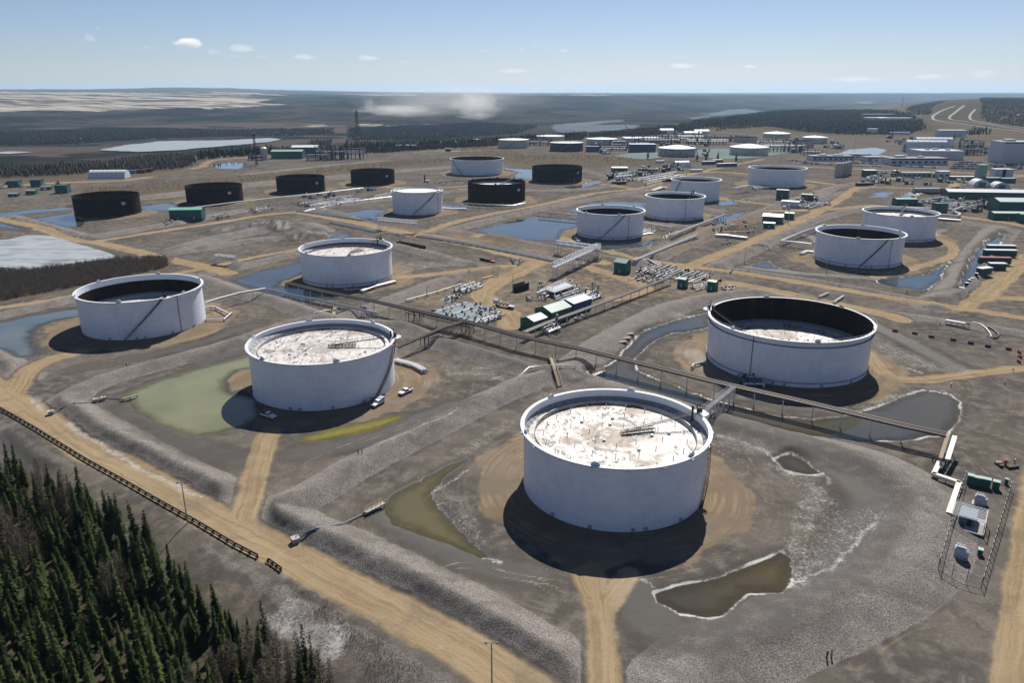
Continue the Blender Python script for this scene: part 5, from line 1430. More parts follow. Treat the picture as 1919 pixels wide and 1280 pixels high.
rack("pipe_rack", "white posts with pipes below the dark brown tank with the pale ladder", "pipe rack", [V3(850, 379, 3), V3(900, 383, 3), V3(960, 385, 3), V3(985, 380, 3)], 3, 1.6, 8, pm=galv, double=True)
rack("pipe_rack", "grey pipe rack along the foot of the row of dark brown tanks", "pipe rack", [V3(362, 389, 2.5), V3(440, 379, 2.5), V3(520, 370, 2.5), V3(600, 362, 2.5), V3(680, 352, 2.5)], 5, 3, 14, pm=galv)
rack("pipe_rack", "white double pipe bridge left of the broad tank near the car parks", "pipe rack", [V3(1377, 352, 6), V3(1405, 347, 6)], 6, 4, 8, pm=white, double=True)
rack("pipe_rack", "pipe rack with white posts behind the second white tank at right", "pipe rack", [V3(1690, 388, 4), V3(1740, 390, 4), V3(1790, 392, 4), V3(1806, 386, 4)], 4, 2.5, 10, pm=white, double=True)

def truss_bridge(label, a, b, z, hgt=2.4, wid=3.0, towers=(0.03, .97), n=12):
    p = V3(*a, z); q = V3(*b, z); base = Vector((p.x, p.y, 0))
    t = thing("pipe_bridge", label, "pipe bridge", base, 0, "white lattice pipe bridges")
    d = (q - p); L_ = d.length; d.normalize(); s = Vector((-d.y, d.x, 0)); up = Vector((0, 0, 1)); o = p - base
    m = MB()
    for w in (-wid / 2, wid / 2):
        for i in range(n):
            f = o + d * (L_ * i / n) + s * w; g = o + d * (L_ * (i + 1) / n) + s * w
            m.beam(f, g, .26); m.beam(f + up * hgt, g + up * hgt, .26); m.beam(f, f + up * hgt, .2)
            m.beam(f if i % 2 else f + up * hgt, g + up * hgt if i % 2 else g, .18)
    for i in range(n + 1):
        f = o + d * (L_ * i / n)
        for zz in (0, hgt): m.beam(f - s * wid / 2 + up * zz, f + s * wid / 2 + up * zz, .18)
        if i < n: m.beam(f - s * wid / 2 + up * hgt, f + d * (L_ / n) + s * wid / 2 + up * hgt, .14)
    m.build("truss", white, t)
    for k in range(5):
        w = (k / 4 - .5) * (wid - .6); m = MB(); m.tube([o + s * w + up * .35, o + d * L_ + s * w + up * .35], .24, 8); m.build("pipe", white, t)
    for f in towers:
        m = MB()
        cs = []
        for e in (-1.3, 1.3):
            for w in (-wid / 2, wid / 2): cs.append(o + d * (L_ * f + e) + s * w)
        for c in cs: m.beam(c, Vector((c.x, c.y, -.2)), .28)
        for i, j in ((0, 1), (2, 3), (0, 2), (1, 3)):
            k = 3
            for e in range(k):
                z0 = -.2 + (o.z + .2) * e / k; z1 = -.2 + (o.z + .2) * (e + 1) / k
                m.beam(Vector((cs[i].x, cs[i].y, z0)), Vector((cs[j].x, cs[j].y, z1)), .16)
                m.beam(Vector((cs[i].x, cs[i].y, z1)), Vector((cs[j].x, cs[j].y, z1)), .16)
        m.build("tower", white, t)
    return t
truss_bridge("white lattice pipe bridge over the road in front of the small tall tank", (709, 413), (781, 420), 7.0)
truss_bridge("white lattice pipe bridge running up right in the middle, nearest of the joined pair", (1036, 502), (1122, 463), 6.5, n=16, towers=(.03, .35, .5, .65, .8))
truss_bridge("white lattice pipe bridge meeting the far end of the joined pair", (1043, 457), (1124, 468), 6.5)
truss_bridge("small low white pipe frame near the crossing below the bare lot", (404, 480), (440, 484), 4.5, 1.2, 2, n=6)

def pipe_run(label, lines, r=.32, m_=white, sleepers=True, z=.75, group="pipes on low sleepers", name="pipeline", n=3, gap=1.0):
    pts = [V3(u, v, z) for u, v in lines]
    base = Vector((pts[0].x, pts[0].y, 0))
    t = thing(name, label, "pipeline", base, 0, group)
    q = [p - base for p in pts]
    for p in q: p.z = max(z, ground_z(p.x + base.x, p.y + base.y) + .5)
    for k in range(n):
        m = MB(); m.tube(offset(q, (k - (n - 1) / 2) * gap), r, 8); m.build("pipe", m_, t, smooth=True)
    if sleepers:
        rs = resample(q, 7)
        for i, p in enumerate(rs[:40]):
            s = side_of(rs, i); m = MB(); w = (n * gap) / 2 + .3
            m.beam(Vector((p.x, p.y, p.z - .55)) - s * w, Vector((p.x, p.y, p.z - .55)) + s * w, .35, .5); m.build("sleeper", concrete, t)
    return t
pipe_run("upper bank of white pipes on sleepers left of the lattice bridge over the road", [(562, 394), (620, 402), (688, 412)], n=8, gap=1.1, m_=galv, r=.24)
pipe_run("lower bank of white pipes on sleepers left of the lattice bridge over the road", [(622, 416), (660, 424), (706, 434)], n=5, gap=1.0, m_=galv, r=.24)
pipe_run("long bank of white pipes on sleepers running to the joined lattice bridges", [(785, 441), (860, 452), (940, 467), (1045, 488)], n=6, gap=1.1, m_=galv, r=.28)
pipe_run("white pipes on the bank left of the small tall white tank", [(570, 396), (640, 382), (735, 371)], n=3, gap=1.2, r=.22, m_=galv)
pipe_run("single long white pipe beside the grey valve field", [(762, 562), (820, 546), (864, 532), (880, 534)], r=.25, n=1, z=1.2)
pipe_run("two thick white pipes bending down at the foot of the tank with the pickups", [(741, 674), (757, 678), (775, 683), (796, 694)], r=.5, n=2, gap=1.3, z=1.3)
pipe_run("white pipe loop at the foot of the far left white tank, upper arm", [(382, 577), (396, 574), (404, 575), (428, 587)], r=.4, n=1, z=1.6)
pipe_run("white pipe loop at the foot of the far left white tank, lower arm", [(385, 599), (420, 598), (433, 586)], r=.32, n=1, z=1.2)
pipe_run("thick white pipes at the foot of the red stained tank", [(678, 545), (700, 537), (740, 527)], r=.5, n=2, gap=1.2, z=1.2)
pipe_run("thin white pipe at the left foot of the red stained tank", [(645, 540), (648, 543), (676, 541)], r=.25, n=1, z=1.2)
pipe_run("white pipe end by the close post rack beside the green tower shed", [(1196, 488), (1215, 491), (1230, 495)], r=.55, n=1, z=1.0)
pipe_run("thick white insulated pipes lying on the yard by the orange valves", [(1341, 440), (1360, 441), (1400, 446)], r=.8, n=2, gap=2, z=1.2)
pipe_run("white pipes at the left foot of the empty tank at right", [(1502, 475), (1512, 470), (1524, 472)], r=.5, n=2, gap=1.5, z=1.2)
pipe_run("white pipe and valves at the left side of the widest tank", [(1297, 687), (1301, 682), (1322, 678)], r=.35, n=1, z=1.2)
pipe_run("pale pipes behind the widest tank", [(1535, 556), (1552, 549)], r=.5, n=1, z=1.0)
pipe_run("second pale pipe behind the widest tank, right one", [(1563, 566), (1580, 555)], r=.5, n=1, z=1.0)
pipe_run("row of white pipes on supports beside the second white tank at right", [(1752, 411), (1770, 413), (1800, 416)], r=.4, n=3, gap=1.2, z=1.2)
pipe_run("white pipe bend by the green tool shed behind the right tanks", [(1760, 402), (1795, 404), (1800, 400), (1785, 396), (1806, 388)], r=.7, n=1, z=2)
pipe_run("white pipes at the left foot of the overlapping pair of tanks", [(1185, 443), (1215, 437), (1224, 438)], r=.5, n=3, gap=1.2)
pipe_run("white pipes left of the half hidden white tank", [(1222, 357), (1240, 352), (1250, 352)], r=.5, n=4, gap=1.3)
pipe_run("white pipes and pale pad right of the small tall white tank", [(828, 389), (850, 391), (874, 391)], r=.45, n=3, gap=1.3)
pipe_run("pale pipes between the largest blue pond and its tank", [(1085, 452), (1078, 444)], r=.4, n=2, gap=1.2)

# lines that climb over the berms
def hose(label, lines, r, m_, cat="pipe", name="berm_pipe", posts=True, dz=.6, group=None):
    pts = [Vector(G(u, v, dz)) for u, v in lines]
    for _ in range(3):                                             # settle on the berm surface
        pts = []
        for u, v in lines:
            x, y = P(u, v, 0); z = ground_z(x, y)
            for k in range(6): x, y = P(u, v, z + dz); z = ground_z(x, y)
            pts.append(Vector((x, y, z + dz)))
    base = Vector((pts[0].x, pts[0].y, ground_z(pts[0].x, pts[0].y)))
    t = thing(name, label, cat, base, 0, group)
    m = MB(); m.tube([p - base for p in pts], r, 8); m.build("pipe", m_, t, smooth=True)
    if posts:
        for p in pts[1:-1]:
            m = MB(); m.beam(p - base, p - base + Vector((0, 0, -dz - .3)), .12); m.build("support", galv, t)
    return t
hose("white pipe climbing over the berm under the wooden stair", [(972, 706), (991, 688), (1020, 685), (1050, 684), (1078, 684), (1094, 697)], .16, galv, dz=1.0)
hose("white pipe climbing over the berm behind the tank with the pickups", [(588, 594), (612, 581), (640, 581), (672, 582), (686, 594)], .16, galv, dz=.9)
hose("blue discharge hose over the berm between the two left tanks", [(97, 777), (112, 766), (140, 755), (168, 754), (181, 751), (198, 746), (212, 747), (227, 748)], .17, bluegr, "hose", "discharge_hose", False, .3)
hose("blue discharge hose over the front berm beside the main road", [(556, 1014), (575, 1000), (594, 990), (640, 982), (663, 972), (684, 962)], .17, bluegr, "hose", "discharge_hose", False, .3)
hose("dark pipe over the berm left of the largest pond", [(700, 445), (720, 437), (760, 440)], .2, rusty)
hose("dark angled pipe over the berm below the empty right tank", [(1407, 461), (1416, 458), (1438, 460), (1444, 468)], .2, rusty)
hose("dark stair pipe over the berm corner at right of the middle crossing", [(1368, 511), (1378, 498)], .4, rusty)
def sump(label, u, v, s=1.3):
    x, y, z = G(u, v)
    t = thing("sump_box", label, "box", (x, y, z), .6, "concrete sump boxes of the hoses")
    m = MB(); m.box((0, 0, .5), (s, s, 1.3)); m.build("body", concrete, t); m = MB(); m.box((0, 0, 1.2), (s + .2, s + .2, .15)); m.build("lid", concrete, t)
    m = MB(); m.tube([(.2, 0, 1.2), (.2, 0, 1.6), (.6, 0, 1.6)], .1, 6); m.build("valve", darkst, t)
sump("concrete box on the blue hose beside the yellow platform, left one", 180, 754); sump("concrete box on the blue hose beside the yellow platform, right one", 194, 751)
sump("concrete box at the road end of the hose between the left tanks", 96, 778, 1.5); sump("concrete box at the road end of the front berm hose", 554, 1018, 1.6)
def platform(label, a, b, h=.9):
    p, q = V3(*a, h), V3(*b, h); base = Vector((p.x, p.y, 0)); t = thing("access_platform", label, "platform", base, 0, "yellow railed platforms at the ponds")
    d = (q - p).normalized(); s = Vector((-d.y, d.x, 0)); L_ = (q - p).length
    m = MB(); o = p - base; m.beam(o, o + d * L_, 1.2, .15); m.build("deck", galv, t)
    m = MB()
    for w in (-.6, .6):
        for k in range(5): c = o + d * (L_ * k / 4) + s * w; m.beam(c, c + Vector((0, 0, 1.1)), .08)
        for zz in (.55, 1.1): m.beam(o + s * w + Vector((0, 0, zz)), o + d * L_ + s * w + Vector((0, 0, zz)), .08)
    m.build("railing", yellowp, t)
    m = MB()
    for k in (0.05, .5, .95):
        for w in (-.5, .5): c = o + d * (L_ * k) + s * w; m.beam(c, Vector((c.x, c.y, -1.3)), .14)
    m.build("legs_frame", rusty, t)
platform("yellow railed platform over the olive pond left of the tank with the pickups", (228, 747), (257, 739)); platform("yellow railed platform over the pond in front of the nearest tank", (684, 960), (719, 942))
platform("yellow railed platform under the long pipe rack right of the wooden stair", (1112, 703), (1134, 694))
def stairway(label, pts, w=1.6):
    ps = []
    for (u, v, dz) in pts:
        x, y = P(u, v, 0); z = ground_z(x, y)
        for k in range(8): x, y = P(u, v, z + dz); z = ground_z(x, y)
        ps.append(Vector((x, y, z + dz)))
    base = Vector((ps[0].x, ps[0].y, ground_z(ps[0].x, ps[0].y))); t = thing("berm_stair", label, "stairs", base, 0, "timber stairs over the berms")
    q = [p - base for p in ps]; d = (q[-1] - q[0]); d.z = 0; d.normalize(); s = Vector((-d.y, d.x, 0))
    m = MB()
    for a, b in zip(q[:-1], q[1:]):
        n = max(2, int((b - a).length / .45))
        for i in range(n): c = a.lerp(b, (i + .5) / n); m.beam(c - s * w / 2, c + s * w / 2, .34, .08)
        for k in (-w / 2, w / 2): m.beam(a + s * k, b + s * k, .1, .3)
    m.build("tread", timber, t)
    for k in (-w / 2, w / 2):
        m = MB(); up = Vector((0, 0, 1.1))
        for a, b in zip(q[:-1], q[1:]):
            m.beam(a + s * k + up, b + s * k + up, .09); m.beam(a + s * k + up * .5, b + s * k + up * .5, .08)
            n = max(2, int((b - a).length / 2))
            for i in range(n + 1): c = a.lerp(b, i / n) + s * k; m.beam(c - up * .3, c + up, .09)
        m.build("railing", timber, t)
stairway("timber stair with railings over the berm between the long rack and the nearest tank", [(1032, 668, 1.2), (1040, 690, 1.0), (1047, 712, .6), (1049, 724, .3)])
stairway("timber stair over the berm behind the tank with the pickups", [(629, 574, 1.0), (627, 585, 1.0), (624, 598, .3)])

# ------------------------------------------------------------------ sheds and buildings
def shed(label, c, rz, size, wm, rm, rise=1.0, kind="shed", ridge='x', group=None, doors=1, windows=0, name="green_shed", roof_over=.3, cat=None):
    """gabled shed; c = photo mark of the footprint centre; size = length, width, eaves height"""
    x, y, z = G(*c); Lx, Wy, Hh = size
    t = thing(name, label, cat or kind, (x, y, z - .05), rz, group)
    m = MB(); a, b = Lx / 2, Wy / 2
    if rise > 0.05:
        vs = [(-a, -b, 0), (a, -b, 0), (a, b, 0), (-a, b, 0), (-a, -b, Hh), (a, -b, Hh), (a, b, Hh), (-a, b, Hh), (-a, 0, Hh + rise), (a, 0, Hh + rise)]
        fs = [(0, 1, 5, 4), (2, 3, 7, 6), (1, 2, 6, 9, 5), (3, 0, 4, 8, 7)]
        m.add(vs, fs)
    else: m.box((0, 0, Hh / 2), (Lx, Wy, Hh))
    m.build("wall", wm, t)
    m = MB(); ov = roof_over
    if rise > 0.05:
        for sgn_ in (-1, 1):
            k = (b + ov) / b
            p = [(-a - ov, 0, Hh + rise + .03), (a + ov, 0, Hh + rise + .03), (a + ov, sgn_ * (b + ov), Hh + rise - rise * k + .03), (-a - ov, sgn_ * (b + ov), Hh + rise - rise * k + .03)]
            p2 = [(q[0], q[1], q[2] + .12) for q in p]
            m.add(p + p2, [(0, 1, 2, 3), (7, 6, 5, 4), (0, 4, 5, 1), (1, 5, 6, 2), (2, 6, 7, 3), (3, 7, 4, 0)])
            n = int(Lx / 1.2)
            for i in range(n + 1):
                xx = -a - ov + (Lx + 2 * ov) * i / max(1, n)
                m.beam((xx, 0, Hh + rise + .17), (xx, sgn_ * (b + ov), Hh + rise - rise * k + .17), .08, .06)
    else:
        m.box((0, 0, Hh + .08), (Lx + .3, Wy + .3, .16))
        m.box((0, -b, Hh + .3), (Lx + .3, .2, .3)); m.box((0, b, Hh + .3), (Lx + .3, .2, .3)); m.box((-a, 0, Hh + .3), (.2, Wy - .2, .3)); m.box((a, 0, Hh + .3), (.2, Wy - .2, .3))
    m.build("roof", rm, t)
    for i in range(doors):
        m = MB(); xx = -a + Lx * (i + .5) / doors
        m.box((xx, -b - .03, min(1.1, Hh * .4)), (1.1, .1, min(2.1, Hh * .8))); d_ = m.build("door", grey, t)
        m = MB(); m.box((xx + .4, -b - .12, 1.0), (.12, .1, .2)); m.build("handle", darkst, d_)
    for i in range(windows):
        m = MB(); xx = -a + Lx * (i + .5) / windows
        m.box((xx, -b - .03, Hh * .62), (Lx / windows * .55, .08, Hh * .22)); m.build("window", glass, t)
    return t
rzB = ang_px((985, 620), (1110, 578)); rzA = ang_px((538, 530), (1080, 652))
GS = "green metal sheds of the tank farm"
shed("small green shed at the front end of the row by the middle pipe rack", (1000, 612), rzB, (9, 8, 4.2), greenb, greenroof, 1.4, group=GS)
shed("larger green shed with ribbed pale roof behind the small one by the middle rack", (1036, 598), rzB, (14, 10, 5.6), greenb, greenroof, 2.0, group=GS)
shed("blue metal shed at the back end of the row by the middle pipe rack", (1077, 581), rzB, (14, 9.5, 5.4), blueb, mat("blue_grey_roof", (.33, .38, .42), .5), 1.2, group=GS)
shed("tall narrow green shed beside the joined lattice bridges", (1166, 510), rzA, (7.5, 6.5, 6.2), greenb, greenroof, 1.6, group=GS)
shed("green cube shed above the widest tank, left of two", (1279, 537), rzA, (4.4, 4.2, 4.6), greenb, greenb, .5, group=GS)
shed("green cube shed above the widest tank, right of two", (1335, 543), rzA, (4.4, 4.2, 4.8), greenb, greenb, .5, group=GS)
shed("green shed with white roof beside the sandy road right of the middle", (1448, 417), rzA + .2, (15, 10, 5.5), greenb, white, 1.5, group=GS)
shed("little green lean-to in front of the white roofed shed by the sandy road", (1441, 427), rzA + .2, (8, 4, 4), greenb, white, .5, group=GS)
shed("green shed behind the white roofed shed by the sandy road", (1479, 410), rzA + .2, (7, 6, 5), greenb, greenroof, .5, group=GS)
shed("green pump house below the second dark brown tank", (353, 413), .10, (25, 11, 8), greenb, mat("teal_roof", (.16, .36, .30), .5), 1.2, group=GS, doors=2)
shed("pale cabin with a dark base right of the middle, before the green shed", (1481, 387), rzA + .1, (15, 9, 5), white, white, .3, name="cabin")
shed("green shed left of the pale cabin", (1466, 373), rzA + .1, (11, 7, 7), greenb, greenroof, .3, group=GS)
shed("green hut right of the pale cabin", (1512, 375), rzA + .1, (10, 7, 4), greenb, greenroof, .3, group=GS)
shed("green tool shed behind the second white tank at right", (1694, 384), 0, (19, 9, 6), greenb, greenroof, .6, group=GS)
shed("green tall kiosk right of the second white tank at right", (1759, 400), 0, (11, 6, 9), greenb, greenb, .3, group=GS)
shed("big green workshop with pale roof at the right edge, upper block", (1915, 396), -.08, (50, 20, 9.5), greenb, mat("pale_workshop_roof", (.40, .49, .45), .5, var=.1, scale=.4), 2.2, name="workshop", doors=1, windows=0, cat="building")
shed("low green front block of the big workshop at the right edge", (1915, 411), -.08, (50, 9, 5.5), greenb, mat("pale_front_roof", (.40, .49, .45), .5, var=.1, scale=.4), .8, name="workshop", doors=2, cat="building")
shed("small green annex at the right edge below the workshop", (1918, 417), -.08, (9, 6, 7), greenb, greenroof, .4, name="workshop", cat="building")
shed("long green shed with a white roof behind the big workshop", (1862, 372), -.12, (92, 16, 7), greenb, white, 2.0, name="long_shed", doors=3, cat="building")
for (u, v, s, lab) in ((29, 350, (11, 9, 7), "dark green hut, leftmost of those left of the dark tanks"), (71, 349, (11, 8, 7.5), "dark green hut second from left, left of the dark tanks"), (88, 355, (10, 5, 3.5), "low green hut behind the spoil left of the dark tanks"), (119, 361, (12, 9, 8), "dark green hut nearest to the leftmost dark tank"), (60, 364, (9, 6, 4), "low green hut amid posts left of the dark tanks"), (27, 368, (9, 5, 3), "low grey cabin left of the low green hut")):
    shed(lab, (u, v), .1, s, greenb, greenroof if s[2] < 6 else greenb, .4, group="huts left of the dark tanks", name="hut")
shed("green hut among valves between the dark tank and the far brush", (1160, 324), 0, (20, 11, 7), greenb, greenb, 1.2, group=GS)
shed("green metal building behind the far tower, left one", (541, 296), .05, (48, 22, 11), greenb, greenroof, 2, name="pump_station", cat="building")
shed("green metal building behind the far tower, right one with pale roof", (574, 290), .05, (42, 22, 13), greenb, white, 2.5, name="pump_station", cat="building")
shed("dark low building with vehicles in front of the spruce line", (762, 280), 0, (36, 12, 8), bluegr, grey, .5, name="workshop", windows=4, cat="building")
shed("low shed with pale roof before the spruce line", (846, 270), 0, (44, 16, 7), greenb, white, 1.0, name="workshop", cat="building")
shed("green shed at the end of the spruce line, left of the beige tank", (889, 267), 0, (26, 14, 11), greenb, greenroof, 1.5, name="workshop", cat="building")
shed("small green hut on the bare ground before the spruce line", (840, 283), 0, (9, 7, 5), greenb, greenroof, .4, name="hut")
def quonset(label, c, rz, L_, r, hgt, n=10, mm=white, ribs=9, group="white arched shelters"):
    x, y, z = G(*c); t = thing("arched_shelter", label, "shelter", (x, y, z), rz, group)
    m = MB(); pts = [(math.cos(a) * r, math.sin(a) * hgt) for a in np.linspace(0, math.pi, 15)]
    m.extr([(p, zz) for p, zz in pts], (0, 0, 0), (0, 1, 0), (1, 0, 0), L_ / 2); m.build("cover", mm, t, smooth=True)
    m = MB()
    for i in range(ribs):
        xx = -L_ / 2 + L_ * i / (ribs - 1)
        m.tube([(xx, p * 1.012, zz * 1.012) for p, zz in pts], .12, 5, caps=False)
    m.build("rib", galv, t)
    m = MB(); m.box((-L_ / 2 - .06, 0, hgt * .33), (.14, r * .8, hgt * .66)); m.build("door", bluegr, t)
quonset("white ribbed arched shelter behind the leftmost dark tank", (206, 333), .08, 42, 9, 9.5)
quonset("small white arched shelter in front of the weathered grey tank", (1276, 313), .3, 22, 8, 8.5, ribs=6)
quonset("white arched shelter at far right behind the long green shed, left one", (1834, 349), 1.4, 16, 9, 8, ribs=5)
quonset("white arched shelter at far right behind the long green shed, right one", (1872, 352), 1.4, 14, 8, 6.5, ribs=5)
quonset("large white arched hall beside the office car park, front one", (1732, 285), -.1, 66, 13, 20, ribs=8)
quonset("large white arched hall beside the office car park, rear one", (1746, 281), -.1, 62, 14, 22, ribs=8)
for i, (u, v, w, h, lab) in enumerate(((1248, 250, 26, 12, "white dome on the sandy plain right of the river bend"), (1292, 253, 24, 9, "white dome among far sheds, left of three"), (1303, 252, 20, 7, "white dome among far sheds, middle of three"), (1313, 250, 28, 10, "white dome among far sheds, right of three"))):
    quonset(lab, (u, v), .1, w * 1.3, w * .55, h, ribs=4)
white2 = mat("white_cladding", (0.50, 0.52, 0.55), .5, var=.06, scale=.3)
def block(label, c, rz, size, wm=white2, rm=white, band=None, name="office_building", cat="building", nwin=0, group=None, extra=()):
    x, y, z = G(*c); Lx, Wy, Hh = size
    t = thing(name, label, cat, (x, y, z - .1), rz, group)
    m = MB(); m.box((0, 0, Hh / 2), (Lx, Wy, Hh)); m.build("wall", wm, t)
    m = MB(); m.box((0, 0, Hh + .25), (Lx + .6, Wy + .6, .5)); m.build("roof", rm, t)
    if band:
        m = MB(); m.box((0, -Wy / 2 - .06, Hh - 1.0), (Lx + .2, .14, 1.7)); m.build("blue_band", band, t)
    for i in range(nwin):
        m = MB(); xx = -Lx / 2 + Lx * (i + .5) / nwin; m.box((xx, -Wy / 2 - .05, Hh * .45), (Lx / nwin * .5, .12, Hh * .3)); m.build("window", glass, t)
    for (dx, dy, sx, sy, sz) in extra:
        m = MB(); m.box((dx, dy, Hh + .5 + sz / 2), (sx, sy, sz)); m.build("rooftop_unit", wm, t)
    return t
darkroof = mat("dark_roof", (0.10, 0.11, 0.13), .7, var=.2)
bluetrim = mat("blue_trim", (0.02, 0.04, 0.12), .5)
block("long low office with dark roof and blue band, left of the car park", (1555, 300), -.03, (62, 26, 7), rm=darkroof, band=bluetrim, nwin=8, extra=((-12, 0, 10, 8, 2), (12, 2, 14, 6, 1.6)))
block("low office with dark roof adjoining the long office on its right", (1600, 297), -.03, (40, 26, 7.5), rm=darkroof, band=bluetrim, nwin=5)
block("office wing with grey roof between the two car parks", (1640, 302), -.03, (36, 28, 7), rm=darkroof, band=bluetrim, nwin=4)
block("main office with blue front and glass entrance before the white halls", (1712, 307), .02, (82, 30, 9), rm=darkroof, band=bluetrim, nwin=9, extra=((-20, 4, 14, 8, 2.5), (8, 0, 8, 6, 2)))
block("flat roofed white warehouse behind the main office", (1752, 297), -.05, (64, 44, 13), rm=mat("grey_roof", (.26, .28, .30), .6), extra=((0, 5, 8, 5, 2), (14, -6, 6, 4, 2), (-14, 0, 6, 4, 2)), name="warehouse")
block("tall white and blue process building at the right edge", (1893, 304), 0, (48, 34, 30), wm=white2, rm=greenroof, band=bluetrim, name="process_building", nwin=0, extra=((-8, 0, 14, 10, 3),))
block("dark blue stair tower on the right of the tall process building", (1916, 303), 0, (16, 26, 26), wm=blueb, rm=darkroof, name="process_building")
block("white flat building far behind the arched halls", (1781, 256), 0, (62, 20, 15), rm=white, name="warehouse")
block("grey shed beside the far wood, small with white roof", (1634, 250), 0, (22, 12, 12), rm=white, name="warehouse")
block("low grey sheds at the far clearing", (1685, 252), 0, (50, 10, 6), rm=greenroof, name="warehouse")
block("white twin container block at right, behind the long green shed, left half", (1868, 334), 0, (13, 10, 11), name="equipment_building"); block("white twin container block at right, behind the long green shed, right half", (1882, 334), 0, (13, 10, 11), name="equipment_building")
block("low green cabin below the white twin block, left", (1857, 341), 0, (19, 7, 5), wm=greenb, rm=greenroof, name="cabin"); block("low green cabin below the white twin block, right", (1887, 342), 0, (15, 7, 5), wm=greenb, rm=greenroof, name="cabin")
block("green water tower block at right behind the arched shelters", (1835, 340), 0, (9, 8, 19), wm=greenroof, rm=greenroof, name="equipment_building")
block("small white hut on the road below the main office", (1765, 333), 0, (14, 9, 8), name="cabin", nwin=2); block("long green trailer cabin below the office car park", (1715, 331), 0, (36, 7, 5), wm=greenroof, rm=greenroof, name="cabin", nwin=6)
block("green cube hut below the office car park", (1678, 329), 0, (7, 6, 6), wm=greenb, rm=white, name="cabin"); block("green hut below the dark roofed office", (1628, 331), 0, (15, 9, 8), wm=greenb, rm=white, name="cabin")
block("low dark cabins at right between the two roads", (1805, 337), 0, (32, 6, 4), wm=darkroof, rm=white, name="cabin")
block("bright white hall at the far camp in the wood, left", (1639, 227), 0, (70, 30, 12), name="camp_building"); block("white hall at the far camp in the wood, right", (1675, 228), 0, (110, 30, 12), name="camp_building"); block("dark hall at the far camp in the wood", (1645, 222), 0, (120, 40, 16), wm=darkroof, rm=darkroof, name="camp_building")
for i, (u, v) in enumerate(((1568, 331), (1574, 331), (1579, 330), (1584, 329), (1589, 327))):
    x, y, z = G(u, v); t = thing("silo", "tan silo, number %d from the left in the row below the office" % (i + 1), "silo", (x, y, z), 0, "tan silos below the office")
    t["label"] = ("leftmost", "second from left", "middle", "second from right", "rightmost")[i] + " of five tan silos below the office"
    m = MB(); m.lathe([(3.3, 0), (3.3, 15), (2.0, 16.5), (.05, 16.8)], 20); m.build("body", mat("silo_tan", (.42, .37, .31), .6, var=.1), t, smooth=True)
    m = MB(); m.beam((3.4, -1, 0), (3.4, -1, 17), .3); m.beam((3.4, -.4, 0), (3.4, -.4, 17), .3); m.build("ladder", darkst, t)
block("blue metal shed with pale roof among the far tanks, right one", (1203, 284), 0, (44, 18, 13), wm=blueb, rm=mat("pale_blue_roof", (.45, .52, .58), .5), name="blue_shed", cat="shed"); block("blue metal shed among the far tanks, left one", (1160, 276), 0, (24, 14, 11), wm=blueb, rm=mat("pale_roof2", (.45, .5, .55), .5), name="blue_shed", cat="shed")
block("small blue shed before the black tank", (1110, 284), 0, (22, 12, 9), wm=blueb, rm=blueb, name="blue_shed", cat="shed")
block("wide low white hall among the far tanks", (1205, 266), 0, (80, 46, 9), rm=white, name="warehouse")
for i, (u, v, lx, mm_, lab) in enumerate(((1328, 308, 20, darkroof, "dark trailer with pale roof left of the car park road, front row left"), (1344, 305, 16, darkroof, "dark trailer with pale roof left of the car park road, behind"), (1362, 312, 30, darkroof, "long dark trailer with pale roof left of the car park road"))):
    block(lab, (u, v), .3, (lx, 5, 4.5), wm=mm_, rm=white2, name="trailer", cat="trailer")
cont = mat("green_container", (0.015, 0.065, 0.055), .5, var=.2); redroof = mat("red_edge", (.22, .03, .03), .5)
for i, (u, v, lx, lab) in enumerate(((1872, 481, 19, "rear dark green container with red edge at right"), (1862, 496, 18, "middle dark green container with red edge at right"), (1867, 505, 9, "short dark green container in front of the red edged ones"), (1842, 518, 8.5, "front dark green container with a white roof at right"), (1874, 473, 17, "dark green container behind the red edged ones, at the back"))):
    block(lab, (u, v), -.08 if i != 3 else .35, (lx, 3.2, 3.6), wm=cont, rm=white if i in (0, 2, 3, 4) else redroof, name="shipping_container", cat="container", group="green containers at right")
for i, (u, v, mm_, lab) in enumerate(((246, 325, bluegr, "blue grey container right of the white arched shelter"), (264, 324, mat("dark_red", (.12, .02, .02), .5), "red container right of the blue grey one"), (277, 322, mat("dark_red2", (.10, .02, .02), .5), "red container at the right end of the container row"))):
    block(lab, (u, v), 0, (12, 5, 4), wm=mm_, rm=mm_, name="shipping_container", cat="container", group="containers by the arched shelter")
# ------------------------------------------------------------------ guard rails along the front road
def guardrail(label, marks, step=3.0):
    pts = [V3(u, v, 0) for u, v in marks]; r = resample(pts, step)
    for p in r: p.z = ground_z(p.x, p.y)
    base = r[0].copy(); t = thing("guardrail", label, "guardrail", base, 0, "timber guardrails of the front road")
    q = [p - base for p in r]
    for k, zz in ((0, .85),):
        m = MB(); o_ = offset(q, .18, zz)
        for a, b in zip(o_[:-1], o_[1:]): m.beam(a, b, .22, .42)
        m.build("rail", darkst, t)
    m = MB(); o_ = offset(q, -.22, .55)
    for a, b in zip(o_[:-1], o_[1:]): m.beam(a, b, .16, .22)
    m.build("back_rail", darkst, t)
    for i, p in enumerate(q[:98]):
        s = side_of(q, i); m = MB(); m.beam(p + Vector((0, 0, -.4)), p + Vector((0, 0, 1.1)), .3)
        m.beam(p + Vector((0, 0, .9)), p - s * 1.0 + Vector((0, 0, -.2)), .16); m.build("post", darkst, t)
guardrail("long dark timber guardrail along the front road beside the wood", [(-30, 748), (0, 768), (47, 795), (150, 858), (250, 915), (350, 972), (440, 1025), (483, 1047)])
guardrail("short separate piece of dark guardrail past the end of the long one", [(503, 1055), (527, 1072)], 1.8)

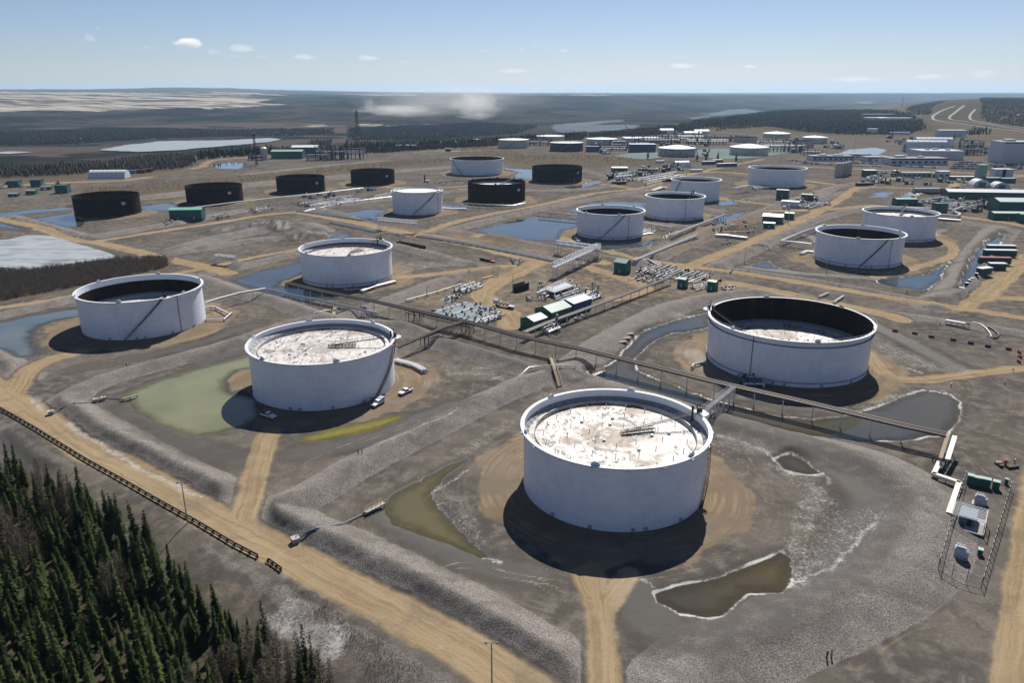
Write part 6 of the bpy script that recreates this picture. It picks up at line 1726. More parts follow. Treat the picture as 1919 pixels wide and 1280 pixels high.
# ------------------------------------------------------------------ pickups and parked cars
def pickup(label, u, v, rz, canopy=False, cm=carw):
    x, y, z = G(u, v); t = thing("pickup_truck", label, "pickup", (x, y, z), rz, "white pickups at the tank")
    m = MB(); hw = .98
    m.extr([(-3.1, .55), (-3.1, 1.12), (-.95, 1.15), (.85, 1.18), (2.75, 1.05), (3.0, .9), (3.02, .5)], (0, 0, 0), (1, 0, 0), (0, 1, 0), hw)
    b = m.build("body", cm, t, bevel=.08)
    m = MB(); vs = []
    for (a, zz, w) in ((-.95, 1.14, .93), (1.35, 1.16, .93), (.55, 1.86, .76), (-.75, 1.88, .76)):
        vs += [(a, -w, zz), (a, w, zz)]
    m.add(vs, [(0, 2, 4, 6), (1, 7, 5, 3), (0, 1, 3, 2), (2, 3, 5, 4), (4, 5, 7, 6), (6, 7, 1, 0)]); m.build("cab", cm, t, bevel=.06)
    def pane(nm, pts):
        k = MB(); k.add(pts, [(0, 1, 2, 3)]); k.build(nm, glass, t)
    pane("windshield", [(1.27, -.82, 1.22), (1.27, .82, 1.22), (.64, .68, 1.80), (.64, -.68, 1.80)])
    pane("rear_window", [(-.97, -.75, 1.25), (-.97, .75, 1.25), (-.80, .62, 1.80), (-.80, -.62, 1.80)])
    for s in (-1, 1):
        for a0, a1 in ((-.75, .05), (.12, .95)):
            pane("window", [(a0, s * .955, 1.24), (a1, s * .955, 1.24), (min(a1, .55) if a0 > 0 else a1, s * .80, 1.78), (a0 + .06, s * .80, 1.78)])
        m = MB(); m.box((1.25, s * 1.12, 1.22), (.18, .3, .22)); m.build("mirror", blackm, t)
        m = MB(); m.box((3.01, s * .72, .86), (.06, .34, .2)); m.build("headlight", glass, t)
        for a in (-2.0, 1.95):
            m = MB(); m.tube([(a, s * .78, .42), (a, s * 1.02, .42)], .42, 16); w = m.build("wheel", blackm, t)
            m = MB(); m.tube([(a, s * .95, .42), (a, s * 1.04, .42)], .23, 10); m.build("rim", galv, w)
    m = MB(); m.box((-2.0, 0, 1.16), (1.9, 1.6, .06)); m.build("bed", blackm, t)
    m = MB(); m.box((3.04, 0, .66), (.08, 1.0, .25)); m.build("grille", blackm, t)
    if canopy:
        m = MB(); m.box((-2.0, 0, 1.55), (2.1, 1.9, .72)); m.build("canopy", cm, t, bevel=.06)
        m = MB(); m.box((-2.0, 0, 2.02), (2.3, 1.95, .08)); m.build("roof_rack", galv, t)
        for s in (-1, 1): m = MB(); m.box((-2.0, s * .96, 1.6), (1.5, .04, .35)); m.build("side_door", glass, t)
    return t
pickup("white pickup parked in the black shadow of the tank", 504, 783, ang_px((488, 776), (521, 787)))
pickup("white pickup with a white box canopy at the foot of the tank stair", 708, 760, ang_px((725, 747), (691, 767)), True)
pickup("white pickup with open dark bed on the sandy ground right of the tank", 760, 738, ang_px((774, 730), (746, 743)))
car_cols = [carw, carw, carw, mat("silver_car", (.4, .41, .42), .3, .5), mat("black_car", (.02, .02, .022), .3), mat("grey_car", (.14, .145, .15), .3), mat("red_car", (.2, .02, .02), .3), mat("blue_car", (.03, .06, .15), .3)]
def car_mesh(cm):
    m = MB()
    m.extr([(-2.4, .35), (-2.4, 1.0), (-.9, 1.05), (1.2, 1.05), (2.4, .85), (2.45, .35)], (0, 0, 0), (1, 0, 0), (0, 1, 0), .95, 0)
    m.extr([(-1.5, 1.04), (-1.3, 1.7), (.3, 1.72), (1.15, 1.05)], (0, 0, 0), (1, 0, 0), (0, 1, 0), .84, 0)
    m.extr([(-1.42, 1.12), (-1.25, 1.6), (.25, 1.62), (1.0, 1.12)], (0, 0, 0), (1, 0, 0), (0, 1, 0), .855, 1)
    m.add([(1.14, -.75, 1.1), (1.14, .75, 1.1), (.42, .7, 1.66), (.42, -.7, 1.66)], [(0, 1, 2, 3)], 1)
    for a in (-1.5, 1.5):
        for s in (-1, 1): m.tube([(a, s * .7, .35), (a, s * .98, .35)], .35, 10, 2)
    o = m.build("parked_car", [cm, glass, blackm]); me_ = o.data; bpy.data.objects.remove(o); return me_
cmesh = [car_mesh(c) for c in car_cols]
CN = ["white", "white", "white", "silver", "black", "grey", "red", "blue"]
rc = random.Random(9)
def car_row(a, b, n, rz, where, sc=1.0, skip=.12, dark=False):
    p, q = V3(*a), V3(*b)
    for i in range(n):
        if rc.random() < skip: continue
        c = p.lerp(q, (i + .5) / n); k = rc.choice((0, 1, 2, 3, 5, 4)) if not dark else rc.choice((4, 5, 4, 5, 7, 0, 3))
        o = bpy.data.objects.new("parked_car", cmesh[k]); COL.objects.link(o)
        o.location = (c.x, c.y, ground_z(c.x, c.y)); o.rotation_euler = (0, 0, rz + rc.uniform(-.05, .05)); o.scale = (sc, sc, sc)
        tag(o, "small %s car parked %s" % (CN[k], where), "car", "cars in the office car parks")
PI2 = math.pi / 2
car_row((1500, 306), (1598, 311), 26, PI2, "in the row along the dark roofed office", 1.15)
car_row((1600, 306), (1652, 308), 15, PI2, "in the rear row beside the office wing", 1.15)
car_row((1602, 311), (1652, 312), 15, PI2, "in the front row beside the office wing", 1.15)
car_row((1672, 311), (1752, 315), 24, PI2, "in front of the main office", 1.15)
for j in range(4): car_row((1782 + j * 3, 316 - j * 3.6), (1842 - j * 2, 317 - j * 4.4), 17, PI2 + .5, "in the dark slanting rows right of the main office", 1.1, .2, True)
for j in range(3): car_row((1855, 318 - j * 3.6), (1880, 316 - j * 3.6), 8, PI2 + .5, "in the block of cars before the tall building", 1.1, .15, True)
for j in range(3): car_row((1888, 319 - j * 3.6), (1915, 317 - j * 3.6), 9, PI2 + .5, "in the last block of cars at the right edge", 1.1, .15, True)
car_row((1475, 301), (1522, 304), 12, PI2, "beside the road left of the long office", 1.15)
car_row((1640, 329), (1665, 324), 6, .3, "on the sand below the office wing", 1.2, .1, True)
car_row((1770, 355), (1810, 352), 8, PI2, "left of the arched shelters at right", 1.2); car_row((1890, 356), (1919, 361), 6, PI2, "behind the long green shed", 1.2, .1)
car_row((1708, 335), (1728, 334), 3, 0, "by the long green trailer cabin", 1.1, 0)

# ------------------------------------------------------------------ plastic barriers and white bollards at right
def barrier(label, u, v, m_, rz):
    x, y, z = G(u, v); t = thing("plastic_barrier", label, "barrier", (x, y, z), rz, "plastic road barriers at right")
    m = MB(); m.extr([(-.32, 0), (-.30, .25), (-.15, .5), (-.13, 1.1), (.13, 1.1), (.15, .5), (.30, .25), (.32, 0)], (0, 0, 0), (0, 1, 0), (1, 0, 0), 1.05); m.build("body", m_, t)
    for dx in (-.9, .9): m = MB(); m.box((dx, 0, 1.15), (.16, .2, .12)); m.build("lug", m_, t)
brz = ang_px((1677, 619), (1890, 653))
for u, v, m_, lab in ((1677, 622, redp, "red plastic barrier, first from the left of the row"), (1714, 627, redp, "red plastic barrier, second from the left of the row"), (1745, 633, redp, "red plastic barrier, third from the left of the row"), (1786, 639, redp, "red plastic barrier beside the left blue one"),
    (1819, 645, bluep, "blue plastic barrier, left one of two"), (1851, 651, bluep, "blue plastic barrier, right one of two"), (1890, 656, redp, "red plastic barrier at the right end, past the blue ones")): barrier(lab, u, v, m_, brz)
barrier("red and white barrier seen end on, top of three at the right edge", 1910, 662, redp, 1.5); barrier("dark red barrier seen end on, middle of three at the right edge", 1911, 671, redp, 1.5); barrier("small red barrier seen end on, bottom of three at the right edge", 1909, 680, redp, 1.5)
def bollard(label, u, v, h=1.3, m_=white, r=.22):
    x, y, z = G(u, v); t = thing("bollard", label, "bollard", (x, y, z), 0, "marker posts on the tank yards")
    m = MB(); m.tube([(0, 0, -.2), (0, 0, h)], r, 10); m.build("post", m_, t); m = MB(); m.tube([(0, 0, h * .45), (0, 0, h * .7)], r * 1.04, 10); m.build("band", redp, t)
for u, v, lab in ((1782, 724, "white marker post below the sandy track right of the widest tank"), (1882, 719, "white marker post below the sandy track, right of the first"), (1898, 695, "white marker post beside the end-on barriers"), (1851, 631, "white marker post under the curved white pipe"), (1761, 609, "marker post left of the pipe skid"), (1901, 868, "white marker post beside the red valve assembly")): bollard(lab, u, v)
def valve_post(label, u, v):
    x, y, z = G(u, v); t = thing("valve_post", label, "post", (x, y, z), .4, "pairs of valve posts on the berms")
    for k, dx in enumerate((-.55, .55)):
        m = MB(); m.tube([(dx, 0, -.2), (dx, 0, 1.5)], .16, 8); m.build("post", yellowp if k else darkst, t)
        m = MB(); m.box((dx, 0, 1.5), (.5, .12, .12)); m.build("handle", darkst, t)
for u, v, lab in ((1553, 1235, "pair of green and yellow valve posts on the gravel at the bottom right"), (241, 690, "pair of short posts on the ridge below the far left tank"), (676, 865, "short post on the gravel ridge left of the nearest tank"), (1750, 863, "pair of short posts left of the white duct"), (880, 516, "pair of posts on the ridge above the grey valve field"), (1700, 551, "pair of dark posts on the berm below the blue pool at right")): valve_post(lab, u, v)
# curved pipe skid beside the barriers
x, y, z = G(1793, 612); t = thing("pipe_skid", "steel pipe skid with a curved white pipe behind the barriers", "pipe skid", (x, y, z), ang_px((1771, 606), (1816, 614)))
m = MB()
for yy in (-.8, .8):
    for zz in (.2, 1.5): m.beam((-4.6, yy, zz), (4.6, yy, zz), .16)
    for k in range(5): m.beam((-4.6 + k * 2.3, yy, .1), (-4.6 + k * 2.3, yy, 1.5), .14)
m.build("frame", grey, t)
for yy in (-.4, .45): m = MB(); m.tube([(-4.8, yy, 1.7), (4.4, yy, 1.7)], .28, 8); m.build("pipe", galv, t)
m = MB(); m.tube([(3.0, 0, 1.9), (4.8, 0, 2.0)], .4, 8); m.build("valve", darkst, t)
pipe_run("curved white pipe between the skid and the hose coil behind the barriers", [(1822, 608), (1836, 611), (1848, 617), (1856, 625), (1858, 631)], r=.22, n=1, sleepers=False, z=.5)
hose("dark corrugated hose coil behind the barriers", [(1852, 615), (1862, 619), (1870, 624), (1872, 629), (1868, 633), (1861, 634)], .32, darkst, "hose", "coiled_hose", False, .35)

# ------------------------------------------------------------------ end of the rack: tray, duct and substation
def duct(label, marks, w, h, m_, legs=True, name="cable_duct"):
    pts = [V3(u, v, zz) for u, v, zz in marks]; base = Vector((pts[0].x, pts[0].y, ground_z(pts[0].x, pts[0].y))); t = thing(name, label, "duct", base, 0)
    q = [p - base for p in pts]; m = MB()
    for a, b in zip(q[:-1], q[1:]):
        d = (b - a).normalized(); m.beam(a - d * w * .35, b + d * w * .35, w, h)
    m.build("cover", m_, t)
    if legs:
        r = resample(q, 4)
        for p in r:
            m = MB(); m.beam(p + Vector((0, 0, -h / 2)), Vector((p.x, p.y, -.4)), .22); m.build("leg", grey, t)
duct("white insulated duct stepping from the pipe rack end to the substation fence", [(1760, 868, 1.4), (1750, 889, 1.4), (1797, 905, 1.4), (1778, 962, 1.4)], 1.25, .8, mat("cream_cover", (.62, .58, .5), .6, var=.08))
duct("pale double tray sloping down at the end of the long pipe rack, left half", [(1776, 817, 5.3), (1763, 858, 3.4)], 1.0, .35, timber); duct("pale double tray sloping down at the end of the long pipe rack, right half", [(1789, 819, 5.3), (1776, 860, 3.4)], 1.2, .35, mat("tray_steel", (.5, .46, .42), .5, metal=.2))
FC = [V3(1756, 1076), V3(1838, 1104), V3(1893, 918), V3(1808, 898)]
for p in FC: p.z = ground_z(p.x, p.y)
meshm = bpy.data.materials.new("chain_link"); meshm.use_nodes = True
_n = meshm.node_tree.nodes; _l = meshm.node_tree.links
_b = _n["Principled BSDF"]; _b.inputs["Base Color"].default_value = (.16, .17, .18, 1); _b.inputs["Metallic"].default_value = .6; _b.inputs["Roughness"].default_value = .5
_tr = _n.new("ShaderNodeBsdfTransparent"); _mx = _n.new("ShaderNodeMixShader"); _mx.inputs[0].default_value = .14
_l.new(_tr.outputs[0], _mx.inputs[1]); _l.new(_b.outputs[0], _mx.inputs[2]); _l.new(_mx.outputs[0], _n["Material Output"].inputs[0])
base = FC[0].copy(); t = thing("chain_link_fence", "chain link fence enclosing the small substation at lower right", "fence", base)
gate_gap = {1: (0.0, 1.0), 2: (0, 1), 3: (0, 1), 0: (0, 1)}
for i in range(4):
    a, b = FC[i] - base, FC[(i + 1) % 4] - base
    if i == 2: b = a.lerp(b, .12)
    m = MB(); hh = 2.6; m.add([a, b, b + Vector((0, 0, hh)), a + Vector((0, 0, hh))], [(0, 1, 2, 3)]); m.build("mesh_panel", meshm, t)
    m = MB(); m.beam(a + Vector((0, 0, hh)), b + Vector((0, 0, hh)), .09); m.beam(a + Vector((0, 0, .1)), b + Vector((0, 0, .1)), .07); m.build("rail", grey, t)
    n = max(1, int((b - a).length / 2.6))
    for k in range(n):
        p = a.lerp(b, k / n); m = MB(); m.tube([p + Vector((0, 0, -.2)), p + Vector((0, 0, 3.0))], .07, 6); m.build("post", darkst, t)
sub_rz = ang_px((1756, 1076), (1808, 898)) - PI2
def cabinet(label, u, v, size=(1.5, 1.4, 2.5)):
    x, y, z = G(u, v); t = thing("switch_cabinet", label, "cabinet", (x, y, z), sub_rz + .05, "green cabinets of the substation"); a, b, c = size
    m = MB(); m.box((0, 0, c / 2), size); m.build("body", greenb, t, bevel=.04); m = MB(); m.box((0, 0, c + .05), (a + .12, b + .2, .1)); m.build("top", mat_top, t)
    for s in (-1, 1): m = MB(); m.box((s * a * .24, -b / 2 - .02, c * .5), (a * .42, .05, c * .8)); d = m.build("door", greenb, t); m = MB(); m.box((s * .08, -b / 2 - .07, c * .5), (.06, .06, .3)); m.build("handle", darkst, d)
mat_top = mat("cabinet_top", (.26, .36, .32), .5)
for i, (u, v) in enumerate(((1817, 907), (1828, 910), (1839, 912), (1848, 914))): cabinet("green cabinet, %s of the row of four in the substation" % ("leftmost", "second from left", "third from left", "rightmost")[i], u, v, (1.55, 1.5, 2.6 - .1 * (i > 0)))
cabinet("single dark green cabinet right of the row of four in the substation", 1865, 917, (1.6, 1.5, 2.3)); cabinet("small dark cabinet at the right fence of the substation", 1885, 908, (.8, .7, 1.6)); cabinet("small pale topped cabinet by the right fence below the roof bars", 1836, 1040, (1.0, 1.2, 1.5))
trafo = mat("transformer_paint", (.42, .47, .55), .45, var=.05)
def transformer(label, u, v):
    x, y, z = G(u, v); t = thing("transformer", label, "transformer", (x, y, z), sub_rz, "transformers of the substation")
    m = MB(); m.box((0, 0, 1.2), (2.1, 1.7, 2.2)); m.build("tank", trafo, t, bevel=.05)
    m = MB()
    for k in range(9): m.box((1.05 + .35, -.8 + k * .2, 1.15), (.7, .05, 1.6))
    m.build("cooling_fin", trafo, t)
    for k in range(3): m = MB(); m.lathe([(.22, 2.3), (.26, 2.5), (.14, 2.6), (.24, 2.75), (.12, 2.85), (.2, 3.0), (.02, 3.1)], 10, (-.6 + k * .6, .3)); m.build("bushing", white, t)
    m = MB(); m.tube([(-.9, -.4, 2.55), (.9, -.4, 2.55)], .28, 10); m.build("oil_conservator", white, t)
    for k in range(4): m = MB(); m.tube([(-.6 + k * .4, -.9, .9), (-.6 + k * .4, -1.3, .1)], .06, 6); m.build("cable", white, t)
    m = MB(); m.box((0, 0, .05), (3, 2.6, .25)); m.build("plinth", concrete, t)
transformer("pale blue transformer below the green cabinets", 1834, 945); transformer("pale blue transformer at the lower end of the substation", 1796, 1048)
x, y, z = G(1813, 985); t = thing("equipment_canopy", "white barred steel canopy over equipment in the middle of the substation", "canopy", (x, y, z), sub_rz)
for k in range(11): m = MB(); yy = -3.6 + k * .72; m.beam((-3.6, yy, 3.4), (3.6, yy, 3.4), .10, .12); m.build("roof_bar", white, t)
for sx in (-3.4, 3.4):
    m = MB(); m.beam((sx, -3.7, 3.3), (sx, 3.7, 3.3), .14, .2); m.build("side_beam", white, t)
    for sy in (-3.5, 0, 3.5): m = MB(); m.beam((sx, sy, -.1), (sx, sy, 3.3), .14); m.build("post", grey, t)
m = MB(); m.box((.9, 0, .1), (5.5, 8, .3)); m.build("slab", concrete, t)
x, y, z = G(1811, 982); t = thing("equipment_house", "pale roofed equipment house under the barred canopy", "cabinet", (x, y, z), sub_rz)
m = MB(); m.box((0, .5, 1.3), (3.4, 5.2, 2.3)); m.build("body", bluegr, t); m = MB(); m.box((0, .5, 2.5), (3.7, 5.5, .15)); m.build("roof", mat("house_roof", (.2, .24, .3), .5), t)
m = MB(); m.box((.6, -2.15, 1.1), (1, .08, 1.9)); m.build("door", darkst, t)
# red valve assembly
x, y, z = G(1884, 872); t = thing("valve_assembly", "red valve assembly ringed by rusty blocks above the substation", "valve", (x, y, z), .2)
m = MB(); m.tube([(0, 0, -.2), (0, 0, 1.7)], .35, 10); m.tube([(-.8, 0, 1.0), (.8, 0, 1.0)], .28, 10); m.build("valve_body", mat("valve_pink", (.45, .12, .14), .5), t)
m = MB(); m.lathe([(.6, 1.7), (.6, 1.8), (.05, 1.8)], 12); m.build("handwheel", redp, t)
for (dx, dy, a, b) in ((-1.5, .9, 1.8, .9), (.6, -2.0, 3.4, .7), (-2.2, -.8, .9, .9)): m = MB(); m.box((dx, dy, .4), (a, b, .8), .1 * dx); m.build("guard_block", timber if dy > 0 else rusty, t)
def light_pole(label, u, v, h=9, arms=1, r=.11, lamp=.5):
    x, y, z = G(u, v); t = thing("light_pole", label, "lamp post", (x, y, z), 0, "light poles of the tank farm")
    m = MB(); m.tube([(0, 0, -.3), (0, 0, h)], [r * 1.5, r], 8); m.build("pole", galv, t)
    for s in ((-1, 1) if arms == 2 else (1,)):
        m = MB(); m.beam((0, 0, h), (s * .9, 0, h + .1), .08); m.box((s * .95, 0, h + .05), (lamp, .35, .2)); m.build("lamp_head", darkst, t)
light_pole("light pole beside the long guardrail, its shadow on the bank", 352, 982, 11, 2); 
xx_, yy_ = P(921, 1205, 11); light_pole("tall light pole at the bottom edge beside the front road", *seen(xx_, yy_, 0), 11, 2)
for (u, v, h, lab) in ((800, 556, 5, "short pale lamp at the long pipe left of the valve field"), (933, 518, 5, "thin pole beside the timber plank on the sandy yard"), (961, 548, 10, "thin pole left of the open black bin"), (1114, 556, 12, "thin pole in front of the two chimney posts"), (1548, 512, 9, "white pole in front of the empty tank at right"), (1477, 418, 14, "tall white pole beside the white roofed green shed"), (1309, 372, 10, "thin pole at the foot of the half hidden tank"), (972, 378, 13, "pole with a white plate before the dark tank with pale ladder"), (1076, 350, 11, "pole at the foot of the dark tank by the far beige tanks"), (655, 352, 8, "thin pole at the foot of the fourth dark tank"), (1408, 312, 18, "dark pole left of the car park road"), (1388, 315, 14, "second dark pole left of the car park road"), (1461, 308, 16, "dark pole beside the parked cars left of the office"), (1600, 288, 28, "tall pole with lamps at the lagoon"), (1577, 291, 20, "tall pole behind the long dark roofed office"), (1548, 292, 20, "pole behind the left end of the dark roofed office"), (1755, 264, 22, "pole behind the arched halls"), (1395, 492, 8, "thin pole on the berm below the sandy road")):
    light_pole(lab, u, v, h, 1 if h < 20 else 2, .12 if h < 13 else .2, .6 if h < 15 else 2)
# far towers
def lattice(label, u, v, h, w0, w1, m_, name="lattice_tower", plat=0):
    x, y, z = G(u, v); t = thing(name, label, "tower", (x, y, z), .3, "tall towers beyond the tank farm")
    m = MB(); n = 14
    def c(k, f): w = (w0 + (w1 - w0) * f) / 2; return Vector(((-1, 1, 1, -1)[k] * w, (-1, -1, 1, 1)[k] * w, h * f))
    for k in range(4):
        m.beam(c(k, 0), c(k, 1), .45)
        for i in range(n): m.beam(c(k, i / n), c((k + 1) % 4, (i + 1) / n), .22); m.beam(c((k + 1) % 4, i / n), c(k, (i + 1) / n), .22)
    m.build("lattice", m_, t)
    m = MB(); m.tube([(0, 0, 0), (0, 0, h * 1.04)], max(.5, w1 * .22), 8); m.build("stack", m_, t)
    for i in range(plat): m = MB(); m.box((0, 0, h * (i + 1) / plat), (w1 + 2, w1 + 2, .5)); m.build("platform", grey, t)
lattice("tall lattice flare tower rising in front of the spruce line", 672, 281, 66, 7, 4.5, mat("tower_grey", (.12, .14, .11), .6), plat=3)
lattice("slim dark tower beside the small far pond", 481, 309, 44, 3.2, 2.4, darkst, plat=1)
for (u, v, h, lab) in ((1690, 199, 52, "distant guyed mast on the skyline above the forest"), (1839, 214, 50, "distant power line tower at the highway, left one"), (1845, 216, 50, "distant power line tower at the highway, right one")):
    x, y = Pz(u, v); z = ground_z(x, y); t = thing("lattice_mast", lab, "mast", (x, y, z), 0, "distant masts"); m = MB()
    for k in range(3):
        a = k * 2.09; m.beam((math.cos(a) * 4, math.sin(a) * 4, 0), (math.cos(a) * .6, math.sin(a) * .6, h), .8)
    m.build("lattice", mat("mast_grey", (.1, .11, .13), .6), t); m = MB(); m.box((0, 0, h * .8), (9, .7, .8)); m.build("cross_arm", grey, t)
# ------------------------------------------------------------------ valve and pump groups
def manifold(label, quad, seed, npipe=6, nvalve=14, pr=.18, hgt=1.0, deck=False, mats=(galv, white, grey), name="pipe_manifold", pad=None, group="valve and pump groups", tall=0):
    rg = random.Random(seed); q = [V3(u, v) for u, v in quad]; c = sum(q, Vector()) / len(q); c.z = ground_z(c.x, c.y)
    t = thing(name, label, "pipework", c, 0, group); q = [p - Vector((c.x, c.y, 0)) for p in q]
    def at(f, g): return q[0].lerp(q[1], f).lerp(q[3].lerp(q[2], f), g)
    if pad:
        m = MB(); m.prism([(p.x, p.y) for p in q], -.2, .12); m.build("pad", pad, t)
    for k in range(npipe):
        g = (k + .5) / npipe; a, b = at(rg.uniform(0, .2), g), at(rg.uniform(.75, 1), g); z0 = hgt * rg.uniform(.6, 1.2)
        e = at(.5, min(1, max(0, g + rg.uniform(-.15, .15)))); z_ = Vector((0, 0, z0))
        pts = [Vector((a.x, a.y, -.2)), a + z_, a.lerp(b, .5) + z_, b + z_, Vector((b.x, b.y, -.2))]
        m = MB(); m.tube(pts, pr * rg.uniform(.7, 1.5), 7); m.build("pipe", rg.choice(mats), t)
    nvalve = int(nvalve * 1.6)
    for k in range(nvalve):
        p = at(rg.random(), rg.random()); h = hgt * rg.uniform(1.0, 2.1); m = MB(); r = rg.uniform(.22, .42)
        m.tube([(p.x, p.y, -.2), (p.x, p.y, h)], r * .5, 6); m.tube([(p.x - r * 1.5, p.y, h * .55), (p.x + r * 1.5, p.y, h * .55)], r, 8); m.box((p.x, p.y, h), (r * 2.2, r * 2.2, .3), rg.random())
        m.build("valve", rg.choice((grey, galv, white, darkst, rusty)), t)
    if deck:
        m = MB(); d0, d1, d2, d3 = at(.15, .35), at(.75, .35), at(.75, .75), at(.15, .75); m.prism([(p.x, p.y) for p in (d0, d1, d2, d3)], 2.6, 2.8)
        for a, b in ((d0, d1), (d1, d2), (d2, d3), (d3, d0)):
            for zz in (3.3, 3.8): m.beam(a + Vector((0, 0, zz)), b + Vector((0, 0, zz)), .08)
            for i in range(6): e = a.lerp(b, i / 6); m.beam(e + Vector((0, 0, -.1)), e + Vector((0, 0, 3.8)), .12)
        m.build("walkway", grey, t)
        m = MB(); a = at(.6, .35); 
        for i in range(9): m.box((a.x + .3 * i * .7, a.y - .35 * i, 2.6 - i * .3), (.9, .4, .08), -.8)
        m.build("steps", grey, t)
    for k in range(tall):
        p = at(.85, .25 + .5 * k); m = MB(); m.tube([(p.x, p.y, 0), (p.x, p.y, 6.5)], .35, 10); m.tube([(p.x, p.y, 4.5), (p.x, p.y, 6.0)], .6, 10); m.build("chimney", grey, t)
    return t
bgravel = mat("blue_grey_gravel", (.17, .20, .22), .85, var=.45, scale=2.5)
manifold("grey gravelled valve field with rows of small stubs behind the long pipe rack", [(785, 590), (870, 565), (935, 580), (880, 605)], 1, 3, 46, .12, .8, pad=bgravel, mats=(grey, galv))
manifold("row of valves along the right edge of the grey valve field", [(880, 606), (935, 585), (950, 592), (900, 612)], 2, 6, 16, .25, 1.2)
manifold("small blue gravelled patch with stubs beside the long white pipe", [(823, 562), (850, 551), (866, 556), (840, 568)], 3, 1, 12, .12, .8, pad=bgravel)
manifold("white pipes and valves at the upper end of the long white pipe", [(842, 548), (895, 528), (915, 536), (870, 552)], 4, 9, 18, .25, 1.2)
manifold("raised pipe platform with steps in the sandy yard", [(998, 552), (1062, 525), (1100, 545), (1040, 565)], 5, 8, 22, .25, 1.3, deck=True)
manifold("low group of valves below the raised pipe platform", [(985, 560), (1020, 556), (1025, 565), (990, 566)], 6, 3, 9, .2, .9, mats=(rusty, grey))
manifold("white pipes with two chimney posts behind the blue shed", [(1075, 562), (1110, 545), (1130, 557), (1100, 570)], 7, 8, 14, .28, 1.2, tall=2)
manifold("long group of white pipes between the tower shed and the green cubes", [(1185, 512), (1230, 492), (1345, 517), (1300, 535)], 8, 14, 30, .28, 1.2)
manifold("dark pumps on skids right of the tower shed", [(1175, 525), (1200, 517), (1250, 528), (1230, 535)], 9, 5, 14, .3, 1.2, mats=(rusty, grey, pipe_tan))
manifold("small valves and pipes between the two green cubes", [(1290, 540), (1320, 533), (1330, 540), (1300, 548)], 10, 4, 8, .25, 1.0)
manifold("valves with a yellow actuator right of the green cubes", [(1350, 541), (1380, 538), (1390, 546), (1360, 549)], 11, 4, 10, .25, 1.0, mats=(galv, white, yellowp))
manifold("tanks and valves at the foot of the middle pipe rack near the small green shed", [(1012, 622), (1045, 610), (1058, 620), (1030, 632)], 12, 5, 10, .3, 1.8, tall=1)
manifold("row of upright valves at the end of the sandy yard", [(955, 488), (980, 490), (978, 498), (957, 495)], 13, 3, 10, .2, 1.2)
manifold("orange and rusty valves in the yard left of the white roofed shed", [(1330, 430), (1400, 424), (1415, 438), (1340, 440)], 14, 6, 18, .25, 1.6, mats=(mat("orange_paint", (.4, .17, .05), .6), rusty, galv))
manifold("small rusty pipes on the yard below the thick white pipes", [(1350, 452), (1368, 449), (1370, 457), (1353, 460)], 15, 2, 5, .2, .9, mats=(rusty,))
manifold("pumps and pipes right of the pale cabin", [(1500, 388), (1540, 378), (1550, 386), (1515, 394)], 16, 6, 18, .3, 1.8)
manifold("pipework in front of the big workshop", [(1740, 392), (1790, 384), (1850, 386), (1800, 400)], 17, 8, 24, .4, 2.4)
manifold("white pipework behind the big workshop", [(1720, 378), (1770, 370), (1800, 376), (1740, 384)], 18, 6, 16, .4, 2.0)
manifold("long group of valves below the third dark brown tank", [(545, 386), (660, 368), (700, 378), (600, 392)], 19, 12, 34, .35, 2.0)
manifold("group of valves with white tops left of the long one, below the dark tanks", [(465, 396), (505, 388), (515, 394), (478, 401)], 20, 5, 14, .35, 2.0)
manifold("blue grey valve skid right of the green pump house", [(400, 408), (425, 402), (430, 408), (405, 413)], 21, 4, 8, .3, 1.8, mats=(bluegr, grey))
manifold("small dark pumps left of the green pump house", [(300, 420), (328, 410), (335, 418), (310, 426)], 22, 4, 8, .3, 1.6, mats=(rusty, darkst))
manifold("pipes and valves right of the fourth dark tank", [(690, 372), (735, 362), (745, 370), (700, 378)], 23, 4, 12, .3, 1.6, mats=(rusty, white))
manifold("rubble and pipes left of the dark tank with the pale ladder", [(815, 342), (870, 338), (876, 346), (830, 350)], 24, 4, 16, .3, 1.4, mats=(rusty, pipe_tan))
manifold("valves and white pipes around the green hut by the far brush", [(1140, 330), (1190, 322), (1200, 330), (1150, 336)], 25, 7, 18, .4, 2.2)
manifold("white pipework between the far pipe yard and the white tanks", [(1180, 338), (1270, 322), (1290, 332), (1210, 350)], 26, 9, 26, .4, 2.4)
manifold("white pipes and valves at the foot of the broad tank near the car parks", [(1400, 352), (1440, 350), (1450, 355), (1410, 358)], 27, 5, 12, .35, 2.0)
manifold("white valves at the foot of the tank by the largest pond", [(1190, 436), (1225, 430), (1235, 436), (1200, 442)], 28, 5, 8, .3, 1.4)
manifold("valve skid with white pipe under the long rack beside the widest tank", [(1380, 712), (1425, 718), (1440, 728), (1390, 728)], 29, 5, 8, .3, 1.6, mats=(bluegr, white))
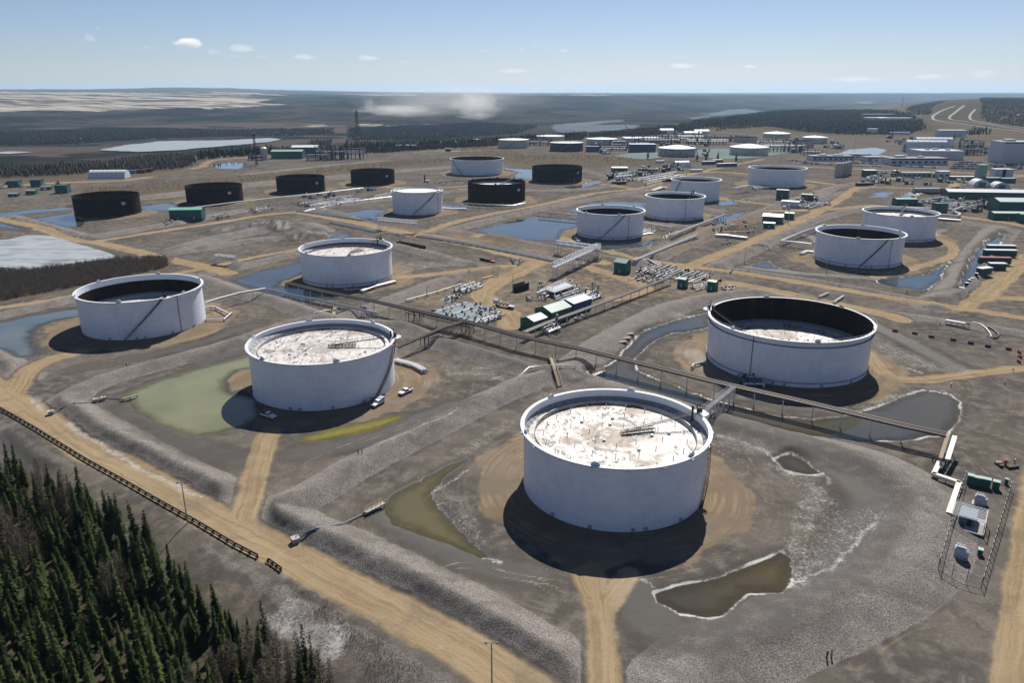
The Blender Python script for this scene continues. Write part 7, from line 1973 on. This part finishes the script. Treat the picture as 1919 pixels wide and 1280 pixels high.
# far process units
def process_unit(label, u, v, w, d, h, seed, m_=darkst):
    rg = random.Random(seed); x, y, z = G(u, v); t = thing("process_unit", label, "plant", (x, y, z), rg.uniform(-.1, .1), "process units of the far plant")
    m = MB(); nx = max(2, int(w / 6))
    for i in range(nx + 1):
        for s in (-d / 2, d / 2): m.beam((-w / 2 + w * i / nx, s, 0), (-w / 2 + w * i / nx, s, h * rg.uniform(.6, 1)), .7)
    for zz in (.35, .65, .9):
        for s in (-d / 2, d / 2): m.beam((-w / 2, s, h * zz), (w / 2, s, h * zz), .6)
    m.build("steel_frame", m_, t)
    for k in range(6): m = MB(); yy = -d / 2 + d * rg.random(); zz = h * rg.uniform(.3, .75); m.tube([(-w / 2, yy, zz), (w / 2, yy, zz)], rg.uniform(.4, .9), 7); m.build("pipe", rg.choice((galv, white, grey)), t)
    for k in range(max(2, int(w / 12))):
        m = MB(); xx = -w / 2 + w * rg.random(); yy = d * (rg.random() - .5); r = rg.uniform(1, 2.2); hh = h * rg.uniform(.6, 1.25); m.tube([(xx, yy, 0), (xx, yy, hh)], r, 10); m.build("vessel", rg.choice((grey, galv, bluegr, rusty)), t)
for i, (u, v, w, d, h, lab) in enumerate(((622, 298, 44, 24, 22, "dark process unit left of the tall flare tower"), (655, 297, 50, 24, 24, "dark process unit at the foot of the tall flare tower"), (598, 300, 34, 14, 12, "low pale pipework left of the flare tower units"), (1000, 272, 60, 30, 12, "pipe racks between the beige tank and the black tank"), (1140, 281, 60, 30, 10, "low pipework behind the small blue shed"), (1180, 277, 70, 24, 14, "pipework below the red crane"), (1235, 268, 80, 24, 16, "dark pipe racks behind the weathered tank, left"), (1275, 266, 90, 30, 18, "dark pipe racks behind the weathered tank, middle"), (1325, 270, 80, 24, 14, "dark pipe racks between the two white roofed tanks"), (1355, 264, 90, 30, 14, "green brown plant behind the white roofed pair"), (1450, 278, 60, 26, 18, "pipe racks right of the grey beige white roofed tank"), (1470, 284, 70, 26, 14, "pipe racks before the open topped far tank"), (1495, 276, 50, 20, 14, "pipe racks beside the stair tank at the right"), (1520, 290, 30, 14, 8, "low equipment left of the long office"), (1800, 290, 60, 30, 14, "machinery between the warehouse and the tall building"), (1830, 288, 50, 30, 12, "yellow brown machinery left of the tall building"), (1700, 270, 40, 20, 9, "equipment on the far clearing"), (1816, 276, 40, 20, 14, "grey equipment behind the warehouse"), (480, 299, 20, 10, 8, "small equipment at the slim dark tower"))):
    process_unit(lab, u, v, w, d, h, 40 + i)
x, y, z = G(496, 299); t = thing("storage_silo", "small beige silo right of the slim dark tower", "silo", (x, y, z)); m = MB(); m.lathe([(5, 0), (5, 17), (2, 19), (.1, 19.4)], 20); m.build("body", beigep, t, smooth=True); m = MB(); m.beam((4.9, -1.5, 0), (4.9, -1.5, 18), .5); m.build("ladder", grey, t)
x, y, z = G(1203, 279); t = thing("crane", "red crane with long slanting boom among the far tanks", "crane", (x, y, z)); m = MB(); m.box((0, 0, 2), (10, 4, 3)); m.build("carrier", redp, t); m = MB(); m.beam((0, 0, 4), (-33, 0, 42), 1.0); m.build("boom", redp, t); m = MB(); m.box((3, 0, 5), (3, 3, 3)); m.build("cab", white, t)
x, y, z = G(1305, 268); t = thing("crane", "small dark crane behind the weathered grey tank", "crane", (x, y, z)); m = MB(); m.box((0, 0, 2), (9, 4, 3)); m.build("carrier", darkst, t); m = MB(); m.beam((0, 0, 4), (-8, 0, 24), .9); m.build("boom", darkst, t)
# ------------------------------------------------------------------ loose things on the yards
x, y, z = G(976, 544); t = thing("open_bin", "open black steel bin with high sides on the sandy yard", "bin", (x, y, z), rzB)
m = MB()
for s in (-1.6, 1.6): m.box((0, s, 1.9), (9.5, .2, 3.8))
m.build("side_wall", blackm, t); m = MB(); m.box((-4.7, 0, 1.5), (.2, 3.0, 3.0)); m.build("end_wall", blackm, t); m = MB(); m.box((0, 0, .15), (9.4, 3.0, .3)); m.build("floor", rusty, t)
x, y, z = G(945, 576); t = thing("flatbed_trailer", "flatbed trailer with a white tank on its front end, on the sandy yard", "trailer", (x, y, z), rzA)
m = MB(); m.box((0, 0, 1.3), (12, 2.5, .3)); m.build("bed", galv, t); m = MB(); m.tube([(-6, 0, 2.1), (-3.6, 0, 2.1)], 1.1, 12); m.build("tank", white, t)
for k in (-4, 3.2, 4.4):
    for s in (-1, 1): m = MB(); m.tube([(k, s * .8, .5), (k, s * 1.2, .5)], .5, 12); m.build("wheel", blackm, t)
for k in range(3): m = MB(); m.box((-2 + k * 2, 0, 1.8), (1, 1.6, .8)); m.build("crate", timber, t)
x, y, z = G(770, 465); t = thing("open_bin", "long low black bins in a line right of the red stained tank", "bin", (x, y, z), ang_px((738, 458), (803, 471)))
m = MB()
for s in (-1.2, 1.2): m.box((0, s, 1.0), (27, .2, 2))
m.build("side_wall", blackm, t); m = MB(); m.box((13.4, 0, 1), (.2, 2.2, 2)); m.build("end_wall", blackm, t); m = MB(); m.box((0, 0, .5), (26, 2.2, .6)); m.build("load", rusty, t)
x, y, z = G(912, 489); t = thing("flatbed_trailer", "dark flatbed with a red end on the sandy road", "trailer", (x, y, z), ang_px((895, 486), (930, 494)))
m = MB(); m.box((-1, 0, 1.2), (9, 2.5, .9)); m.build("bed", blackm, t); m = MB(); m.box((5, 0, .8), (4.5, 2.5, .5)); m.build("ramp", redp, t)
for k in (-4, -2.8, 2): m = MB(); m.tube([(k, -1.3, .5), (k, 1.3, .5)], .5, 10); m.build("wheel", blackm, t)
x, y, z = G(914, 520); t = thing("timber_mat", "long timber mat lying at the sandy road bend", "mat", (x, y, z), rzB); m = MB()
for k in range(6): m.box((0, -.9 + k * .36, .25), (9, .32, .4))
m.build("beam", timber, t)
for i, (u, v, lab) in enumerate(((1180, 632, "timber mat at the blue channel left of the widest tank, upper one"), (1174, 639, "timber mat at the blue channel left of the widest tank, middle one"), (1166, 646, "timber mat at the blue channel left of the widest tank, lower one"))):
    x, y, z = G(u, v); t = thing("timber_mat", lab, "mat", (x, y, max(z, -.2)), .2 + i * .1, "timber mats at the channel"); m = MB()
    for k in range(5): m.box((0, -.8 + k * .4, .2), (3.6, .34, .35))
    m.build("beam", timber, t)
for i, (u, v) in enumerate(((1799, 549), (1804, 544), (1810, 539), (1815, 534), (1821, 529), (1828, 523))):
    x, y, z = G(u, v); t = thing("wrapped_load", "white topped black load, number from bottom left", "load", (x, y, z), .9, "wrapped loads along the berm at right")
    t["label"] = ("lowest", "second lowest", "third lowest", "fourth lowest", "fifth lowest", "uppermost")[i] + " of the white topped black loads along the berm at right"
    m = MB(); m.box((0, 0, .7), (1.8, 1.5, 1.4), 0); m.build("body", blackm, t, bevel=.1); m = MB(); m.box((0, 0, 1.45), (1.9, 1.6, .15)); m.build("cover", white, t)
x, y, z = G(1735, 363); t = thing("tank_trailer", "long silver tank trailer beside the small ponds at right", "trailer", (x, y, z), 0); m = MB(); m.tube([(-13, 0, 3), (13, 0, 3)], 3, 14); m.build("tank", galv, t, smooth=True)
for k in (-10, -7, 9): m = MB(); m.box((k, 0, .7), (2, 5, 1.4)); m.build("wheel", blackm, t)
x, y, z = G(1767, 362); t = thing("pipe_bundle", "bundle of black pipe rolls beside the silver tank trailer", "pipes", (x, y, z), 0); m = MB()
for k in range(5): m.tube([(-8, -2 + k, 1.6 + (k % 2) * 2), (9, -2 + k, 1.6 + (k % 2) * 2)], 1.5, 10)
m.build("roll", blackm, t)
x, y, z = G(683, 344); t = thing("drill_rig", "small dark vent post with a white skid between the dark tanks", "equipment", G(796, 341)); m = MB(); m.tube([(0, 0, 0), (0, 0, 8.5)], .8, 8); m.build("post", rusty, t); m = MB(); m.box((3, 0, 1.2), (5, 3, 2)); m.build("skid", white, t)
for i, (u, v, lab, mm_) in enumerate(((1237, 305, "low pale cabin row by the small arched shelter", white2), (1305, 322, "white van sized cabin on the sand left of the broad tank", white2), (1210, 320, "row of dark crates on the sand, left of the white tanks", darkst), (1222, 322, "row of dark crates on the sand, right part", rusty), (1160, 345, "rusty crates beside the sandy road to the upper right", rusty), (1620, 348, "rusty frames on the sand below the small ponds", rusty), (1250, 340, "dark crates left of the half hidden tank", darkst))):
    block(lab, (u, v), .15, (12 + 4 * (i % 3), 4, 3), wm=mm_, rm=mm_, name="cabin" if mm_ is white2 else "crate_row", cat="cabin" if mm_ is white2 else "crates")

# ------------------------------------------------------------------ clutter of the far plant: small skids that nothing tells apart, pads
flat_sheet("lined_basin", [(1298, 291), (1370, 298), (1452, 290), (1482, 284), (1440, 279), (1312, 279)], .35, mat("pale_basin", (.15, .185, .17), .95, spec=.0, var=.25, scale=.03))
flat_sheet("lined_basin", [(1150, 292), (1200, 298), (1240, 294), (1236, 285), (1180, 287)], .35, mat("pale_basin_left", (.15, .185, .17), .95, spec=.0, var=.25, scale=.03))
def skid(kind):
    t = thing("equipment_skid", None, None); rg = random.Random(kind)
    m = MB(); m.box((0, 0, .2), (7, 3, .4)); m.build("base", rusty, t)
    m = MB(); m.box((-1.6 + kind * .5, 0, 1.5), (2.6, 2.2, 2.2)); m.build("housing", (greenb, white, bluegr, darkst)[kind], t)
    m = MB(); m.tube([(.5, .6, .8), (3.2, .6, .8), (3.2, .6, 3.0)], .35, 7); m.build("pipe", (galv, white, galv, white)[kind], t)
    m = MB(); m.tube([(2.0, -.7, .4), (2.0, -.7, 3.2 + kind * .6)], .6, 8); m.build("vessel", (grey, galv, white, rusty)[kind], t)
    return t
SK = [skid(k) for k in range(4)]; used_sk = set(); rsk = random.Random(77)
def skids(quad, n, label, group, s0=.9, s1=1.6):
    q = [V3(u, v) for u, v in quad]
    for i in range(n):
        f, g_ = rsk.random(), rsk.random(); p = q[0].lerp(q[1], f).lerp(q[3].lerp(q[2], f), g_); k = rsk.randrange(4); z = ground_z(p.x, p.y); s = rsk.uniform(s0, s1)
        if k not in used_sk: used_sk.add(k); o = SK[k]; o.location = (p.x, p.y, z); o.rotation_euler = (0, 0, rsk.uniform(-.6, .6)); o.scale = (s, s, s)
        else: o = dup(SK[k], (p.x, p.y, z), rsk.uniform(-.6, .6), scale=s)
        tag(o, label, "skid", group)
skids([(1100, 288), (1330, 296), (1330, 262), (1100, 262)], 34, "small equipment skid among the far tanks with cone roofs", "skids among the far tanks", 1.4, 3)
skids([(1440, 292), (1560, 288), (1600, 262), (1440, 262)], 26, "small equipment skid right of the white cone roofed tanks", "skids right of the cone roofed tanks", 1.4, 3)
skids([(1660, 275), (1840, 296), (1850, 262), (1660, 258)], 26, "small equipment skid behind the arched halls and warehouse", "skids behind the arched halls", 1.2, 2.4)
skids([(1150, 345), (1290, 322), (1270, 306), (1130, 330)], 26, "small equipment skid on the sand left of the half hidden white tank", "skids on the sand by the white tanks", 1, 1.8)
skids([(1620, 345), (1820, 350), (1800, 330), (1600, 330)], 22, "small equipment skid on the yard below the office car parks", "skids below the car parks", 1, 1.7)
skids([(1700, 395), (1850, 400), (1850, 375), (1700, 370)], 18, "small equipment skid in the pipework before the big green workshop", "skids by the workshop", .8, 1.4)
skids([(0, 372), (130, 366), (110, 345), (0, 345)], 10, "small equipment skid among the huts left of the dark tanks", "skids by the huts", .8, 1.3)
skids([(560, 388), (720, 372), (700, 356), (560, 366)], 18, "small equipment skid in the valves below the dark tanks", "skids below the dark tanks", .7, 1.3)
skids([(1470, 395), (1560, 385), (1540, 366), (1460, 372)], 10, "small equipment skid around the pale cabin", "skids by the pale cabin", .7, 1.2)

skids([(985, 548), (1120, 575), (1135, 548), (1010, 530)], 14, "small equipment skid around the raised pipe platform in the sandy yard", "skids in the sandy yard", .35, .6)
skids([(1180, 508), (1340, 540), (1350, 524), (1200, 500)], 16, "small equipment skid among the white pipes beside the green cube sheds", "skids by the green cubes", .35, .65)
skids([(1000, 622), (1100, 588), (1110, 596), (1015, 634)], 8, "small equipment skid under the middle pipe rack beside the green sheds", "skids under the middle pipe rack", .35, .6)
skids([(1320, 440), (1420, 428), (1410, 415), (1330, 425)], 10, "small equipment skid beside the orange valves", "skids by the orange valves", .4, .8)
x, y, z = G(691, 594); t = thing("pipe_arches", "four white pipe arches at the long rack behind the tank with the pickups", "pipes", (x, y, z), rzA)
for k in range(4):
    m = MB(); xx = -2.4 + k * 1.6; m.tube([(xx, -2.2, -.2), (xx, -2.2, 2.0), (xx, -1.8, 2.6), (xx, 1.8, 2.6), (xx, 2.2, 2.0), (xx, 2.2, -.2)], .32, 8); m.build("pipe", white, t, smooth=True)
# ------------------------------------------------------------------ haze, dust and clouds
def vol_mat(name, color, density, aniso=0.0, shape=None, emit=0.0):
    m = bpy.data.materials.new(name); m.use_nodes = True
    n = m.node_tree.nodes; l = m.node_tree.links
    n.remove(n["Principled BSDF"])
    v = n.new("ShaderNodeVolumePrincipled"); v.inputs["Color"].default_value = (*color, 1); v.inputs["Density"].default_value = density; v.inputs["Anisotropy"].default_value = aniso
    l.new(v.outputs[0], n["Material Output"].inputs["Volume"])
    if shape:
        sc, lo, hi, seed = shape
        tc = n.new("ShaderNodeTexCoord")
        ln = n.new("ShaderNodeVectorMath"); ln.operation = 'LENGTH'; l.new(tc.outputs["Object"], ln.inputs[0])
        ns = n.new("ShaderNodeTexNoise"); ns.noise_dimensions = '4D'; ns.inputs["W"].default_value = seed; ns.inputs["Scale"].default_value = sc; ns.inputs["Detail"].default_value = 4; ns.inputs["Roughness"].default_value = .6
        l.new(tc.outputs["Object"], ns.inputs["Vector"])
        a = n.new("ShaderNodeMath"); a.operation = 'MULTIPLY_ADD'; a.inputs[1].default_value = -.75; l.new(ln.outputs["Value"], a.inputs[0]); l.new(ns.outputs[0], a.inputs[2])
        r = n.new("ShaderNodeMapRange"); r.inputs[1].default_value = lo; r.inputs[2].default_value = hi; r.inputs[4].default_value = density; l.new(a.outputs[0], r.inputs[0])
        l.new(r.outputs[0], v.inputs["Density"])
    return m
hm = MB(); hm.box((0, 0, 130), (80000, 80000, 420))
hz = hm.build("haze", vol_mat("haze_air", (0.53, 0.755, 1.0), 3.0e-5, .3)); tag(hz, "thin blue haze in the air over the whole valley", "haze", kind="stuff")
def puff(name, m, loc, size, label, cat, group, kind=None):
    bm = bmesh.new(); bmesh.ops.create_icosphere(bm, subdivisions=3, radius=1.0); me_ = bpy.data.meshes.new(name); bm.to_mesh(me_); bm.free()
    me_.materials.append(m); o = bpy.data.objects.new(name, me_); COL.objects.link(o); o.location = loc; o.scale = size
    tag(o, label, cat, group, kind)
# dust blowing off the works across the valley
dustm = [vol_mat("dust%d" % i, (.95, .93, .90), d, .2, (2.6, lo, lo + .5, i * 3.1)) for i, (d, lo) in enumerate(((.0062, -.03), (.0055, -.03), (.0009, -.2)))]
DIST = 4300.0
def at_dist(u, v, dist):
    a = (u - CX) / FPX; b = -(v - CY) / FPX
    d = Vector((a, math.cos(PITCH) + b * math.sin(PITCH), -math.sin(PITCH) + b * math.cos(PITCH))); d *= dist / math.hypot(d.x, d.y)
    return Vector((0, 0, CAM_H)) + d
for (u, v, sx, sy, sz, k, lab) in ((748, 206, 330, 200, 52, 0, "low pale dust cloud blowing over the works across the valley, left one"), (692, 196, 60, 60, 60, 1, "thin column of dust at the left of the dust clouds"), (893, 195, 210, 180, 112, 0, "tall pale dust cloud rising over the works across the valley, right one"), (890, 217, 170, 120, 32, 1, "low dust along the ground under the right dust cloud"), (840, 188, 600, 400, 100, 2, "wide faint veil of dust drifting above the works")):
    puff("dust_cloud", dustm[k], at_dist(u, v, DIST), (sx, sy, sz), lab, "dust", "dust over the works")
# small fair weather clouds
cm_ = [vol_mat("cloud%d" % i, (1, 1, 1), d, .3, (1.7, -.18, .12, i * 5.3)) for i, d in enumerate((.008, .0016, .0008))]
CD = 16000.0
for i, (u, v, w, h, k, lab) in enumerate(((354, 80, 44, 14, 0, "bright small cumulus cloud, the largest in the sky at left"), (168, 71, 20, 11, 1, "faint cloud puff at far left"), (184, 52, 10, 5, 1, "tiny cloud puff highest at far left"), (273, 88, 14, 5, 1, "tiny flat cloud left of the bright cumulus"), (398, 96, 20, 10, 1, "small cloud just right of the bright cumulus"), (452, 90, 46, 12, 1, "wispy cloud right of the small one"), (440, 105, 22, 5, 2, "thin cloud streak under the wispy cloud"), (488, 106, 24, 5, 2, "thin cloud streak right of the wispy cloud"), (570, 106, 42, 8, 1, "flat wispy cloud above the dusty works, left"), (690, 108, 42, 8, 1, "flat wispy cloud above the dusty works, right"), (757, 115, 24, 5, 2, "thin streak right of the flat wispy clouds"), (910, 95, 22, 4, 2, "thin streak near the middle of the sky"), (978, 93, 10, 6, 1, "tiny puff in the middle of the sky, lower one"), (1001, 82, 8, 6, 1, "tiny puff in the middle of the sky, upper one"), (1057, 94, 20, 5, 1, "tiny flat cloud right of the two middle puffs"), (960, 132, 60, 8, 2, "pale cloud band low in the middle"), (1277, 123, 46, 8, 1, "flat cloud right of the middle"), (1405, 124, 30, 6, 1, "bright flat little cloud at right"), (1600, 148, 90, 8, 2, "pale cloud band low at right"), (1740, 143, 60, 9, 2, "wispy cloud near the horizon at right"), (1842, 138, 44, 13, 2, "wispy cloud near the horizon at far right"))):
    d = CD; puff("cloud", cm_[k], at_dist(u, v, d), (w / 2 * d / FPX * 1.15, w / 2 * d / FPX * 1.0, h / 2 * d / FPX * 1.35), lab, "cloud", "small clouds")
